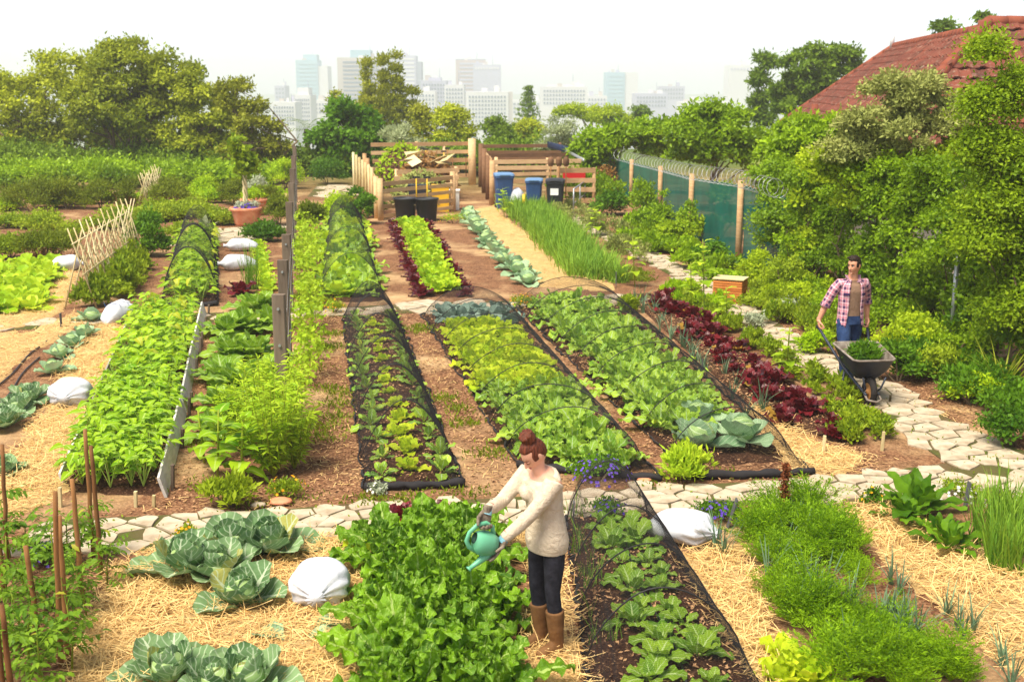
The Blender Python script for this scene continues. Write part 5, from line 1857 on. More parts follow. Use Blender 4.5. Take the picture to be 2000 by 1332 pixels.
RG = 'clipped herb bushes in the left garden'
for px, py, rx, hp, mat, n, lab in (
        (60, 412, 62, 62, 'rosemary', 3600, 'wide rosemary bush at the left edge before the trees'), (130, 408, 48, 56, 'rosemary', 3000, 'rosemary bush, second from the left before the trees'),
        (200, 408, 36, 58, 'rosemary', 2600, 'rosemary bush with brown base left of the small cane trellis'), (250, 406, 32, 54, 'rosemary', 2400, 'rosemary bush just left of the small cane trellis'),
        (333, 405, 36, 58, 'rosemary', 2600, 'upright rosemary bush right of the small cane trellis'), (408, 390, 32, 46, 'herb_bright', 2400, 'bright lime fennel bush in the middle of the herb garden'),
        (455, 400, 32, 46, 'rosemary', 2400, 'rosemary bush behind the potted tree'), (515, 400, 30, 40, 'rosemary', 2200, 'rosemary bush right of the potted tree'), (500, 380, 26, 34, 'herb_grey', 1500, 'grey-leaved bush behind the terracotta pots'),
        (288, 500, 46, 82, 'herb_deep', 4200, 'dark rounded rosemary bush behind the cane trellis'), (90, 510, 62, 62, 'rosemary', 3600, 'flat-topped lavender bush with dry brown base at the left'), (20, 505, 36, 52, 'herb', 2400, 'green bush at the left edge above the cucumber bed'),
        (610, 458, 32, 74, 'rosemary', 3200, 'tall clipped bush right of the post row'), (665, 430, 40, 48, 'herb_bright', 2600, 'bright clipped bush at the end of the far net tunnel'), (545, 440, 34, 56, 'rosemary', 2600, 'clipped bush left of the far posts'),
        (705, 438, 30, 70, 'herb_deep', 2600, 'dark leafy bush against the pallet stakes'), (365, 470, 40, 30, 'herb', 1800, 'low herb bush left of the terracotta pot'), (520, 470, 40, 36, 'herb_deep', 2000, 'low dark bush right of the terracotta pot'),
        (735, 425, 22, 46, 'herb_deep', 1800, 'leafy bush at the front left pallet post'), (640, 360, 40, 50, 'herb_deep', 2200, 'dark bush under the bright green tree'), (560, 370, 36, 70, 'herb_bright', 2400, 'yellow-green climber bush on the far posts'), (430, 440, 30, 24, 'herb', 1300, 'low herb in front of the terracotta pot')):
    shrub_px('herb_bush', lab, px, py, rx, hp, mat, int(n * 1.7), (.10, .016) if 'rose' in mat else (.09, .026), RG, spiky=.22)
# brown dry bases show through
for px, py, w in ((262, 405, 26), (330, 402, 18), (100, 505, 40)):
    p = G(px, py)
    mb = MB()
    n = 160
    m = p.y * 1.02 / FPX
    P = np.stack([rng.normal(0, w * m * .5, n), rng.normal(-.3, .15, n), np.zeros(n)], 1)
    mb.leaves(P, rdirs(n, 2.5), rdirs(n), rng.uniform(.3, .6, n), .012, lambda t: 1 - .8 * t, na=2, nc=2)
    tag(mb.build('withered_stalks', LM['rosemary_dry'], None, True, p), {262: 'dry brown stems below the rosemary left of the trellis', 330: 'dry brown stems below the upright rosemary', 100: 'dry brown stems below the flat-topped lavender'}[px], 'stems')
grow_herbs([(-10, 440), (150, 440), (240, 415), (420, 410), (440, 440), (250, 440), (150, 470), (-10, 460)], 26, 'herb', 'low mixed green herb in the left garden', 'low herbs, left garden', (.4, .7), (.3, .5), (.08, .028), 800, spiky=.05)
grow_herbs([(-10, 372), (430, 368), (560, 372), (560, 358), (430, 352), (-10, 352)], 46, 'hedge', 'leafy green shrub in the low row under the big trees', 'low row under the big trees', (.8, 1.2), (.7, 1.0), (.17, .05), 600, spiky=.05)
grow_herbs([(-10, 345), (560, 345), (560, 338), (-10, 338)], 26, 'tree_dark', 'dark undergrowth bush beneath the big trees', 'undergrowth beneath the big trees', (1.4, 2.0), (1.0, 1.5), (.2, .06), 700, spiky=.05)
grow_herbs([(-10, 420), (180, 400), (420, 400), (540, 405), (540, 392), (-10, 392)], 16, 'herb_bright', 'bright green herb between the rosemary bushes', 'bright herbs between rosemary', (.4, .7), (.3, .5), (.09, .03), 700, spiky=.05)
grow_herbs([(590, 345), (1130, 345), (1130, 330), (590, 335)], 30, 'tree_dark', 'dark undergrowth bush behind the compost bays', 'undergrowth behind the compost bays', (1.4, 2.0), (1.0, 1.5), (.2, .06), 700, spiky=.05)
grow_herbs([(1130, 400), (1200, 390), (1180, 360), (1120, 365)], 12, 'hedge', 'leafy bush between the bins and the shade netting', 'bushes beside the bins', (.7, 1.1), (.9, 1.5), (.13, .04), 700)
grow_herbs([(1450, 600), (1600, 680), (1590, 620), (1470, 545)], 16, 'herb', 'mixed low herb on the bank left of the man', 'low herbs on the bank', (.2, .4), (.2, .5), (.06, .02), 420)
grow_herbs([(1780, 740), (2010, 850), (2010, 790), (1820, 700)], 20, 'herb_deep', 'low leafy plant on the bank by the strap leaves', 'low plants on the bank edge', (.22, .4), (.25, .5), (.06, .02), 420)
grow_herbs([(1200, 470), (1430, 560), (1460, 540), (1230, 440)], 22, 'hedge', 'green herb below the shade netting', 'herbs below the netting', (.25, .45), (.25, .45), (.09, .028), 420)
grow_herbs([(150, 600), (258, 520), (285, 520), (220, 610)], 22, 'herb', 'climbing bean foliage at the foot of the cane trellis', 'beans at the cane trellis', (.25, .4), (.3, .7), (.09, .03), 420)
grow_herbs([(1560, 625), (1690, 690), (1800, 715), (2010, 800), (2010, 660), (1700, 560), (1600, 570)], 46, 'hedge', 'leafy low shrub on the bank at the foot of the hedge', 'low shrubs at the hedge foot', (.25, .5), (.3, .7), (.06, .022), 700, spiky=.1)
grow_herbs([(1450, 600), (1560, 640), (1640, 600), (1560, 540), (1450, 560)], 20, 'hedge_yellow', 'yellow-green low shrub on the bank left of the man', 'yellow shrubs on the bank', (.2, .4), (.3, .6), (.06, .022), 600, spiky=.1)
grow_herbs([(1240, 440), (1440, 530), (1440, 500), (1240, 415)], 4, 'hedge', 'climber growing up the shade netting', 'climbers on the netting', (.35, .6), (.9, 1.7), (.09, .03), 700, spiky=.1)
CKB = Bed((-60, 625), (92, 612), (-30, 520), (120, 515))
grid_bed(CKB, SQB, .42, .46, label='lush cucumber plant in the bed at the left edge', group='cucumbers at the left edge', sc=(1.0, 1.4), jit=.35)
place(note_kids(COM[0]), G(400, 455), None, 1.0, 'pale grey-green comfrey rosette before the potted tree')


# ---------------------------------------------------------------- cane trellises
def trellis(name, label, a, b, h, n, lean=.45, r=.014):
    root = tag(empty(name, a), label, 'trellis')
    L = b - a
    d = L.normalized()
    side = Vector((d.y, -d.x, 0))
    for k in range(n + 1):
        t = k / n
        p = L * t
        for s in (-1, 1):
            top = p + d * random.gauss(0, .08) + side * (-s * .12) + Vector((0, 0, h * random.uniform(.93, 1.08)))
            MB().tube([p + side * (s * lean), top], [r, r * .8], 6).build('cane', M['bamboo'], root)
        if k < n:
            q = L * ((k + 1) / n)
            for s, (z0, z1) in ((1, (.3, .8)), (-1, (.8, .35))):
                MB().tube([p + side * (lean * (1 - z0) - .1 * z0) + Vector((0, 0, h * z0)), q + side * (lean * (1 - z1) - .1 * z1) + Vector((0, 0, h * z1))], r * .8, 5).build('cane', M['bamboo'], root)
    for z in (.45, .84):
        o = side * (lean * (1 - z) - .1 * z)
        MB().tube([o + Vector((0, 0, h * z)) - d * .1, L + o + Vector((0, 0, h * z)) + d * .1], r, 6).build('rail', M['bamboo'], root)
    return root


trellis('cane_trellis', 'large leaning trellis of split canes beside the cucumber bed', G(158, 603), G(262, 515), 1.42, 11, .28)
trellis('cane_trellis', 'small distant cane trellis between rosemary bushes', G(280, 408), G(312, 385), 1.1, 8, .2)

# ---------------------------------------------------------------- terracotta pots
def pot(label, pos, r, h, group):
    root = tag(empty('terracotta_pot', pos), label, 'pot', group)
    MB().lathe([(.001, 0), (r * .72, 0), (r * .78, h * .1), (r * .95, h * .8), (r * .97, h * .82), (r * 1.06, h * .83), (r * 1.06, h), (r * .96, h), (r * .93, h * .86), (.001, h * .84)], 28).build('body', M['terracotta'], root)
    MB().lathe([(.001, h * .87), (r * .93, h * .865)], 20).build('potting_soil', M['soil'], root)
    return root


p = G(482, 440)
pot('wide terracotta pot holding the small tree and flowers', p, .44, .52, 'terracotta pots')
pot('terracotta pot of green herbs behind the potted tree', G(497, 420), .40, .5, 'terracotta pots')
shrub('potted_herb', 'round green herb in the rear terracotta pot', G(497, 420) + Vector((0, 0, .45)), .38, .35, 'herb_bright', 1100, (.08, .03), 'herb', None, .2)
flowers('potted_flowers', 'purple and white flowers around the potted tree', p + Vector((0, 0, .45)), .4, .18, 'herb_grey', 'purple', 700, 60, None, (.06, .02), .05)
tr = tag(empty('potted_tree', p + Vector((0, 0, .44))), 'small tree with twisted pale trunk in the terracotta pot', 'tree')
tb = MB()
for k in range(3):
    pts = [(.05 * math.sin(t * 8 + k * 2.1), .05 * math.cos(t * 8 + k * 2.1), t * 1.0) for t in np.linspace(0, 1, 12)]
    tb.tube(pts, np.linspace(.035, .025, 12), 6)
tb.build('trunk', M['bamboo'], tr)
mb = MB()
cn = np.array([(0, 0, 1.35), (.2, 0, 1.15), (-.15, .1, 1.55), (-.3, 0, 1.8), (.1, -.1, 1.6), (.25, 0, 1.35), (-.1, 0, 1.05), (-.15, 0, 1.95)])
nn = 420
kk = rng.integers(0, len(cn), nn)
mb.flakes(cn[kk] + rdirs(nn) * .24 * rng.uniform(.3, 1, nn)[:, None], rdirs(nn, .3), rdirs(nn, .8), .2, .06)
mb.build('crown', LM['herb'], tr, False)


# ---------------------------------------------------------------- white sacks
def sack(label, pos, az, L, W, Hh, tie=True, tilt=0.0, group='white sacks about the garden', print_=False):
    root = tag(empty('sack', pos, az), label, 'sack', group)
    k, nr = 36, 22
    ang = np.arange(k) * 2 * math.pi / k
    rr = []
    for a in range(nr + 1):
        t = a / nr
        x = (t - .5) * L
        if t < .8:
            r = math.sin(math.pi * min(1, t / 1.18 + .04)) ** .45
        else:
            u = (t - .8) / .2
            r = lerp(math.sin(math.pi * (.8 / 1.18 + .04)) ** .45, .16, min(1, u * 1.25) ** .7) if u < .8 else lerp(.16, .34, (u - .8) / .2)
        pinch = max(0, (t - .45) / .45) if tie else 0
        wr = 1 + .15 * min(1, pinch) ** 1.3 * np.sin(ang * 11 + 3 * np.sin(t * 5)) + .03 * np.sin(ang * 5 + t * 9) + .025 * np.sin(ang * 3 - t * 14)
        if t == 0:
            r = .02
        y = np.cos(ang) * W / 2 * r * wr
        z = np.sin(ang) * Hh / 2 * r * wr
        zc = Hh * .5 * min(1, r + .08) * .82
        if t > .8:
            zc = lerp(Hh * .41, Hh * .36, (t - .8) / .2)
        z = zc + z
        z = np.where(z < .0, z * .15, z)
        rr.append(np.stack([np.full(k, x) + rng.normal(0, .004, k), y, z + .012 + tilt * t], 1))
    MB().rings(rr).build('body', M['white_bag'], root)
    if tie:
        t = .955
        x = (t - .5) * L
        pts = [(x, math.cos(a) * W / 2 * .19, Hh * .375 + math.sin(a) * Hh / 2 * .19 + tilt * t) for a in np.linspace(0, 2 * math.pi, 13)]
        MB().tube(pts, .006, 5, cap=False).build('tie', M['hoop'] if print_ else M['bamboo'], root)
    if print_:
        mb = MB()
        for q in range(26):
            a = rng.uniform(.35, 2.3)
            t = rng.uniform(.3, .7)
            c = np.array([(t - .5) * L, math.cos(a) * W / 2 * .985, Hh * .41 + math.sin(a) * Hh / 2 * 1.0 + .02])
            nn = np.array([0, math.cos(a), math.sin(a)])
            mb.leaves([c + nn * .012], [np.array([rng.normal(), -math.sin(a) * rng.normal(), math.cos(a) * rng.normal()])], [nn], rng.uniform(.04, .10), .008, lambda x: 1, bend=.3, fold=0, na=2, nc=2)
        mb.build('print', M['blue_plastic'], root)
    return root


sack('plump white sack tied at the front, beside the chard', G(628, 1172), R(-88), .60, .47, .36)
sack('white sack lying beside the pansies behind the front tunnel', G(1335, 1055), R(-28), .66, .44, .30)
sack('white sack tied at its near end on the left straw', G(142, 790), R(-92), .56, .54, .38)
sack('white sack with blue printing at the end of the bean bed', G(232, 630), R(70), .70, .42, .36, True, .05, print_=True)
sack('white sack beside the net tent, nearer of the far two', G(465, 527), R(190), .85, .5, .36, False)
sack('white sack beside the net tent, farther of the far two', G(472, 490), R(185), .85, .5, .32, False)
sack('white sack half hidden behind the cane trellis', G(132, 528), R(10), .7, .45, .36, False)

# ---------------------------------------------------------------- small net tent
NTB = Bed((312, 598), (425, 598), (352, 468), (425, 462))
mound(NTB, .05)
grid_bed(NTB, BEANF, .26, .32, label='pale green bean plant under the small net tent', group='beans under the small net tent', sc=(1.1, 1.6), u0=.15, u1=.85)
netting(NTB, .95, (.12, .5, .92), 0, 1, 'small black net tent over young beans left of the posts', cell=.03, rad=.0008, droop=.18)

# ---------------------------------------------------------------- boards, posts, markers
for k, (pa, pb) in enumerate((((318, 972), (358, 812)), ((359, 806), (382, 690)), ((383, 686), (399, 614)))):
    a, b = G(*pa), G(*pb)
    root = tag(empty('edging_board', a), ['whitewashed edging board at the near right of the bean bed', 'whitewashed edging board in the middle right of the bean bed', 'whitewashed edging board at the far right of the bean bed'][k], 'board', 'whitewashed edging boards')
    up = Vector((-.30, 0, 1))
    MB().plank(Vector((0, 0, .10)), b - a + Vector((0, 0, .12)), .23, .028, up).build('plank', M['wood_white'], root, False)
    for t in (.08, .55, .97):
        q = (b - a) * t + Vector((.075, 0, 0))
        MB().plank(q + Vector((0, 0, -.1)), q + Vector((.02, 0, .22 + random.uniform(-.03, .05))), .045, .03, (0, 1, 0)).build('peg', M['wood_post'], root, False)
a, b = G(120, 950), G(252, 640)
root = tag(empty('edging_board', a), 'low whitewashed board along the left side of the bean bed', 'board', 'whitewashed edging boards')
for k in range(3):
    MB().plank((b - a) * (k / 3 + .003) + Vector((0, 0, .06)), (b - a) * ((k + 1) / 3 - .003) + Vector((0, 0, .06)), .15, .025, (-.2, 0, 1)).build('plank', M['wood_white'], root, False)
for k, (px, py, h, lab) in enumerate(((755 - 490, 990, .16, 'pale peg in the soil at the near end of the bean bed'), (300, 990, .12, 'small brown peg near the white board'), (118, 990, .2, 'short peg beside the tomato stakes'), (1607, 888, .22, 'wooden peg at the straw by the red beets'), (1722, 880, .22, 'wooden peg at the near end of the red beet row'))):
    p = G(px, py)
    tag(MB().plank(Vector((0, 0, -.05)), Vector((.01, 0, h)), .035, .03, (0, 1, 0)).build('peg', M['bamboo'], None, False, p), lab, 'peg', 'pegs in the soil')
for px, py, h, lab, lean in ((1120, 1040, .30, 'slate label standing at the chard side of the front tunnel', 0), (1418, 1030, .28, 'leaning slate label behind the carrots', .09), (1883, 995, .28, 'slate label in front of the leeks', .03), (1370, 760, .42, 'dark iron marker in the red beet row', 0), (317, 612, .25, 'slate label before the net tent', 0), (120, 640, .25, 'dark label post before the cane trellis', 0), (1203, 560, .3, 'pale label at the end of the garlic chives', 0)):
    p = G(px, py)
    tag(MB().plank(Vector((0, 0, -.05)), Vector((lean, 0, h)), .075 if h < .4 else .03, .012, (0, 1, 0)).build('plant_label', M['slate'], None, False, p), lab, 'label', 'plant labels')
# post row
PX = [(548, 800, 575, 22), (556, 705, 508, 18), (563, 640, 458, 15), (569, 568, 395, 0), (573, 520, 358, 0), (575, 488, 330, 0), (577, 462, 305, 0), (579, 440, 285, 0)]
ordn = ['nearest', 'second', 'third', 'fourth', 'fifth', 'sixth', 'seventh', 'farthest']
ds = [14.0, 17.2, 20.6, 25.6, 30.5, 35, 41, 48]
for k, ((px, _, top, _w), d) in enumerate(zip(PX, ds)):
    t = AT(px - 4, top, d)
    root = tag(empty('timber_post', (t.x, d, 0)), f'weathered timber post, {ordn[k]} of the post row', 'post', 'timber posts in a row')
    MB().plank((0, 0, -.2), (0, 0, t.z), .155, .10, (1, 0, 0), ch=.012).build('shaft', M['wood_post'], root, False)
    if k < 3:
        for z in (t.z - .17, t.z - .62):
            MB().tube([(0, -.045, z), (0, -.075, z)], .018, 6).build('bolt', M['steel'], root, False)
    wire = MB()
for z in (.55, .95, 1.3):
    pts = []
    for k, d in enumerate(ds):
        t = AT(PX[k][0] - 4, PX[k][2], d)
        pts.append((t.x + .09, d, z))
    tag(MB().tube(pts, .002, 4).build('trellis_wire', M['steel']), {.55: 'lowest wire strung along the timber posts', .95: 'middle wire strung along the timber posts', 1.3: 'top wire strung along the timber posts'}[z], 'wire', 'wires on the posts')
VG = 'climbing beans on the post row'
for k in range(9):
    t = (k + .6) / 9
    d = lerp(14.6, 31, t)
    x = lerp(AT(548, 575, 14).x, AT(573, 358, 30.5).x, t) + .2
    cen = np.array([(rng.normal(0, .1), rng.normal(0, .5), rng.uniform(.05, .75)) for _ in range(12)])
    root = tag(empty('climbing_bean', (x, d, 0)), f'yellow-green climbing bean between the {ordn[min(k // 2, 7)]} posts' if k % 2 == 0 else f'yellow-green climbing bean on wires past the {ordn[min(k // 2, 7)]} post', 'climber', VG)
    mb = MB()
    crown_leaves(mb, cen, .17, 330, .09, .03, droop=.3)
    mb.build('foliage', LM['verbena'], root, False)

# ---------------------------------------------------------------- compost bays of pallet boards
def slat_fence(label, a, b, zs, posts, w=.13, mat='wood_pallet', pm='wood_pallet', hp=None, pr=.06, name='pallet_fence', group='pallet board fences', jit=.012):
    root = tag(empty(name, a), label, 'fence', group)
    L = b - a
    d = L.normalized()
    n = Vector((-d.y, d.x, 0))
    for z in zs:
        e0, e1 = random.uniform(-.06, .04), random.uniform(-.04, .06)
        MB().plank(d * e0 + n * -.05 + Vector((0, 0, z + random.gauss(0, jit))), L + d * e1 + n * -.05 + Vector((0, 0, z + random.gauss(0, jit))), w * random.uniform(.9, 1.1), .022).build('slat', M[mat], root, False)
    for t in posts:
        p = L * t
        h = (hp or max(zs) + .12) * random.uniform(.97, 1.05)
        MB().tube([p + Vector((0, 0, -.2)), p + Vector((0, 0, h))], pr, 9).build('post', M[pm], root)
    return root


Z5 = (.14, .38, .62, .86, 1.08)
fl, fr = Vector((-3.95, 35.4, 0)), Vector((-1.9, 38.0, 0))
slat_fence('front pallet fence of the compost bay behind two black tubs', fl, fr, Z5, (0, 1), hp=1.22, w=.12, pr=.09)
bl, brr = Vector((-5.9, 47.5, 0)), Vector((-1.7, 48.5, 0))
slat_fence('side pallet fence of the compost bay by the dark bush', fl + Vector((-.12, .1, 0)), bl, (.2, .42, .64, .86, 1.08), (.03, .35, .68, .97), hp=1.3, w=.15, pr=.08)
slat_fence('back pallet fence hung with garden tools', bl + Vector((.3, .1, 0)), brr, (.35, .68, 1.0, 1.32, 1.64), (.45, .73), hp=1.7, w=.16)
slat_fence('low inner pallet fence before the compost heap', Vector((-4.0, 40.6, 0)), Vector((-1.9, 41.2, 0)), (.6, .84, 1.08), (0.02, .98), hp=1.2, w=.15)
p = Vector((-1.62, 48.2, 0))
tag(MB().tube([p + Vector((0, 0, -.2)), p + Vector((0, 0, 1.85))], .16, 10).build('gate_post', M['wood_pallet']), 'thick round post at the right end of the tool fence', 'post')
# right-hand bay
for k, (x, y, h) in enumerate(((-1.25, 47.2, 1.7), (-1.05, 44.5, 1.65), (-.85, 42, 1.55), (-.68, 40.0, 1.5))):
    tag(MB().tube([Vector((x, y, -.2)), Vector((x + .02, y, h))], .1, 9).build('log_post', M['wood_old'] if k < 3 else M['wood_pallet']), ['dark round post, farthest at the right bay', 'dark round post, second at the right bay', 'dark round post, third at the right bay', 'pale round post at the front corner of the right bay'][k], 'post', 'round posts of the right bay')
slat_fence('front pallet fence of the right bay behind the bins', Vector((-.6, 40.6, 0)), Vector((2.35, 41.2, 0)), (.5, .74, .98, 1.2, 1.42), (.02, .62), w=.135, hp=1.5)
slat_fence('dark back pallet fence of the right bay', Vector((-1.2, 48.6, 0)), Vector((2.0, 48.8, 0)), (1.0, 1.28, 1.54), (.0, .99), mat='wood_old', pm='wood_old', w=.15, hp=1.6)
slat_fence('dark middle pallet fence of the right bay', Vector((-.95, 44.6, 0)), Vector((2.1, 45.0, 0)), (.9, 1.16, 1.40), (.0, .99), mat='wood_old', pm='wood_old', w=.15, hp=1.5)
slat_fence('side pallet fence of the right bay seen through the posts', Vector((-.75, 40.8, 0)), Vector((-1.3, 48.4, 0)), (.3, .6, .9, 1.2, 1.45), (.5,), mat='wood_pallet', pm='wood_old', hp=1.5)
slat_fence('pallet panel with red crate and spades behind the black bin', Vector((1.55, 39.6, 0)), Vector((2.75, 39.8, 0)), (.2, .55, .86, 1.18), (.0, 1.0), w=.17, hp=1.3)
M['navy'] = plain('navy_board', C(44, 58, 92), .7, .2, var=.3)
tag(MB().plank(Vector((1.45, 48.3, 1.62)), Vector((2.15, 45.4, 1.56)), .24, .03, (0, 0, 1)).build('blue_board', M['navy']), 'dark blue board along the top of the right bay', 'board')
tag(MB().plank(Vector((2.05, 45, 1.56)), Vector((2.5, 41.3, 1.42)), .10, .05, (.3, 0, 1)).build('roof_sheet', M['steel']), 'grey metal sheet edge on top of the right bay', 'sheet')
# stakes left of the bay
for k in range(7):
    t = k / 6
    q = G(lerp(728, 692, t), lerp(408, 372, t))
    tag(MB().tube([q + Vector((0, 0, -.1)), q + Vector((0, 0, 1.35 + .1 * t))], .05, 7).build('garden_stake', M['bamboo']), 'pale round stake in the row left of the compost bay', 'stake', 'pale stakes left of the compost bay')
# compost heap
for lab, c, r, mat, n, leaf in (('heap of cardboard and dry stalks in the compost bay', Vector((-3.1, 43, 0)), (1.0, 1.5, 1.42), 'rosemary_dry', 1800, (.3, .06)), ('heap of fresh green clippings at the back of the bay', Vector((-4.2, 45.6, 0)), (1.1, 1.2, 1.72), 'herb_bright', 1500, (.18, .05)), ('straw and scraps heaped behind the front pallet fence', Vector((-3.0, 39.4, 0)), (1.0, .9, 1.12), 'flower_shrub', 1500, (.2, .05))):
    root = tag(empty('compost_heap', c), label=lab, cat='heap', group='compost heaps')
    mb = MB()
    d = rdirs(n)
    d[:, 2] = np.abs(d[:, 2])
    P = d * np.array(r) * rng.uniform(.9, 1.06, n)[:, None]
    mb.flakes(P, rdirs(n), d + rdirs(n) * .5, leaf[0], leaf[1])
    mb.build('scraps', LM[mat], root, False)
    mb = MB()
    a = np.arange(14) * 2 * math.pi / 14
    mb.rings([np.stack([np.cos(a) * r[0] * math.cos(e), np.sin(a) * r[1] * math.cos(e), np.full(14, r[2] * math.sin(e) * .97)], 1) for e in np.linspace(0, 1.5, 6)])
    mb.build('core', M['soil'], root)
# cardboard pieces
for k in range(9):
    c = Vector((-3.1 + rng.uniform(-.8, .8), 42.4 + rng.uniform(-.8, .8), 1.36 + rng.uniform(-.05, .1)))
    o = MB().box((0, 0, 0), (rng.uniform(.4, .7), rng.uniform(.3, .6), .015)).build('cardboard', M['bamboo'], None, False, c)
    o.rotation_euler = (rng.normal(0, .35), rng.normal(0, .35), rng.uniform(0, 6))
    tag(o, 'flattened brown cardboard piece on the compost heap', 'cardboard', 'cardboard on the heap')


# black tubs
def tub(label, pos):
    root = tag(empty('black_tub', pos), label, 'tub', 'black tubs')
    r, h = .34, .68
    MB().lathe([(.001, .01), (r * .8, 0), (r * .82, .03), (r * .98, h - .05), (r * 1.07, h - .045), (r * 1.08, h), (r * .98, h), (r * .8, .05), (.001, .04)], 24).build('body', M['black_plastic'], root)
    for s in (-1, 1):
        pts = [(s * (r * 1.0 + .045 * math.sin(t)), -.08 * math.cos(t), h - .2 + .0 * t) for t in np.linspace(0, math.pi, 8)]
        MB().tube(pts, .014, 5).build('handle', M['bamboo'], root)


tub('black plastic tub before the pallet fence, left one', Vector((-3.2, 35.4, 0)))
tub('black plastic tub before the pallet fence, right one', Vector((-2.55, 35.3, 0)))
for k, (x, z, mt, lab) in enumerate(((-3.0, .85, 'black_plastic', 'black crate behind the front pallet fence'), (-2.3, .8, 'yellow', 'yellow crate behind the front pallet fence'), (-2.0, .6, 'white_paint', 'white bucket behind the front pallet fence'))):
    root = tag(empty('crate', (x, 37.6 + .5 * k, 0)), lab, 'crate')
    MB().box((0, 0, z / 2), (.55, .4, z)).build('body', M[mt], root, False)
    MB().box((0, 0, z + .02), (.6, .45, .04)).build('rim', M[mt], root, False)


# wheelie bins
def wheelie(label, pos, body, lid, rz=0.0, sc=1.0, sticker=False):
    root = tag(empty('wheelie_bin', pos, rz), label, 'bin', 'wheelie bins')
    root.scale = (sc,) * 3

    def ring(w, d, z, y=0, e=.05):
        return np.array([(-w + e, -d + y, z), (w - e, -d + y, z), (w, -d + e + y, z), (w, d - e + y, z), (w - e, d + y, z), (-w + e, d + y, z), (-w, d - e + y, z), (-w, -d + e + y, z)])
    MB().rings([ring(.21, .24, .03, .04), ring(.215, .25, .08, .04), ring(.265, .32, .92), ring(.285, .345, .93), ring(.285, .345, .98)]).build('body', M[body], root, False)
    MB().rings([ring(.29, .35, .985), ring(.295, .355, 1.0), ring(.285, .34, 1.045), ring(.2, .24, 1.07)]).build('lid', M[lid], root, False)
    MB().tube([(-.2, .39, .98), (-.2, .43, 1.0), (.2, .43, 1.0), (.2, .39, .98)], .018, 6).build('handle', M[body], root)
    MB().box((0, -.36, 1.02), (.3, .05, .02)).build('lid_grip', M[lid], root, False)
    for s in (-1, 1):
        a = np.arange(14) * 2 * math.pi / 14
        w = MB()
        for x in (s * .225,):
            w.rings([np.stack([np.full(14, x - .025), .27 + .1 * np.cos(a), .1 + .1 * np.sin(a)], 1), np.stack([np.full(14, x + .025), .27 + .1 * np.cos(a), .1 + .1 * np.sin(a)], 1)])
        w.build('wheel', M['hoop'], root)
    if sticker:
        MB().box((-.02, -.306, .70), (.24, .012, .2), Matrix.Rotation(-.083, 3, 'X')).build('sticker', M['white_paint'], root, False)


wheelie('blue wheelie bin farthest left with pale lid', G(984, 408), 'blue_plastic', 'blue_lid', .1, 1.1)
wheelie('blue wheelie bin beside the black one', G(1043, 412), 'blue_plastic', 'blue_lid', -.05, .98)
wheelie('black wheelie bin with a white sticker', G(1084, 419), 'black_plastic', 'black_plastic', -.05, 1.05, True)
sack('white rubbish sack stuffed between the blue bins', G(1010, 409), R(80), .5, .5, .75, False)
p = G(1023, 418)
tag(MB().tube([p, p + Vector((0, 0, .62))], .045, 8).build('yellow_post', M['yellow']), 'short yellow post before the blue bins', 'post')
tag(MB().box((0, 0, 0), (.75, .4, .3)).build('red_crate', M['red_plastic'], None, False, Vector((2.1, 40.2, 1.02))), 'red plastic crate behind the pallet panel', 'crate')
# handrail
p, q = G(1120, 420), G(1142, 400)
root = tag(empty('handrail', p), 'small metal handrail at the steps by the black bin', 'handrail')
for t in (0, .55, 1):
    MB().tube([(q - p) * t, (q - p) * t + Vector((0, 0, .82))], .025, 6).build('upright', M['steel'], root)
MB().tube([Vector((0, 0, .8)), (q - p) + Vector((0, 0, .8))], .025, 6).build('rail', M['steel'], root)
MB().tube([Vector((0, 0, .35)), (q - p) + Vector((0, 0, .35))], .02, 6).build('rail', M['steel'], root)


# hanging tools
def tool(label, x, y, z0, z1, hmat, kind, group):
    root = tag(empty('garden_tool', (x, y, z0)), label, 'garden tool', group)
    h = z1 - z0
    if kind == 'spade_up':
        MB().tube([(0, 0, 0), (0, 0, h - .3)], .02, 6).build('shaft', M[hmat], root)
        MB().rings([np.array([(-.05 * s - .02, -.012, z), (.05 * s + .02, -.012, z), (.05 * s + .02, .012, z), (-.05 * s - .02, .012, z)]) for s, z in ((.6, h - .32), (1.6, h - .26), (1.7, h - .1), (1.0, h - .02), (.1, h))]).build('blade', M['wood_old'], root)
    else:
        MB().tube([(0, 0, .1), (0, 0, h)], .02, 6).build('shaft', M[hmat], root)
        hd = MB()
        hd.box((0, 0, h), (.22, .04, .06))
        hd.build('head', M['hoop'], root, False)
    return root


for k, (px, top, bot, hm_) in enumerate(((805, 289, 345, 'yellow'), (824, 290, 345, 'stake'), (832, 292, 345, 'yellow'), (853, 290, 350, 'stake'), (867, 296, 350, 'yellow'), (874, 290, 350, 'stake'), (884, 305, 358, 'stake'), (910, 305, 350, 'stake'))):
    a = AT(px, top, 48.0)
    tool(['yellow-handled tool at the left of the tool fence', 'brown-handled tool, second on the tool fence', 'yellow-handled tool, third on the tool fence', 'brown-handled tool in the middle of the tool fence', 'yellow-handled rake on the tool fence', 'brown-handled hoe on the tool fence', 'brown-handled tool, second from the thick post', 'brown-handled tool next to the thick post'][k], a.x, 47.9 + .1 * (px - 800) / 110, AT(px, bot, 48).z, a.z, hm_, 'hoe', 'tools on the tool fence')
for k, px in enumerate((1076, 1092, 1106)):
    a = AT(px, 307, 39.3)
    tool(['upturned spade above the red crate, left of three', 'upturned spade above the red crate, middle of three', 'upturned spade above the red crate, right of three'][k], a.x, 39.4, .3, a.z, 'stake', 'spade_up', 'upturned spades')
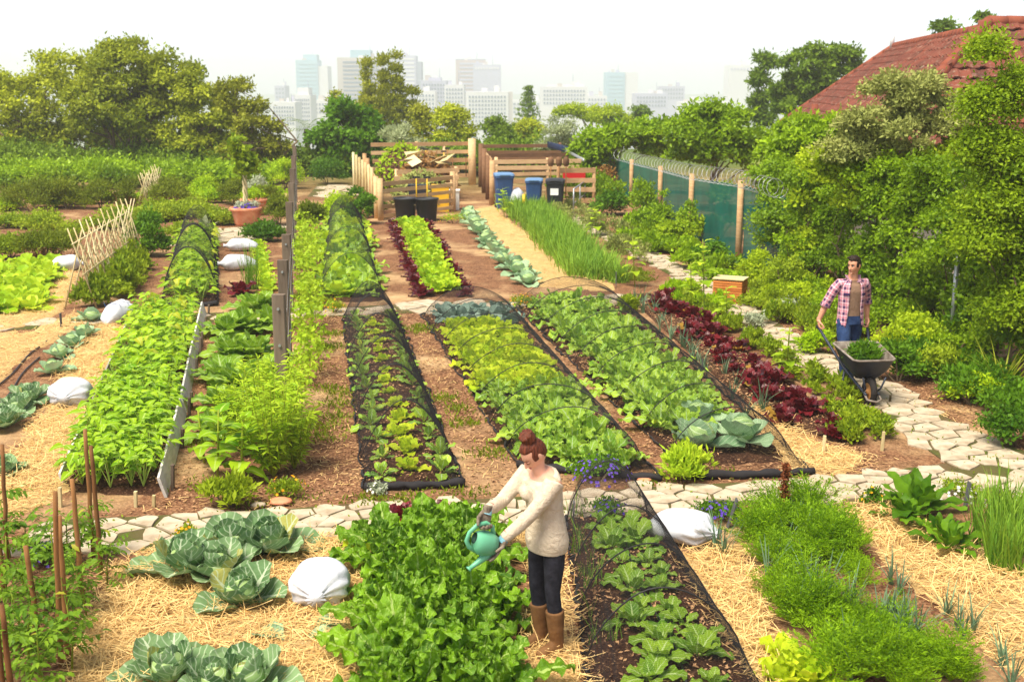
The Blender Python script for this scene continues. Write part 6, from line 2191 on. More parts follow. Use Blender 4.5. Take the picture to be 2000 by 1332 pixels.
for k, px in enumerate((813, 834)):
    a = AT(px, 350, 35.9)
    tool(['yellow handle leaning on the front pallet fence, left', 'yellow handle leaning on the front pallet fence, right'][k], a.x, 35.9, .3, a.z + .05, 'yellow', 'hoe', 'yellow handles on the front fence')

# ---------------------------------------------------------------- shade-net fence with razor wire
FP = [(1150, 372, 290, 47.0), (1232, 398, 312, 41.5), (1288, 420, 325, 36.5), (1348, 452, 340, 31.5), (1441, 515, 353, 26.9), (1520, 548, 374, 24.6)]
base = [AT(px, py, d) for px, py, top, d in FP]
tops = [AT(px, top, d) for px, py, top, d in FP]
root = tag(empty('netting_fence', (base[3].x, base[3].y, 0)), 'green shade-net fence on round wooden posts with razor wire', 'fence')
org = Vector((base[3].x, base[3].y, 0))
for b, t, f in zip(base[1:5], tops[1:5], FP[1:5]):
    MB().tube([Vector((b.x, b.y, -.2)) - org, Vector((b.x, b.y, t.z)) - org], .07, 9).build('post', M['wood_pallet'], root)
for k in range(len(base) - 1):
    b0, b1, t0, t1 = base[k], base[k + 1], tops[k], tops[k + 1]
    V = []
    nn = 9
    for a in range(nn):
        s = a / (nn - 1)
        x, y = lerp(b0.x, b1.x, s) + .09, lerp(b0.y, b1.y, s)
        zt = lerp(t0.z, t1.z, s) - .12
        for c in range(7):
            V.append((x + .02 * math.sin(a * 2.1 + c), y, zt * c / 6))
    Q = [[a * 7 + c, a * 7 + c + 1, (a + 1) * 7 + c + 1, (a + 1) * 7 + c] for a in range(nn - 1) for c in range(6)]
    MB().add(np.array(V) - np.array(org), Q).build('net_panel', M['teal_net'], root)
for k in range(len(base) - 1):
    pts = []
    turns = 10
    for a in range(turns * 10 + 1):
        s = a / (turns * 10)
        c = tops[k].lerp(tops[k + 1], s)
        an = s * turns * 6.2832
        pts.append((c.x + .20 * math.cos(an) - org.x, c.y + .05 * math.sin(an) - org.y, c.z + .05 + .20 * math.sin(an)))
    MB().tube(pts, .006, 4, cap=False).build('razor_wire', M['steel'], root)
pp = AT(1855, 690, 17.3)
tag(MB().tube([Vector((pp.x, pp.y, -.1)), Vector((pp.x, pp.y, 1.75))], .035, 8).build('metal_pole', M['steel']), 'grey metal fence pole in front of the ivy hedge', 'pole')
q = G(1200, 400)
shrub('dry_climber', 'brown dried climber on the left end of the shade-net fence', AT(1178, 330, 43) + Vector((0, 0, -1)), .55, 1.3, 'rosemary_dry', 1500, (.1, .03), 'climber')

# ---------------------------------------------------------------- slatted wooden box
bp = G(1425, 590)
root = tag(empty('slatted_box', bp, R(-24)), 'orange slatted wooden compost box beside the side path', 'box')
root.scale = (.74, .74, .70)
for k in range(9):
    z = .05 + k * .066
    for s, (c, sz) in enumerate((((0, -.30, z), (.74, .022, .05)), ((0, .30, z), (.74, .022, .05)), ((-.36, 0, z), (.022, .578, .05)), ((.36, 0, z), (.022, .578, .05)))):
        MB().box(c, sz).build('slat', M['slatwood'], root, False)
for k in range(7):
    MB().box((0, -.27 + k * .09, .655), (.8, .08, .022)).build('lid_board', M['bamboo'], root, False)
# ---------------------------------------------------------------- reddish stones by the path
for px, py, r, mt, lab in ((548, 985, .09, 'terracotta', 'reddish rounded stone at the path edge below the calendula'), (505, 990, .06, 'stone', 'small white stone beside the reddish one'), (1260, 940, .06, 'terracotta', 'small reddish stone beside the tunnel roll')):
    k = 10
    a = np.arange(k) * 2 * math.pi / k
    rr = [np.stack([r * 1.3 * math.cos(e) * np.cos(a) * (1 + .1 * rng.normal(size=k)), r * math.cos(e) * np.sin(a), np.full(k, r * .7 * (1 + math.sin(e)) * .55)], 1) for e in np.linspace(-1.2, 1.5, 6)]
    tag(MB().rings(rr).build('rock', M[mt], None, True, G(px, py)), lab, 'stone')

# ---------------------------------------------------------------- house with tiled roof
tm = NT('roof_tile')
oi_ = tm.new('ObjectInfo')
tn = tm.noise(2.4, 5, vec=tm.pos())
tc = tm.mix(tm.ramp(tn, [(.35, (0, 0, 0)), (.68, (1, 1, 1))]), C(118, 64, 52), C(80, 56, 48))
tc = tm.mix(tm.math('MULTIPLY', oi_.outputs['Random'], .4), tc, C(140, 84, 66))
tc = tm.mix(tm.math('MULTIPLY', tm.ramp(tm.noise(9, 5, .7, tm.pos()), [(.56, (0, 0, 0)), (.68, (1, 1, 1))]), .6), tc, C(166, 150, 132))
tm.done(tc, .92, .1)
tm.bump(tm.noise(14, 4, vec=tm.pos()), .4, .02)
M['tile'] = tm.mat
M['ridge'] = plain('ridge_tile', C(150, 84, 62), .9, .15, var2=C(116, 66, 52), nscale=1.5)
M['house_wall'] = plain('house_wall', C(206, 196, 182), .85, .2, var=.1)
A_, B_, D_, C_ = Vector((10.3, 27, 5.15)), Vector((12.0, 38, 5.15)), Vector((6.6, 22.5, 2.6)), Vector((9.35, 42, 2.6))
E_, A2 = Vector((17, 22.2, 2.6)), Vector((17, 27.2, 5.35))
A3 = Vector((10.6, 27.1, 5.35))
house = tag(empty('tiled_house', (10.5, 30, 0)), 'house with weathered red tiled hip roof behind the shrubs', 'house')
org = Vector((10.5, 30, 0))
# walls
mb = MB()
foot = [Vector((7.3, 23.3, 0)), Vector((16.6, 23.0, 0)), Vector((16.6, 41, 0)), Vector((9.9, 41, 0))]
V = [p - org for p in foot] + [p - org + Vector((0, 0, 2.75)) for p in foot]
mb.add([list(v) for v in V], [[0, 1, 5, 4], [1, 2, 6, 5], [2, 3, 7, 6], [3, 0, 4, 7]])
mb.build('wall', M['house_wall'], house, False)
rb = MB()
back1, back2 = Vector((17, 42, 2.6)), Vector((17, 38, 5.15))
for f in ((A_, B_, C_, D_), (A3, D_, E_, A2), (B_, back2, back1, C_), (A_, A2, back2, B_)):
    rb.add([list(v - org - Vector((0, 0, .06))) for v in f], [[0, 1, 2, 3]])
roof = rb.build('roof', M['tile'], house, False)
tiles = []


def tile_face(top0, top1, bot0, bot1, rows):
    for r in range(rows):
        t0 = r / rows
        l, rr_ = bot0.lerp(top0, t0), bot1.lerp(top1, t0)
        n = max(1, int((rr_ - l).length / .36))
        slope = ((top0 + top1) / 2 - (bot0 + bot1) / 2).normalized()
        run = (rr_ - l).normalized()
        nrm = run.cross(slope)
        if nrm.z < 0:
            nrm = -nrm
        for c in range(n):
            p = l.lerp(rr_, (c + .5) / n)
            tiles.append((p, run, slope, nrm, (rr_ - l).length / n))


tile_face(A_, B_, D_, C_, 13)
tile_face(A3, A2, D_, E_, 13)
prof = [(-.5, .0), (-.4, .035), (-.2, .045), (-.05, .012), (.1, .0), (.35, .005), (.5, .03)]
tv = []
for y in (0.0, 1.0):
    for x, z in prof:
        tv.append((x, y, z + (.045 if y == 0 else .0)))
tq = [[k, k + 1, 8 + k, 7 + k] for k in range(6)]
fv = [(x, 0, z + .045 - .04) for x, z in prof]
tile_me = MB().add(tv + fv, tq + [[14 + k, 15 + k, k + 1, k] for k in range(6)]).mesh('tile', M['tile'], False)
order = sorted(range(len(tiles)), key=lambda k: tiles[k][0].length)
# only what the photograph can see counts as nearest
vis = [k for k in order if 1500 < 1000 + FPX * tiles[k][0].x / (tiles[k][0].y * _c + (CAM_H - tiles[k][0].z) * _s) < 2030 and tiles[k][0].z > 3.0][:300]
rest = MB()
TV = np.array(tv + fv)
for k, (p, run, slope, nrm, w) in enumerate(tiles):
    Mx = Matrix((run * w * 1.02, slope * .45, nrm * 1.0)).transposed()
    if k in set(vis):
        o = put('tile', tile_me, roof)
        jit = Matrix.Rotation(random.gauss(0, .02), 3, 'Z')
        o.matrix_local = Matrix.Translation(p - org + nrm * random.uniform(0, .012)) @ (Mx @ jit).to_4x4()
    else:
        rest.add(TV @ np.array(Mx).T + np.array(p - org), tq + [[14 + q, 15 + q, q + 1, q] for q in range(6)])
tag(rest.build('tiles', M['tile'], roof, False), kind='stuff')


def ridge(a, b, r=.13):
    n = int((b - a).length / .4)
    for k in range(n):
        p, q = a.lerp(b, k / n), a.lerp(b, (k + 1.12) / n)
        MB().tube([p - org, q - org], [r * 1.08, r], 8).build('ridge_tile', M['ridge'], roof)


ridge(A_, B_)
ridge(D_, A3)
ridge(A3, A2)
ridge(B_, C_)
MB().tube([D_ - org + Vector((-.05, 0, -.08)), C_ - org + Vector((-.05, 0, -.08))], .07, 8).build('gutter', M['white_paint'], house)
for x, y, z in ((11.9, 38.0, 5.1),):
    MB().tube([Vector((x, y, z)) - org, Vector((x, y, z + .55)) - org], .07, 8).build('vent_pipe', M['white_paint'], house)
pv_ = AT(1590, 240, 31)
MB().tube([Vector((pv_.x, pv_.y, 2.7)) - org, Vector((pv_.x, pv_.y, 3.5)) - org], .09, 8).build('chimney_pipe', M['ridge'], house)
# ---------------------------------------------------------------- people
def fuse(mb, mat, name, parent, voxel=.008, smooth=4, f=.5, attr=False):
    """closed overlapping volumes grown together into one continuous surface"""
    me = mb.mesh(name + '_src', [mat])
    t = bpy.data.objects.new(name + '_src', me)
    COL.objects.link(t)
    r = t.modifiers.new('r', 'REMESH')
    r.mode = 'VOXEL'
    r.voxel_size = voxel
    r.use_smooth_shade = True
    s = t.modifiers.new('s', 'SMOOTH')
    s.iterations = smooth
    s.factor = f
    dg = bpy.context.evaluated_depsgraph_get()
    out = bpy.data.meshes.new_from_object(t.evaluated_get(dg))
    out.name = name
    out.materials.clear()
    out.materials.append(mat)
    bpy.data.objects.remove(t)
    out.polygons.foreach_set('use_smooth', np.ones(len(out.polygons), bool))
    return put(name, out, parent)


def ell(mb, c, r, rot=None, k=16, m=10, fn=None):
    """ellipsoid, optionally shaped by fn(unit point)->offset point"""
    th = np.linspace(0, math.pi, m + 1)
    a = np.arange(k) * 2 * math.pi / k
    rr = []
    for t in th:
        s = max(math.sin(t), 1e-3)
        P = np.stack([s * np.cos(a), s * np.sin(a), np.full(k, -math.cos(t))], 1)
        if fn is not None:
            P = np.array([fn(p) for p in P])
        else:
            P = P * np.array(r)
        if rot is not None:
            P = P @ np.array(rot).T
        rr.append(P + np.array(c))
    mb.rings(rr)
    return mb


def oval(c, rx, ry, tilt=0.0, k=24, sq=2.2):
    """horizontal oval ring; tilt lowers its front (-y)"""
    a = np.arange(k) * 2 * math.pi / k
    cx = np.sign(np.cos(a)) * np.abs(np.cos(a)) ** (2 / sq) * rx
    cy = np.sign(np.sin(a)) * np.abs(np.sin(a)) ** (2 / sq) * ry
    return np.stack([c[0] + cx, c[1] + cy, c[2] + tilt * cy], 1)


def ik(a, b, l1, l2, pole):
    a, b, pole = np.array(a, float), np.array(b, float), np.array(pole, float)
    d = b - a
    L = min(np.linalg.norm(d), (l1 + l2) * .999)
    d = d / np.linalg.norm(d)
    b = a + d * L
    x = (l1 * l1 - l2 * l2 + L * L) / (2 * L)
    h = math.sqrt(max(0, l1 * l1 - x * x))
    p = pole - d * (pole @ d)
    p /= np.linalg.norm(p)
    return a + d * x + p * h, b


def hand(mb, w, fwd, pn, side, curl=.5, s=1.0, spread=.10, thumb=.6):
    """w wrist, fwd finger direction, pn palm normal (palm faces +pn), side=+1 thumb on cross(fwd,pn)*side"""
    fwd = np.array(fwd, float)
    fwd /= np.linalg.norm(fwd)
    pn = np.array(pn, float)
    pn -= fwd * (pn @ fwd)
    pn /= np.linalg.norm(pn)
    ac = np.cross(fwd, pn) * side
    w = np.array(w, float)
    # palm
    rot = np.stack([ac, fwd, pn], 1)
    ell(mb, w + fwd * .048 * s, (.041 * s, .052 * s, .017 * s), rot, 12, 8)
    mb.tube([w - fwd * .03 * s, w + fwd * .02 * s], [.027 * s, .029 * s], 10)
    for q, (off, L) in enumerate(((.030, .072), (.010, .080), (-.011, .075), (-.030, .060))):
        b = w + fwd * .088 * s + ac * off * s
        d = fwd + ac * (off * spread / .03)
        d /= np.linalg.norm(d)
        pts = [b - d * .02 * s, b]
        ang = 0
        p = b
        for seg in (.45, .32, .25):
            ang += curl * (1.0 + .08 * q)
            dd = d * math.cos(ang) + pn * math.sin(ang)
            p = p + dd * L * seg * s
            pts.append(p)
        mb.tube(pts, np.array([.0100, .0098, .0092, .0086, .0070]) * s, 8)
    b = w + fwd * .022 * s + ac * .032 * s
    d1 = fwd * .62 + ac * .62 + pn * thumb * .6
    d1 /= np.linalg.norm(d1)
    d2 = fwd * .8 + ac * .15 + pn * thumb
    d2 /= np.linalg.norm(d2)
    mb.tube([b - d1 * .015 * s, b + d1 * .035 * s, b + d1 * .04 * s + d2 * .028 * s, b + d1 * .04 * s + d2 * .05 * s], np.array([.013, .0125, .011, .008]) * s, 8)


def head_fn(female):
    hw, hd, hh = (.070, .092, .112) if female else (.074, .098, .118)

    def fn(p):
        x, y, z = p
        v = np.array([x * hw, y * hd, z * hh])
        low = max(0, -z)
        v[0] *= 1 - (.34 if female else .24) * low ** 1.6
        if y < 0:                                  # face side is -y
            v[1] *= 1 - .10 * (1 - abs(x)) * max(0, 1 - abs(z))
            v[1] -= .012 * max(0, -z - .45) * 2 * (1 - abs(x))       # chin
            for ex in (-.40, .40):                                  # eye sockets
                g = math.exp(-((x - ex) ** 2 / .05 + (z - .02) ** 2 / .022))
                v[1] += .011 * g
            g = math.exp(-(x ** 2 / .30 + (z - .24) ** 2 / .02))     # brow
            v[1] -= .004 * g
            g = math.exp(-((abs(x) - .5) ** 2 / .06 + (z + .28) ** 2 / .06))
            v[1] -= .004 * g                                        # cheeks
        else:
            v[1] *= 1.06
            v[2] += .006 * y
        return v
    return fn


def build_head(mb, c, rot, female):
    """adds skull, nose, lips, ears to the body volume; returns a placer for head-local points"""
    rot = np.array(rot)
    c = np.array(c)
    ell(mb, c, None, rot, 36, 30, head_fn(female))
    P = lambda x, y, z: c + rot @ np.array([x, y, z])
    k = 1.0 if female else 1.12
    mb.tube([P(0, -.082, .012), P(0, -.094 - .004 * k, -.016), P(0, -.100 - .006 * k, -.034), P(0, -.086, -.042)], [.007 * k, .009 * k, .0125 * k, .008], 8)
    for s in (-1, 1):
        ell(mb, P(s * .011, -.088, -.037), (.008, .008, .006), rot, 8, 6)
        ell(mb, P(s * (.071 if female else .076), .008, -.008), (.008, .019, .032), rot, 10, 8)
    ell(mb, P(0, -.083, -.062), (.022, .009, .008), rot, 10, 6)
    ell(mb, P(0, -.076, -.098), (.024, .014, .014), rot, 10, 6)
    return P


def face_bits(root, P, rot, female, brow, lip, iris, down):
    for s in (-1, 1):
        mb = MB()
        ell(mb, P(s * .029, -.0745, .003), (.0135, .010, .0085 if not down else .006), rot, 12, 8)
        mb.build('eye', iris if down else M['eye_white'], root)
        if not down:
            ell(MB(), (0, 0, 0), (1, 1, 1))
            m2 = MB()
            ell(m2, P(s * .029 - .003, -.0835, .003), (.006, .003, .006), rot, 10, 6)
            m2.build('iris', iris, root)
            m3 = MB().tube([P(s * .044, -.074, .009), P(s * .030, -.087, .0125), P(s * .015, -.083, .008)], .0028, 5)
            m3.build('eyelid', brow, root)
        else:
            MB().tube([P(s * .043, -.075, .000), P(s * .030, -.087, -.004), P(s * .016, -.083, -.001)], .0026, 5).build('eyelash', brow, root)
        MB().tube([P(s * .049, -.071, .020), P(s * .032, -.088, .027), P(s * .014, -.092, .022)], [.002, .0042 if not female else .003, .0032], 5).build('eyebrow', brow, root)
    mb = MB()
    ell(mb, P(0, -.0875, -.0585), (.020, .0055, .0035), rot, 12, 6)
    ell(mb, P(0, -.0875, -.0650), (.018, .0060, .0042), rot, 12, 6)
    mb.build('lips', lip, root)


def euler(yaw=0.0, pitch=0.0, roll=0.0):
    """yaw about z, pitch>0 nods the -y face down, roll about y"""
    return np.array((Matrix.Rotation(yaw, 3, 'Z') @ Matrix.Rotation(-pitch * -1, 3, 'X') @ Matrix.Rotation(roll, 3, 'Y')))


def fabric(name, c1, c2, nscale=14, bump=.35, bscale=160, rough=.9):
    m = NT(name)
    n = m.noise(nscale, 5, vec=m.obj())
    col = m.mix(m.ramp(n, [(.35, (0, 0, 0)), (.7, (1, 1, 1))]), c1, c2)
    m.done(col, rough, .12)
    b1 = m.noise(bscale, 3, vec=m.obj())
    b2 = m.noise(16, 3, vec=m.obj(), dist=1.2)
    m.bump(m.math('ADD', m.math('MULTIPLY', b1, .35), m.math('MULTIPLY', b2, 1.0)), bump, .02)
    return m.mat


def skinmat(name, c1, c2):
    m = NT(name)
    m.done(m.mix(m.noise(10, 3, vec=m.obj()), c1, c2), .5, .35)
    m.b.inputs['Subsurface Weight'].default_value = .12
    m.b.inputs['Subsurface Radius'].default_value = (.02, .008, .004)
    return m.mat


M['skin_w'] = skinmat('skin_fair', C(212, 156, 128), C(226, 174, 146))
M['skin_m'] = skinmat('skin_tan', C(204, 142, 112), C(216, 158, 126))
M['eye_white'] = plain('eye_white', C(226, 220, 214), .3, .5)
M['eye_dark'] = plain('eye_dark', C(54, 36, 26), .3, .5)
M['eyelid'] = skinmat('eyelid', C(196, 140, 114), C(206, 150, 124))
M['lip_w'] = plain('lips_rose', C(190, 96, 92), .4, .4)
M['lip_m'] = plain('lips_tan', C(170, 100, 84), .5, .3)


def hairmat(name, c1, c2):
    m = NT(name)
    mp = m.new('Mapping')
    mp.inputs['Scale'].default_value = (90, 90, 9)
    m.link(m.obj(), mp.inputs[0])
    n = m.noise(1.0, 4, .6, mp.outputs[0], .6)
    m.done(m.mix(m.ramp(n, [(.3, (0, 0, 0)), (.7, (1, 1, 1))]), c1, c2), .5, .2)
    m.bump(n, .8, .01)
    return m.mat


M['hair_w'] = hairmat('hair_auburn', C(46, 22, 16), C(124, 66, 44))
M['hair_m'] = hairmat('hair_brown', C(20, 14, 11), C(56, 40, 30))
M['sweater'] = fabric('cream_knit', C(204, 187, 162), C(217, 202, 178), 20, .8, 150)
M['trouser_w'] = fabric('charcoal_denim', C(34, 34, 40), C(52, 52, 60), 18, .5)
M['boot_w'] = fabric('brown_rubber_boot', C(112, 78, 48), C(140, 102, 66), 12, .3, 40, .6)
M['glove'] = fabric('blue_glove', C(112, 172, 190), C(150, 196, 206), 20, .3)
M['glove_palm'] = fabric('soiled_glove', C(96, 84, 72), C(150, 138, 120), 26, .4)
M['tshirt'] = fabric('brown_tshirt', C(134, 106, 86), C(146, 118, 98), 9, .5)
M['jeans'] = fabric('blue_jeans', C(34, 52, 88), C(58, 80, 120), 12, .5)
M['shoe'] = fabric('brown_shoe', C(96, 66, 48), C(130, 92, 66), 12, .4, 60, .7)
M['cuff'] = plain('red_cuff', C(196, 76, 72), .9, .1)

# ---- the woman
WB = G(1066, 1268)
WY = R(-50)
woman = tag(empty('person', WB, WY), 'woman in cream sweater and brown boots tilting a green watering can', 'person')


def wl_(px, py, d):
    v = AT(px, py, d) - WB
    return np.array(Matrix.Rotation(-WY, 3, 'Z') @ v)


CAN_D = WB.y - .30
sh_r, sh_l = np.array([-.165, -.055, 1.325]), np.array([.165, -.065, 1.315])
# the can's own frame: it is tipped towards its spout
cw, sw = np.array(AT(944, 1060, CAN_D)), np.array(AT(912, 1113, CAN_D - .06))
ax = sw - cw
fx = np.array([ax[0], ax[1], 0])
fx /= np.linalg.norm(fx)
tip = R(66)
up = np.array([0, 0, 1.0]) * math.cos(tip) + fx * math.sin(tip)
fw = fx * math.cos(tip) - np.array([0, 0, 1.0]) * math.sin(tip)
sd = np.cross(fw, up)
K = lambda f, s, u: (fw * f + sd * s + up * u) * .74
RZ = np.array(Matrix.Rotation(-WY, 3, 'Z'))
tol = lambda w: RZ @ (np.array(w) - np.array(WB))
grip = tol(cw + K(-.185, 0, .05))
pn_r = RZ @ sd
pn_r = pn_r if pn_r[0] > 0 else -pn_r
f_r = np.array([-.05, -.25, -1.0])
f_r /= np.linalg.norm(f_r)
wr_r = grip - f_r * .085 - pn_r * .022
under = tol(cw + K(.02, 0, -.135))
pn_l = RZ @ up
f_l = RZ @ (fw * .9 + fx * .25)
f_l /= np.linalg.norm(f_l)
wr_l = under - f_l * .075 - pn_l * .024
el_r, wr_r = ik(sh_r, wr_r, .27, .25, (-.6, .5, -.5))
el_l, wr_l = ik(sh_l, wr_l, .27, .25, (.7, .7, -.4))
# body (skin): continuous from head to feet
b = MB()
hc = np.array([-.015, -.115, 1.505])
hrot = euler(R(-10), R(42), R(4))
Pw = build_head(b, hc, hrot, True)
neck0 = np.array([0, -.045, 1.33])
b.tube([neck0, (neck0 + hc) / 2 + np.array([0, .006, -.03]), hc + np.array([0, .035, -.03])], [.056, .047, .05], 14)
b.rings([oval((0, -.0, .92), .13, .09), oval((0, -.01, 1.05), .115, .085), oval((0, -.03, 1.2), .135, .095), oval((0, -.045, 1.29), .142, .085, .35), oval((0, -.05, 1.345), .112, .068, .55), oval((0, -.045, 1.375), .06, .05, .5)])
for sh, el_, wr in ((sh_r, el_r, wr_r), (sh_l, el_l, wr_l)):
    b.tube([np.array([0, -.045, 1.30]), sh, (sh + el_) / 2, el_, (el_ + wr) / 2, wr], [.06, .05, .042, .036, .034, .026], 10)
for s in (-1, 1):
    b.tube([(s * .07, 0, .93), (s * .085, -.005, .7), (s * .085, -.012, .47), (s * .085, .012, .3), (s * .085, .02, .08)], [.066, .058, .044, .042, .034], 10)
    b.tube([(s * .085, .04, .05), (s * .09, -.06, .045), (s * .095, -.13, .035)], [.035, .035, .025], 8)
fr_r = np.array([.1, -.45, -.9])
fuse(b, M['skin_w'], 'body', woman, .0065, 3)
face_bits(woman, Pw, hrot, True, M['hair_w'], M['lip_w'], M['eyelid'], True)
# hair swept up into a bun
h = MB()


def sstep(x, a, b):
    t = min(1, max(0, (x - a) / (b - a)))
    return t * t * (3 - 2 * t)


def hair_over(female):
    base = head_fn(female)

    def fn(p):
        x, y, z = p
        face = sstep(-y, -.02, .22) * sstep((.60 if female else .56) + .10 * (1 - abs(x)) - z, 0, .16) * sstep(.90 - abs(x), 0, .12)
        nape = sstep(-z, .50, .80)
        side = sstep(-z, .10, .35) * sstep(-y, -.45, -.15)
        f = 1.075 + (.0 if female else .03 * max(0, z))
        return base(p) * lerp(f, .84, max(face, nape, side))
    return fn


ell(h, hc + hrot @ np.array([0, .002, .002]), None, hrot, 56, 48, hair_over(True))
bc = hc + hrot @ np.array([0, .045, .128])
ell(h, bc, (.054, .054, .044), hrot, 20, 14, None)
for q in range(9):
    a = q * .7
    pts = [bc + hrot @ np.array([math.cos(a + t * 2.2) * .043, math.sin(a + t * 2.2) * .043, -.030 + .062 * t + .004 * math.sin(q)]) for t in np.linspace(0, 1, 8)]
    h.tube(pts, .013, 7)
fuse(h, M['hair_w'], 'hair', woman, .0045, 2)
# sweater
s_ = MB()
s_.rings([oval((.0, .005, .79), .160, .122), oval((0, .005, .81), .170, .130), oval((0, .004, .86), .175, .134), oval((0, -.002, .95), .160, .120), oval((0, -.012, 1.05), .146, .110), oval((0, -.03, 1.17), .152, .114), oval((0, -.042, 1.26), .162, .112, .15), oval((0, -.045, 1.32), .160, .094, .35), oval((0, -.047, 1.348), .130, .082, .55)])
for sgn in (-1, 1):
    ell(s_, (sgn * .07, -.115, 1.20), (.062, .055, .062))
for sh, el_, wr in ((sh_r, el_r, wr_r), (sh_l, el_l, wr_l)):
    dn = np.array([0, 0, -.012])
    s_.tube([np.array([sh[0] * .55, sh[1], 1.30]), sh, sh * .5 + el_ * .5 + dn, el_ + dn, el_ * .5 + wr * .5 + dn, el_ * .12 + wr * .88, wr], [.058, .061, .056, .051, .048, .042, .039], 14)
fuse(s_, M['sweater'], 'sweater', woman, .009, 4)
# hem and cuffs as knitted bands
MB().rings([oval((0, .005, .775), .156, .120), oval((0, .005, .79), .163, .126), oval((0, .005, .825), .168, .130), oval((0, .005, .835), .16, .12)], cap=False).build('hem', M['sweater'], woman)
# trousers
t_ = MB()
t_.rings([oval((0, .005, .80), .140, .110), oval((0, .005, .86), .142, .112), oval((0, 0, .95), .125, .095)])
for s in (-1, 1):
    t_.tube([(s * .075, .005, .86), (s * .084, -.002, .68), (s * .085, -.016, .48), (s * .085, .006, .34), (s * .085, .014, .24)], [.082, .076, .056, .054, .050], 16)
fuse(t_, M['trouser_w'], 'trousers', woman, .009, 3)
for s in (-1, 1):
    bo = MB()
    bo.tube([(s * .085, .008, .335), (s * .085, .012, .28), (s * .085, .022, .15), (s * .085, .030, .08), (s * .085, .03, .02)], [.070, .067, .055, .052, .050], 16)
    bo.tube([(s * .085, .045, .045), (s * .088, -.03, .052), (s * .092, -.10, .045), (s * .095, -.165, .036)], [.046, .046, .044, .030], 14)
    bo.box((s * .09, -.055, .012), (.082, .25, .024))
    fuse(bo, M['boot_w'], 'boot', woman, .008, 4)
# gloves
for nm, wr, el_, fwd, pn, side in (('glove', wr_r, el_r, f_r, pn_r, 1), ('glove', wr_l, el_l, f_l, pn_l, -1)):
    g = MB()
    hand(g, wr, fwd, pn, side, .95 if side == 1 else .22, 1.16)
    fuse(g, M['glove_palm'], 'glove', woman, .005, 2)
    d = (wr - el_) / np.linalg.norm(wr - el_)
    f = fwd / np.linalg.norm(fwd)
    MB().tube([wr - d * .045, wr - d * .01, wr + f * .03], [.040, .035, .036], 14, cap=False).build('glove_cuff', M['glove'], woman)
    MB().tube([wr - d * .050, wr - d * .042], [.041, .041], 14, cap=False).build('cuff_band', M['cuff'], woman)

# ---- watering can
M['can'] = plain('mint_plastic', C(104, 182, 142), .38, .45, var=.08)
M['can_shade'] = plain('can_inside_shade', C(36, 70, 56), .6, .3)  # darkened mint: shade of the hollow is put into the colour
def kring(z, rf, rs, k=22, of=0.0):
    a = np.arange(k) * 2 * math.pi / k
    return np.array([K(of + rf * math.cos(x), rs * math.sin(x), z) for x in a])


can = tag(empty('watering_can', Vector(cw)), 'mint green plastic watering can tipped over the chard', 'watering can')
cb = MB().rings([kring(-.125, .06, .05), kring(-.12, .095, .078), kring(-.06, .115, .09), kring(.0, .120, .094), kring(.05, .112, .088), kring(.088, .085, .07, of=-.01), kring(.105, .058, .052, of=-.025), kring(.112, .054, .048, of=-.025)], cap=False)
cb.rings([kring(-.125, .06, .05), kring(-.1251, .001, .001)], cap=False)
cb.build('body', M['can'], can)
MB().rings([kring(.109, .054, .048, of=-.025), kring(.08, .05, .045, of=-.025), kring(.079, .001, .001, of=-.025)], cap=False).build('opening', M['can_shade'], can)
MB().tube([K(.075, 0, -.09), K(.13, 0, -.065), K(.175, 0, -.03), K(.225, 0, .01), K(.255, 0, .035)], [.034, .028, .021, .016, .014], 12).build('spout', M['can'], can)
MB().tube([K(.255, 0, .035), K(.275, 0, .05)], [.014, .024], 12).build('rose', M['can'], can)
MB().tube([K(.085, 0, .06), K(.07, 0, .13), K(.02, 0, .18), K(-.06, 0, .18), K(-.145, 0, .13), K(-.185, 0, .05), K(-.165, 0, -.03), K(-.10, 0, -.07)], [.014, .013, .0125, .0125, .013, .013, .013, .014], 10, flat=1.3).build('handle', M['can'], can)

# ---- the man
MBASE = G(1652, 757)
MY = R(6)
man = tag(empty('person', MBASE, MY), 'man in pink checked shirt and jeans pushing the wheelbarrow', 'person')


def ml(px, py, d):
    v = AT(px, py, d) - MBASE
    return np.array(Matrix.Rotation(-MY, 3, 'Z') @ v)


hr = ml(1598, 636, MBASE.y + .02)
hl = np.array([.30, hr[1] + .05, hr[2] + .0])
shr, shl = np.array([-.185, .0, 1.445]), np.array([.185, .01, 1.445])
elr, hr2 = ik(shr, hr + np.array([.01, .01, .075]), .30, .27, (-.4, .8, 0))
ell_, hl2 = ik(shl, hl + np.array([-.01, .02, .075]), .30, .27, (.4, .8, 0))
b = MB()
hcm = np.array([-.005, -.045, 1.675])
hrm = euler(R(-56), R(6), R(0))
Pm = build_head(b, hcm, hrm, False)
b.tube([(0, .0, 1.46), (0, -.012, 1.55), hcm + np.array([0, .02, -.04])], [.068, .060, .062], 14)
b.rings([oval((0, 0, .98), .15, .10), oval((0, 0, 1.1), .145, .1), oval((0, -.005, 1.3), .165, .11), oval((0, 0, 1.41), .145, .09), oval((0, 0, 1.47), .10, .07), oval((0, 0, 1.51), .06, .05)])
for sh, e_, wr, side, hx in ((shr, elr, hr2, 1, -1), (shl, ell_, hl2, -1, 1)):
    b.tube([np.array([0, 0, 1.40]), sh * np.array([.9, 1, 1]) + np.array([0, 0, -.035]), (sh + e_) / 2, e_, e_ * .5 + wr * .5, wr], [.06, .045, .045, .043, .042, .030], 12)
    hand(b, wr, (0.0, -.25, -1.0), (-hx * 1.0, -.2, 0.0), 1 if hx < 0 else -1, .85, 1.12)
feet = {-1: (-.095, -.16), 1: (.095, .16)}
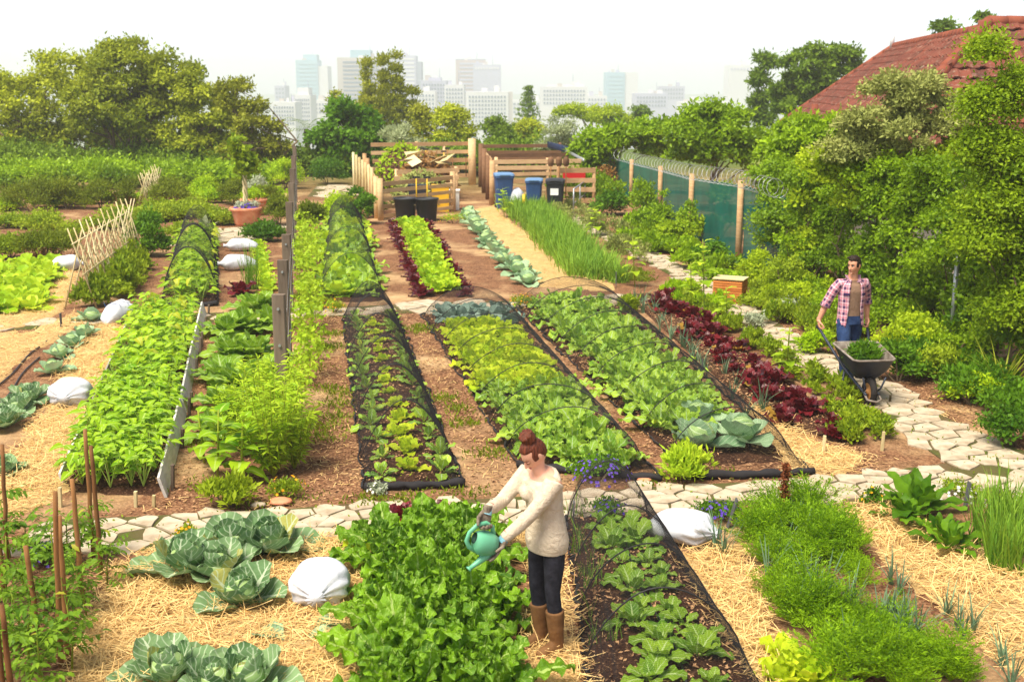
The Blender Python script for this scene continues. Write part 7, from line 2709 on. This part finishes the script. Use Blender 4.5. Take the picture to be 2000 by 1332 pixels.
for s in (-1, 1):
    fy = feet[s][1]
    b.tube([(s * .085, 0, .98), (s * .095, fy * .4 - .02, .74), (s * .095, fy * .7 - .02, .52), (s * .095, fy * .9, .3), (s * .095, fy, .09)], [.07, .06, .045, .042, .036], 10)
fuse(b, M['skin_m'], 'body', man, .0065, 3)
face_bits(man, Pm, hrm, False, M['hair_m'], M['lip_m'], M['eye_dark'], False)
h = MB()


ell(h, hcm + hrm @ np.array([0, .002, .002]), None, hrm, 56, 48, hair_over(False))
for q in range(44):
    a, r_ = random.uniform(0, 6.28), random.uniform(0, .07)
    c0 = np.array([math.cos(a) * r_, math.sin(a) * r_ - .01, .108 - r_ * .5])
    h.tube([hcm + hrm @ c0, hcm + hrm @ (c0 + np.array([-.018, -.012, .022])), hcm + hrm @ (c0 + np.array([-.034, -.022, .018]))], [.014, .011, .005], 6)
fuse(h, M['hair_m'], 'hair', man, .0045, 1)
# t-shirt, jeans, shoes
t_ = MB()
t_.rings([oval((0, 0, .97), .150, .108), oval((0, 0, 1.08), .155, .112), oval((0, -.006, 1.2), .160, .116), oval((0, -.008, 1.33), .160, .122), oval((0, -.004, 1.42), .142, .106, .1), oval((0, .0, 1.475), .10, .080, .35), oval((0, 0, 1.50), .085, .072, .35)])
fuse(t_, M['tshirt'], 'tshirt', man, .009, 3)
t_ = MB()
t_.rings([oval((0, .005, .88), .165, .122), oval((0, .005, .95), .160, .118), oval((0, 0, 1.02), .148, .108)])
for s in (-1, 1):
    fy = feet[s][1]
    t_.tube([(s * .085, .005, .94), (s * .098, fy * .35, .74), (s * .098, fy * .65 - .02, .52), (s * .098, fy * .88, .3), (s * .098, fy, .10), (s * .098, fy, .06)], [.098, .092, .072, .068, .066, .070], 16)
fuse(t_, M['jeans'], 'jeans', man, .009, 3)
for s in (-1, 1):
    fy = feet[s][1]
    bo = MB()
    bo.tube([(s * .098, fy + .06, .05), (s * .10, fy - .04, .06), (s * .105, fy - .13, .05), (s * .108, fy - .20, .038)], [.046, .052, .046, .030], 14)
    bo.box((s * .104, fy - .07, .012), (.09, .28, .024))
    fuse(bo, M['shoe'], 'shoe', man, .008, 3)


# checked shirt, open at the front
def plaid():
    m = NT('pink_check')
    at = m.new('Attribute', attribute_name='lv')
    sp = m.new('SeparateXYZ')
    m.link(at.outputs['Vector'], sp.inputs[0])

    def band(x, ph, lo, hi):
        f = m.math('FRACT', m.math('ADD', x, ph))
        return m.math('MULTIPLY', m.math('GREATER_THAN', f, lo), m.math('LESS_THAN', f, hi))
    u, v = sp.outputs[0], sp.outputs[1]
    col = C(214, 164, 176)
    du = m.math('MULTIPLY', m.math('ADD', band(u, 0, .0, .34), band(v, 0, .0, .38)), .5)
    col = m.mix(du, col, C(62, 44, 84))
    col = m.mix(m.math('MULTIPLY', m.math('ADD', band(u, .5, .0, .22), band(v, .5, .0, .22)), .34), col, C(196, 92, 108))
    col = m.mix(m.math('MULTIPLY', m.math('ADD', band(u, .2, .0, .06), band(v, .2, .0, .06)), .5), col, C(250, 240, 240))
    m.done(col, .9, .12)
    m.bump(m.noise(18, 3, vec=m.obj(), dist=1.2), .5, .02)
    return m.mat


M['plaid'] = plaid()
zs = np.linspace(.86, 1.49, 22)
na_ = 40
gap0, gap1 = R(24), R(28)
V, A = [], []
for layer, off in ((0, .0), (1, -.006)):
    for k, z in enumerate(zs):
        rx = np.interp(z, [.86, .95, 1.1, 1.3, 1.42, 1.49], [.186, .178, .172, .182, .168, .095]) + off
        ry = np.interp(z, [.86, .95, 1.1, 1.3, 1.42, 1.49], [.150, .142, .136, .140, .128, .085]) + off
        op = np.interp(z, [.86, 1.1, 1.4, 1.49], [1.35, 1.0, .85, 1.0])
        hem = .05 * math.cos(0)
        for a in range(na_ + 1):
            th = -math.pi / 2 + gap1 * op * 1.1 + (2 * math.pi - (gap0 + gap1) * op * 1.1) * a / na_
            w = 1 + .014 * math.sin(th * 9 + z * 6) * (1.45 - z) * 2 + .008 * math.sin(z * 34 + th * 3)
            zz = z + (.035 * math.cos(2 * th) if k == 0 else 0) - (.012 * abs(math.cos(th)) if k == len(zs) - 1 else 0)
            V.append((rx * w * math.cos(th), ry * w * math.sin(th), zz))
            A.append((th * .18 / .085, z / .085, 0))
nrow = len(zs)
W_ = na_ + 1
Q = [[k * W_ + a, k * W_ + a + 1, (k + 1) * W_ + a + 1, (k + 1) * W_ + a] for k in range(nrow - 1) for a in range(na_)]
o2 = nrow * W_
Q += [[o2 + x for x in reversed(q)] for q in Q]
Q += [[k * W_, (k + 1) * W_, o2 + (k + 1) * W_, o2 + k * W_] for k in range(nrow - 1)]
Q += [[k * W_ + na_, o2 + k * W_ + na_, o2 + (k + 1) * W_ + na_, (k + 1) * W_ + na_] for k in range(nrow - 1)]
Q += [[a, o2 + a, o2 + a + 1, a + 1] for a in range(na_)]
shirt = MB().add(V, Q, None, A).build('shirt', M['plaid'], man)
for sh, e_, wr in ((shr, elr, hr2), (shl, ell_, hl2)):
    e2 = e_ * .72 + wr * .28
    pts = [np.array([sh[0] * .5, sh[1], 1.425]), sh * np.array([.94, 1, 1]) + np.array([0, 0, -.02]), sh * .66 + e_ * .34, sh * .33 + e_ * .67, e_, e2]
    rad = [.062, .069, .068, .064, .061, .060]
    k = 18
    mb = MB()
    mb.tube(pts, rad, k, cap=False)
    n = len(pts)
    cum = np.concatenate([[0], np.cumsum([np.linalg.norm(np.array(pts[q + 1]) - np.array(pts[q])) for q in range(n - 1)])])
    AA = np.zeros((n * k, 3))
    AA[:, 0] = np.tile(np.arange(k) * .40 / k / .085, n)
    AA[:, 1] = np.repeat(cum, k) / .085
    mb.a = [AA.astype(np.float32)]
    mb.build('sleeve', M['plaid'], shirt)
    d = (e2 - e_) / np.linalg.norm(e2 - e_)
    mb = MB().tube([e2 - d * .05, e2 - d * .045, e2 + d * .004, e2 + d * .006, e2 - d * .02], [.062, .069, .069, .060, .052], k, cap=False)
    AA = np.zeros((5 * k, 3))
    AA[:, 0] = np.tile(np.arange(k) * .40 / k / .085, 5)
    AA[:, 1] = np.repeat(np.array([0, .1, .6, .7, .8]), k)
    mb.a = [AA.astype(np.float32)]
    mb.build('rolled_cuff', M['plaid'], shirt)
for s in (-1, 1):
    mb = MB().plank((s * .055, -.086, 1.455), (s * .085, .01, 1.535), .055, .008, (s * .8, -.3, .3))
    mb.a = [np.tile(np.array([[.3, .4, 0]]), (len(mb.v[0]), 1)).astype(np.float32)]
    mb.build('collar', M['plaid'], shirt, False)
    mb = MB().box((s * .118, -.121, 1.30), (.075, .006, .03), Matrix.Rotation(s * .62, 3, 'Z'))
    mb.a = [np.tile(np.array([[.1, .15, 0]]), (8, 1)).astype(np.float32)]
    mb.build('pocket_flap', M['plaid'], shirt, False)

# ---------------------------------------------------------------- wheelbarrow
M['barrow'] = plain('barrow_paint', C(46, 54, 72), .5, .4, var2=C(30, 34, 44), nscale=5)
M['barrow_in'] = plain('barrow_inside', C(150, 140, 130), .75, .2, var2=C(104, 92, 82), nscale=9)
M['rubber'] = plain('tyre_rubber', C(46, 42, 40), .85, .2, var=.3)
M['rim'] = plain('rusty_yellow_rim', C(196, 146, 84), .7, .3, var2=C(140, 92, 52), nscale=9)
axle = AT(1699, 757, MBASE.y - .92)
axle.z = .185
rot90 = Matrix.Rotation(MY, 3, 'Z')
hrw, hlw = rot90 @ Vector(hr2) + MBASE + Vector((0, -.03, -.105)), rot90 @ Vector(hl2) + MBASE + Vector((0, -.03, -.105))
mid = (hrw + hlw) / 2
fd = Vector((axle.x - mid.x, axle.y - mid.y, 0)).normalized()
rg = Vector((-fd.y, fd.x, 0))                         # to the viewer's right when facing us
if rg.x < 0:
    rg = -rg
bar = tag(empty('wheelbarrow', Vector((axle.x, axle.y, 0))), 'dark blue wheelbarrow on the flagstone path in front of the man', 'wheelbarrow')
O = Vector((axle.x, axle.y, 0))
KB = lambda f, s, z: fd * f + rg * s + Vector((0, 0, z))


def tray_ring(f0, f1, w0, w1, z0, z1, e=.06):
    # f0/w0 rear, f1/w1 front
    pts = []
    for f, s, z in ((f0, -w0 + e, z0), (f0, w0 - e, z0), (f0 + e, w0, z0), (f1 - e, w1, z1), (f1, w1 - e, z1), (f1, -w1 + e, z1), (f1 - e, -w1, z1), (f0 + e, -w0, z0)):
        pts.append(list(KB(f, s, z)))
    # densify
    out = []
    for q in range(8):
        a_, b_ = np.array(pts[q]), np.array(pts[(q + 1) % 8])
        out += [a_, (a_ + b_) / 2]
    return np.array(out)


rear, front = -.60, .14
outer = [tray_ring(rear + .26, front - .20, .17, .15, .40, .34), tray_ring(rear + .14, front - .12, .24, .23, .50, .44), tray_ring(rear, front, .30, .27, .70, .62)]
inner = [tray_ring(rear + .012, front - .012, .288, .258, .702, .622), tray_ring(rear + .15, front - .13, .23, .22, .51, .45), tray_ring(rear + .27, front - .21, .16, .14, .41, .35)]
c0 = outer[0].mean(0)
MB().rings([c0 + (outer[0] - c0) * .01] + outer, cap=False).build('tray', M['barrow'], bar)
c0 = inner[2].mean(0)
mb = MB().rings(inner + [c0 + (inner[2] - c0) * .01], cap=False)
mb.build('tray_lining', M['barrow_in'], bar)
rim_pts = list(outer[2]) + [outer[2][0]]
MB().tube(rim_pts, .014, 8, cap=False).build('tray_rim', M['barrow_in'], bar)
for s, hw3 in ((-1, hrw), (1, hlw)):
    hp = hw3 - O
    pts = [hp - (KB(.3, s * .24, .55) - hp).normalized() * .06, hp, hp.lerp(KB(-.45, s * .2, .42), .55), KB(-.40, s * .19, .40), KB(0, s * .085, .19), KB(.10, s * .085, .17)]
    MB().tube(pts, .018, 10).build('handle_bar', M['barrow'], bar)
    MB().tube(pts[:2], .024, 10).build('grip', M['rubber'], bar)
    MB().tube([KB(-.42, s * .17, .42), KB(-.40, s * .22, .10), KB(-.30, s * .22, .09)], .014, 8).build('leg', M['barrow'], bar)
    MB().tube([KB(.12, s * .15, .40), KB(.10, s * .10, .25), KB(0, s * .085, .185)], .013, 8).build('brace', M['barrow'], bar)
pts = [KB(0, -.085, .19), KB(.16, -.09, .12), KB(.235, 0, .11), KB(.16, .09, .12), KB(0, .085, .19)]
MB().tube([np.array(p_) for p_ in pts], .014, 8).build('nose_guard', M['barrow_in'], bar)
wh = empty('wheel')
wh.parent = bar
a = np.linspace(0, 2 * math.pi, 29)
MB().tube([np.array(KB(.145 * math.cos(x), 0, .185 + .145 * math.sin(x))) for x in a], .042, 12, cap=False).build('tyre', M['rubber'], wh)
mb = MB()
k = 24
for s in (-1,):
    rr = []
    for r_, so in ((.112, -.03), (.105, -.034), (.09, -.015), (.04, -.02), (.034, -.045), (.012, -.06), (.012, .06), (.034, .045), (.04, .02), (.09, .015), (.105, .034), (.112, .03)):
        rr.append(np.array([list(KB(r_ * math.cos(q * 2 * math.pi / k), so, .185 + r_ * math.sin(q * 2 * math.pi / k))) for q in range(k)]))
    mb.rings(rr, cap=False)
mb.build('rim', M['rim'], wh)
MB().tube([np.array(KB(0, -.1, .185)), np.array(KB(0, .1, .185))], .011, 8).build('axle', M['steel'], wh)
# cut greens in the tray
root = tag(empty('cut_greens', O + KB(-.22, 0, .60)), 'heap of freshly cut greens in the wheelbarrow tray', 'greens')
mb = MB()
n = 620
a = rng.uniform(0, 6.28, n)
r_ = rng.uniform(0, 1, n) ** .6
Bp = np.stack([fd.x * np.cos(a) * r_ * .26 + rg.x * np.sin(a) * r_ * .18, fd.y * np.cos(a) * r_ * .26 + rg.y * np.sin(a) * r_ * .18, .12 * (1 - r_ ** 2) + .0], 1)
mb.leaves(Bp, rdirs(n, .9), rdirs(n, .8), rng.uniform(.07, .16, n), rng.uniform(.006, .013, n), prof_lance, bend=rng.uniform(.2, 1.3, n), na=4, nc=3)
mb.build('foliage', LM['herb_deep'], root)
MB().rings([np.array([list(fd * (math.cos(q * .4488) * rr_ * .27) + rg * (math.sin(q * .4488) * rr_ * .19) + Vector((0, 0, zz))) for q in range(14)]) for rr_, zz in ((1, -.03), (.7, .05), (.2, .09))]).build('core', LM['herb_deep'], root)
tag(CRUMB.build('mulch', M['chips'], None, False), kind='stuff')
# ---------------------------------------------------------------- prototypes that found no place are dropped
for o in [o for o in scene.objects if o.parent is None and o.get('category') and not o.get('label')]:
    for c in list(o.children):
        bpy.data.objects.remove(c)
    bpy.data.objects.remove(o)
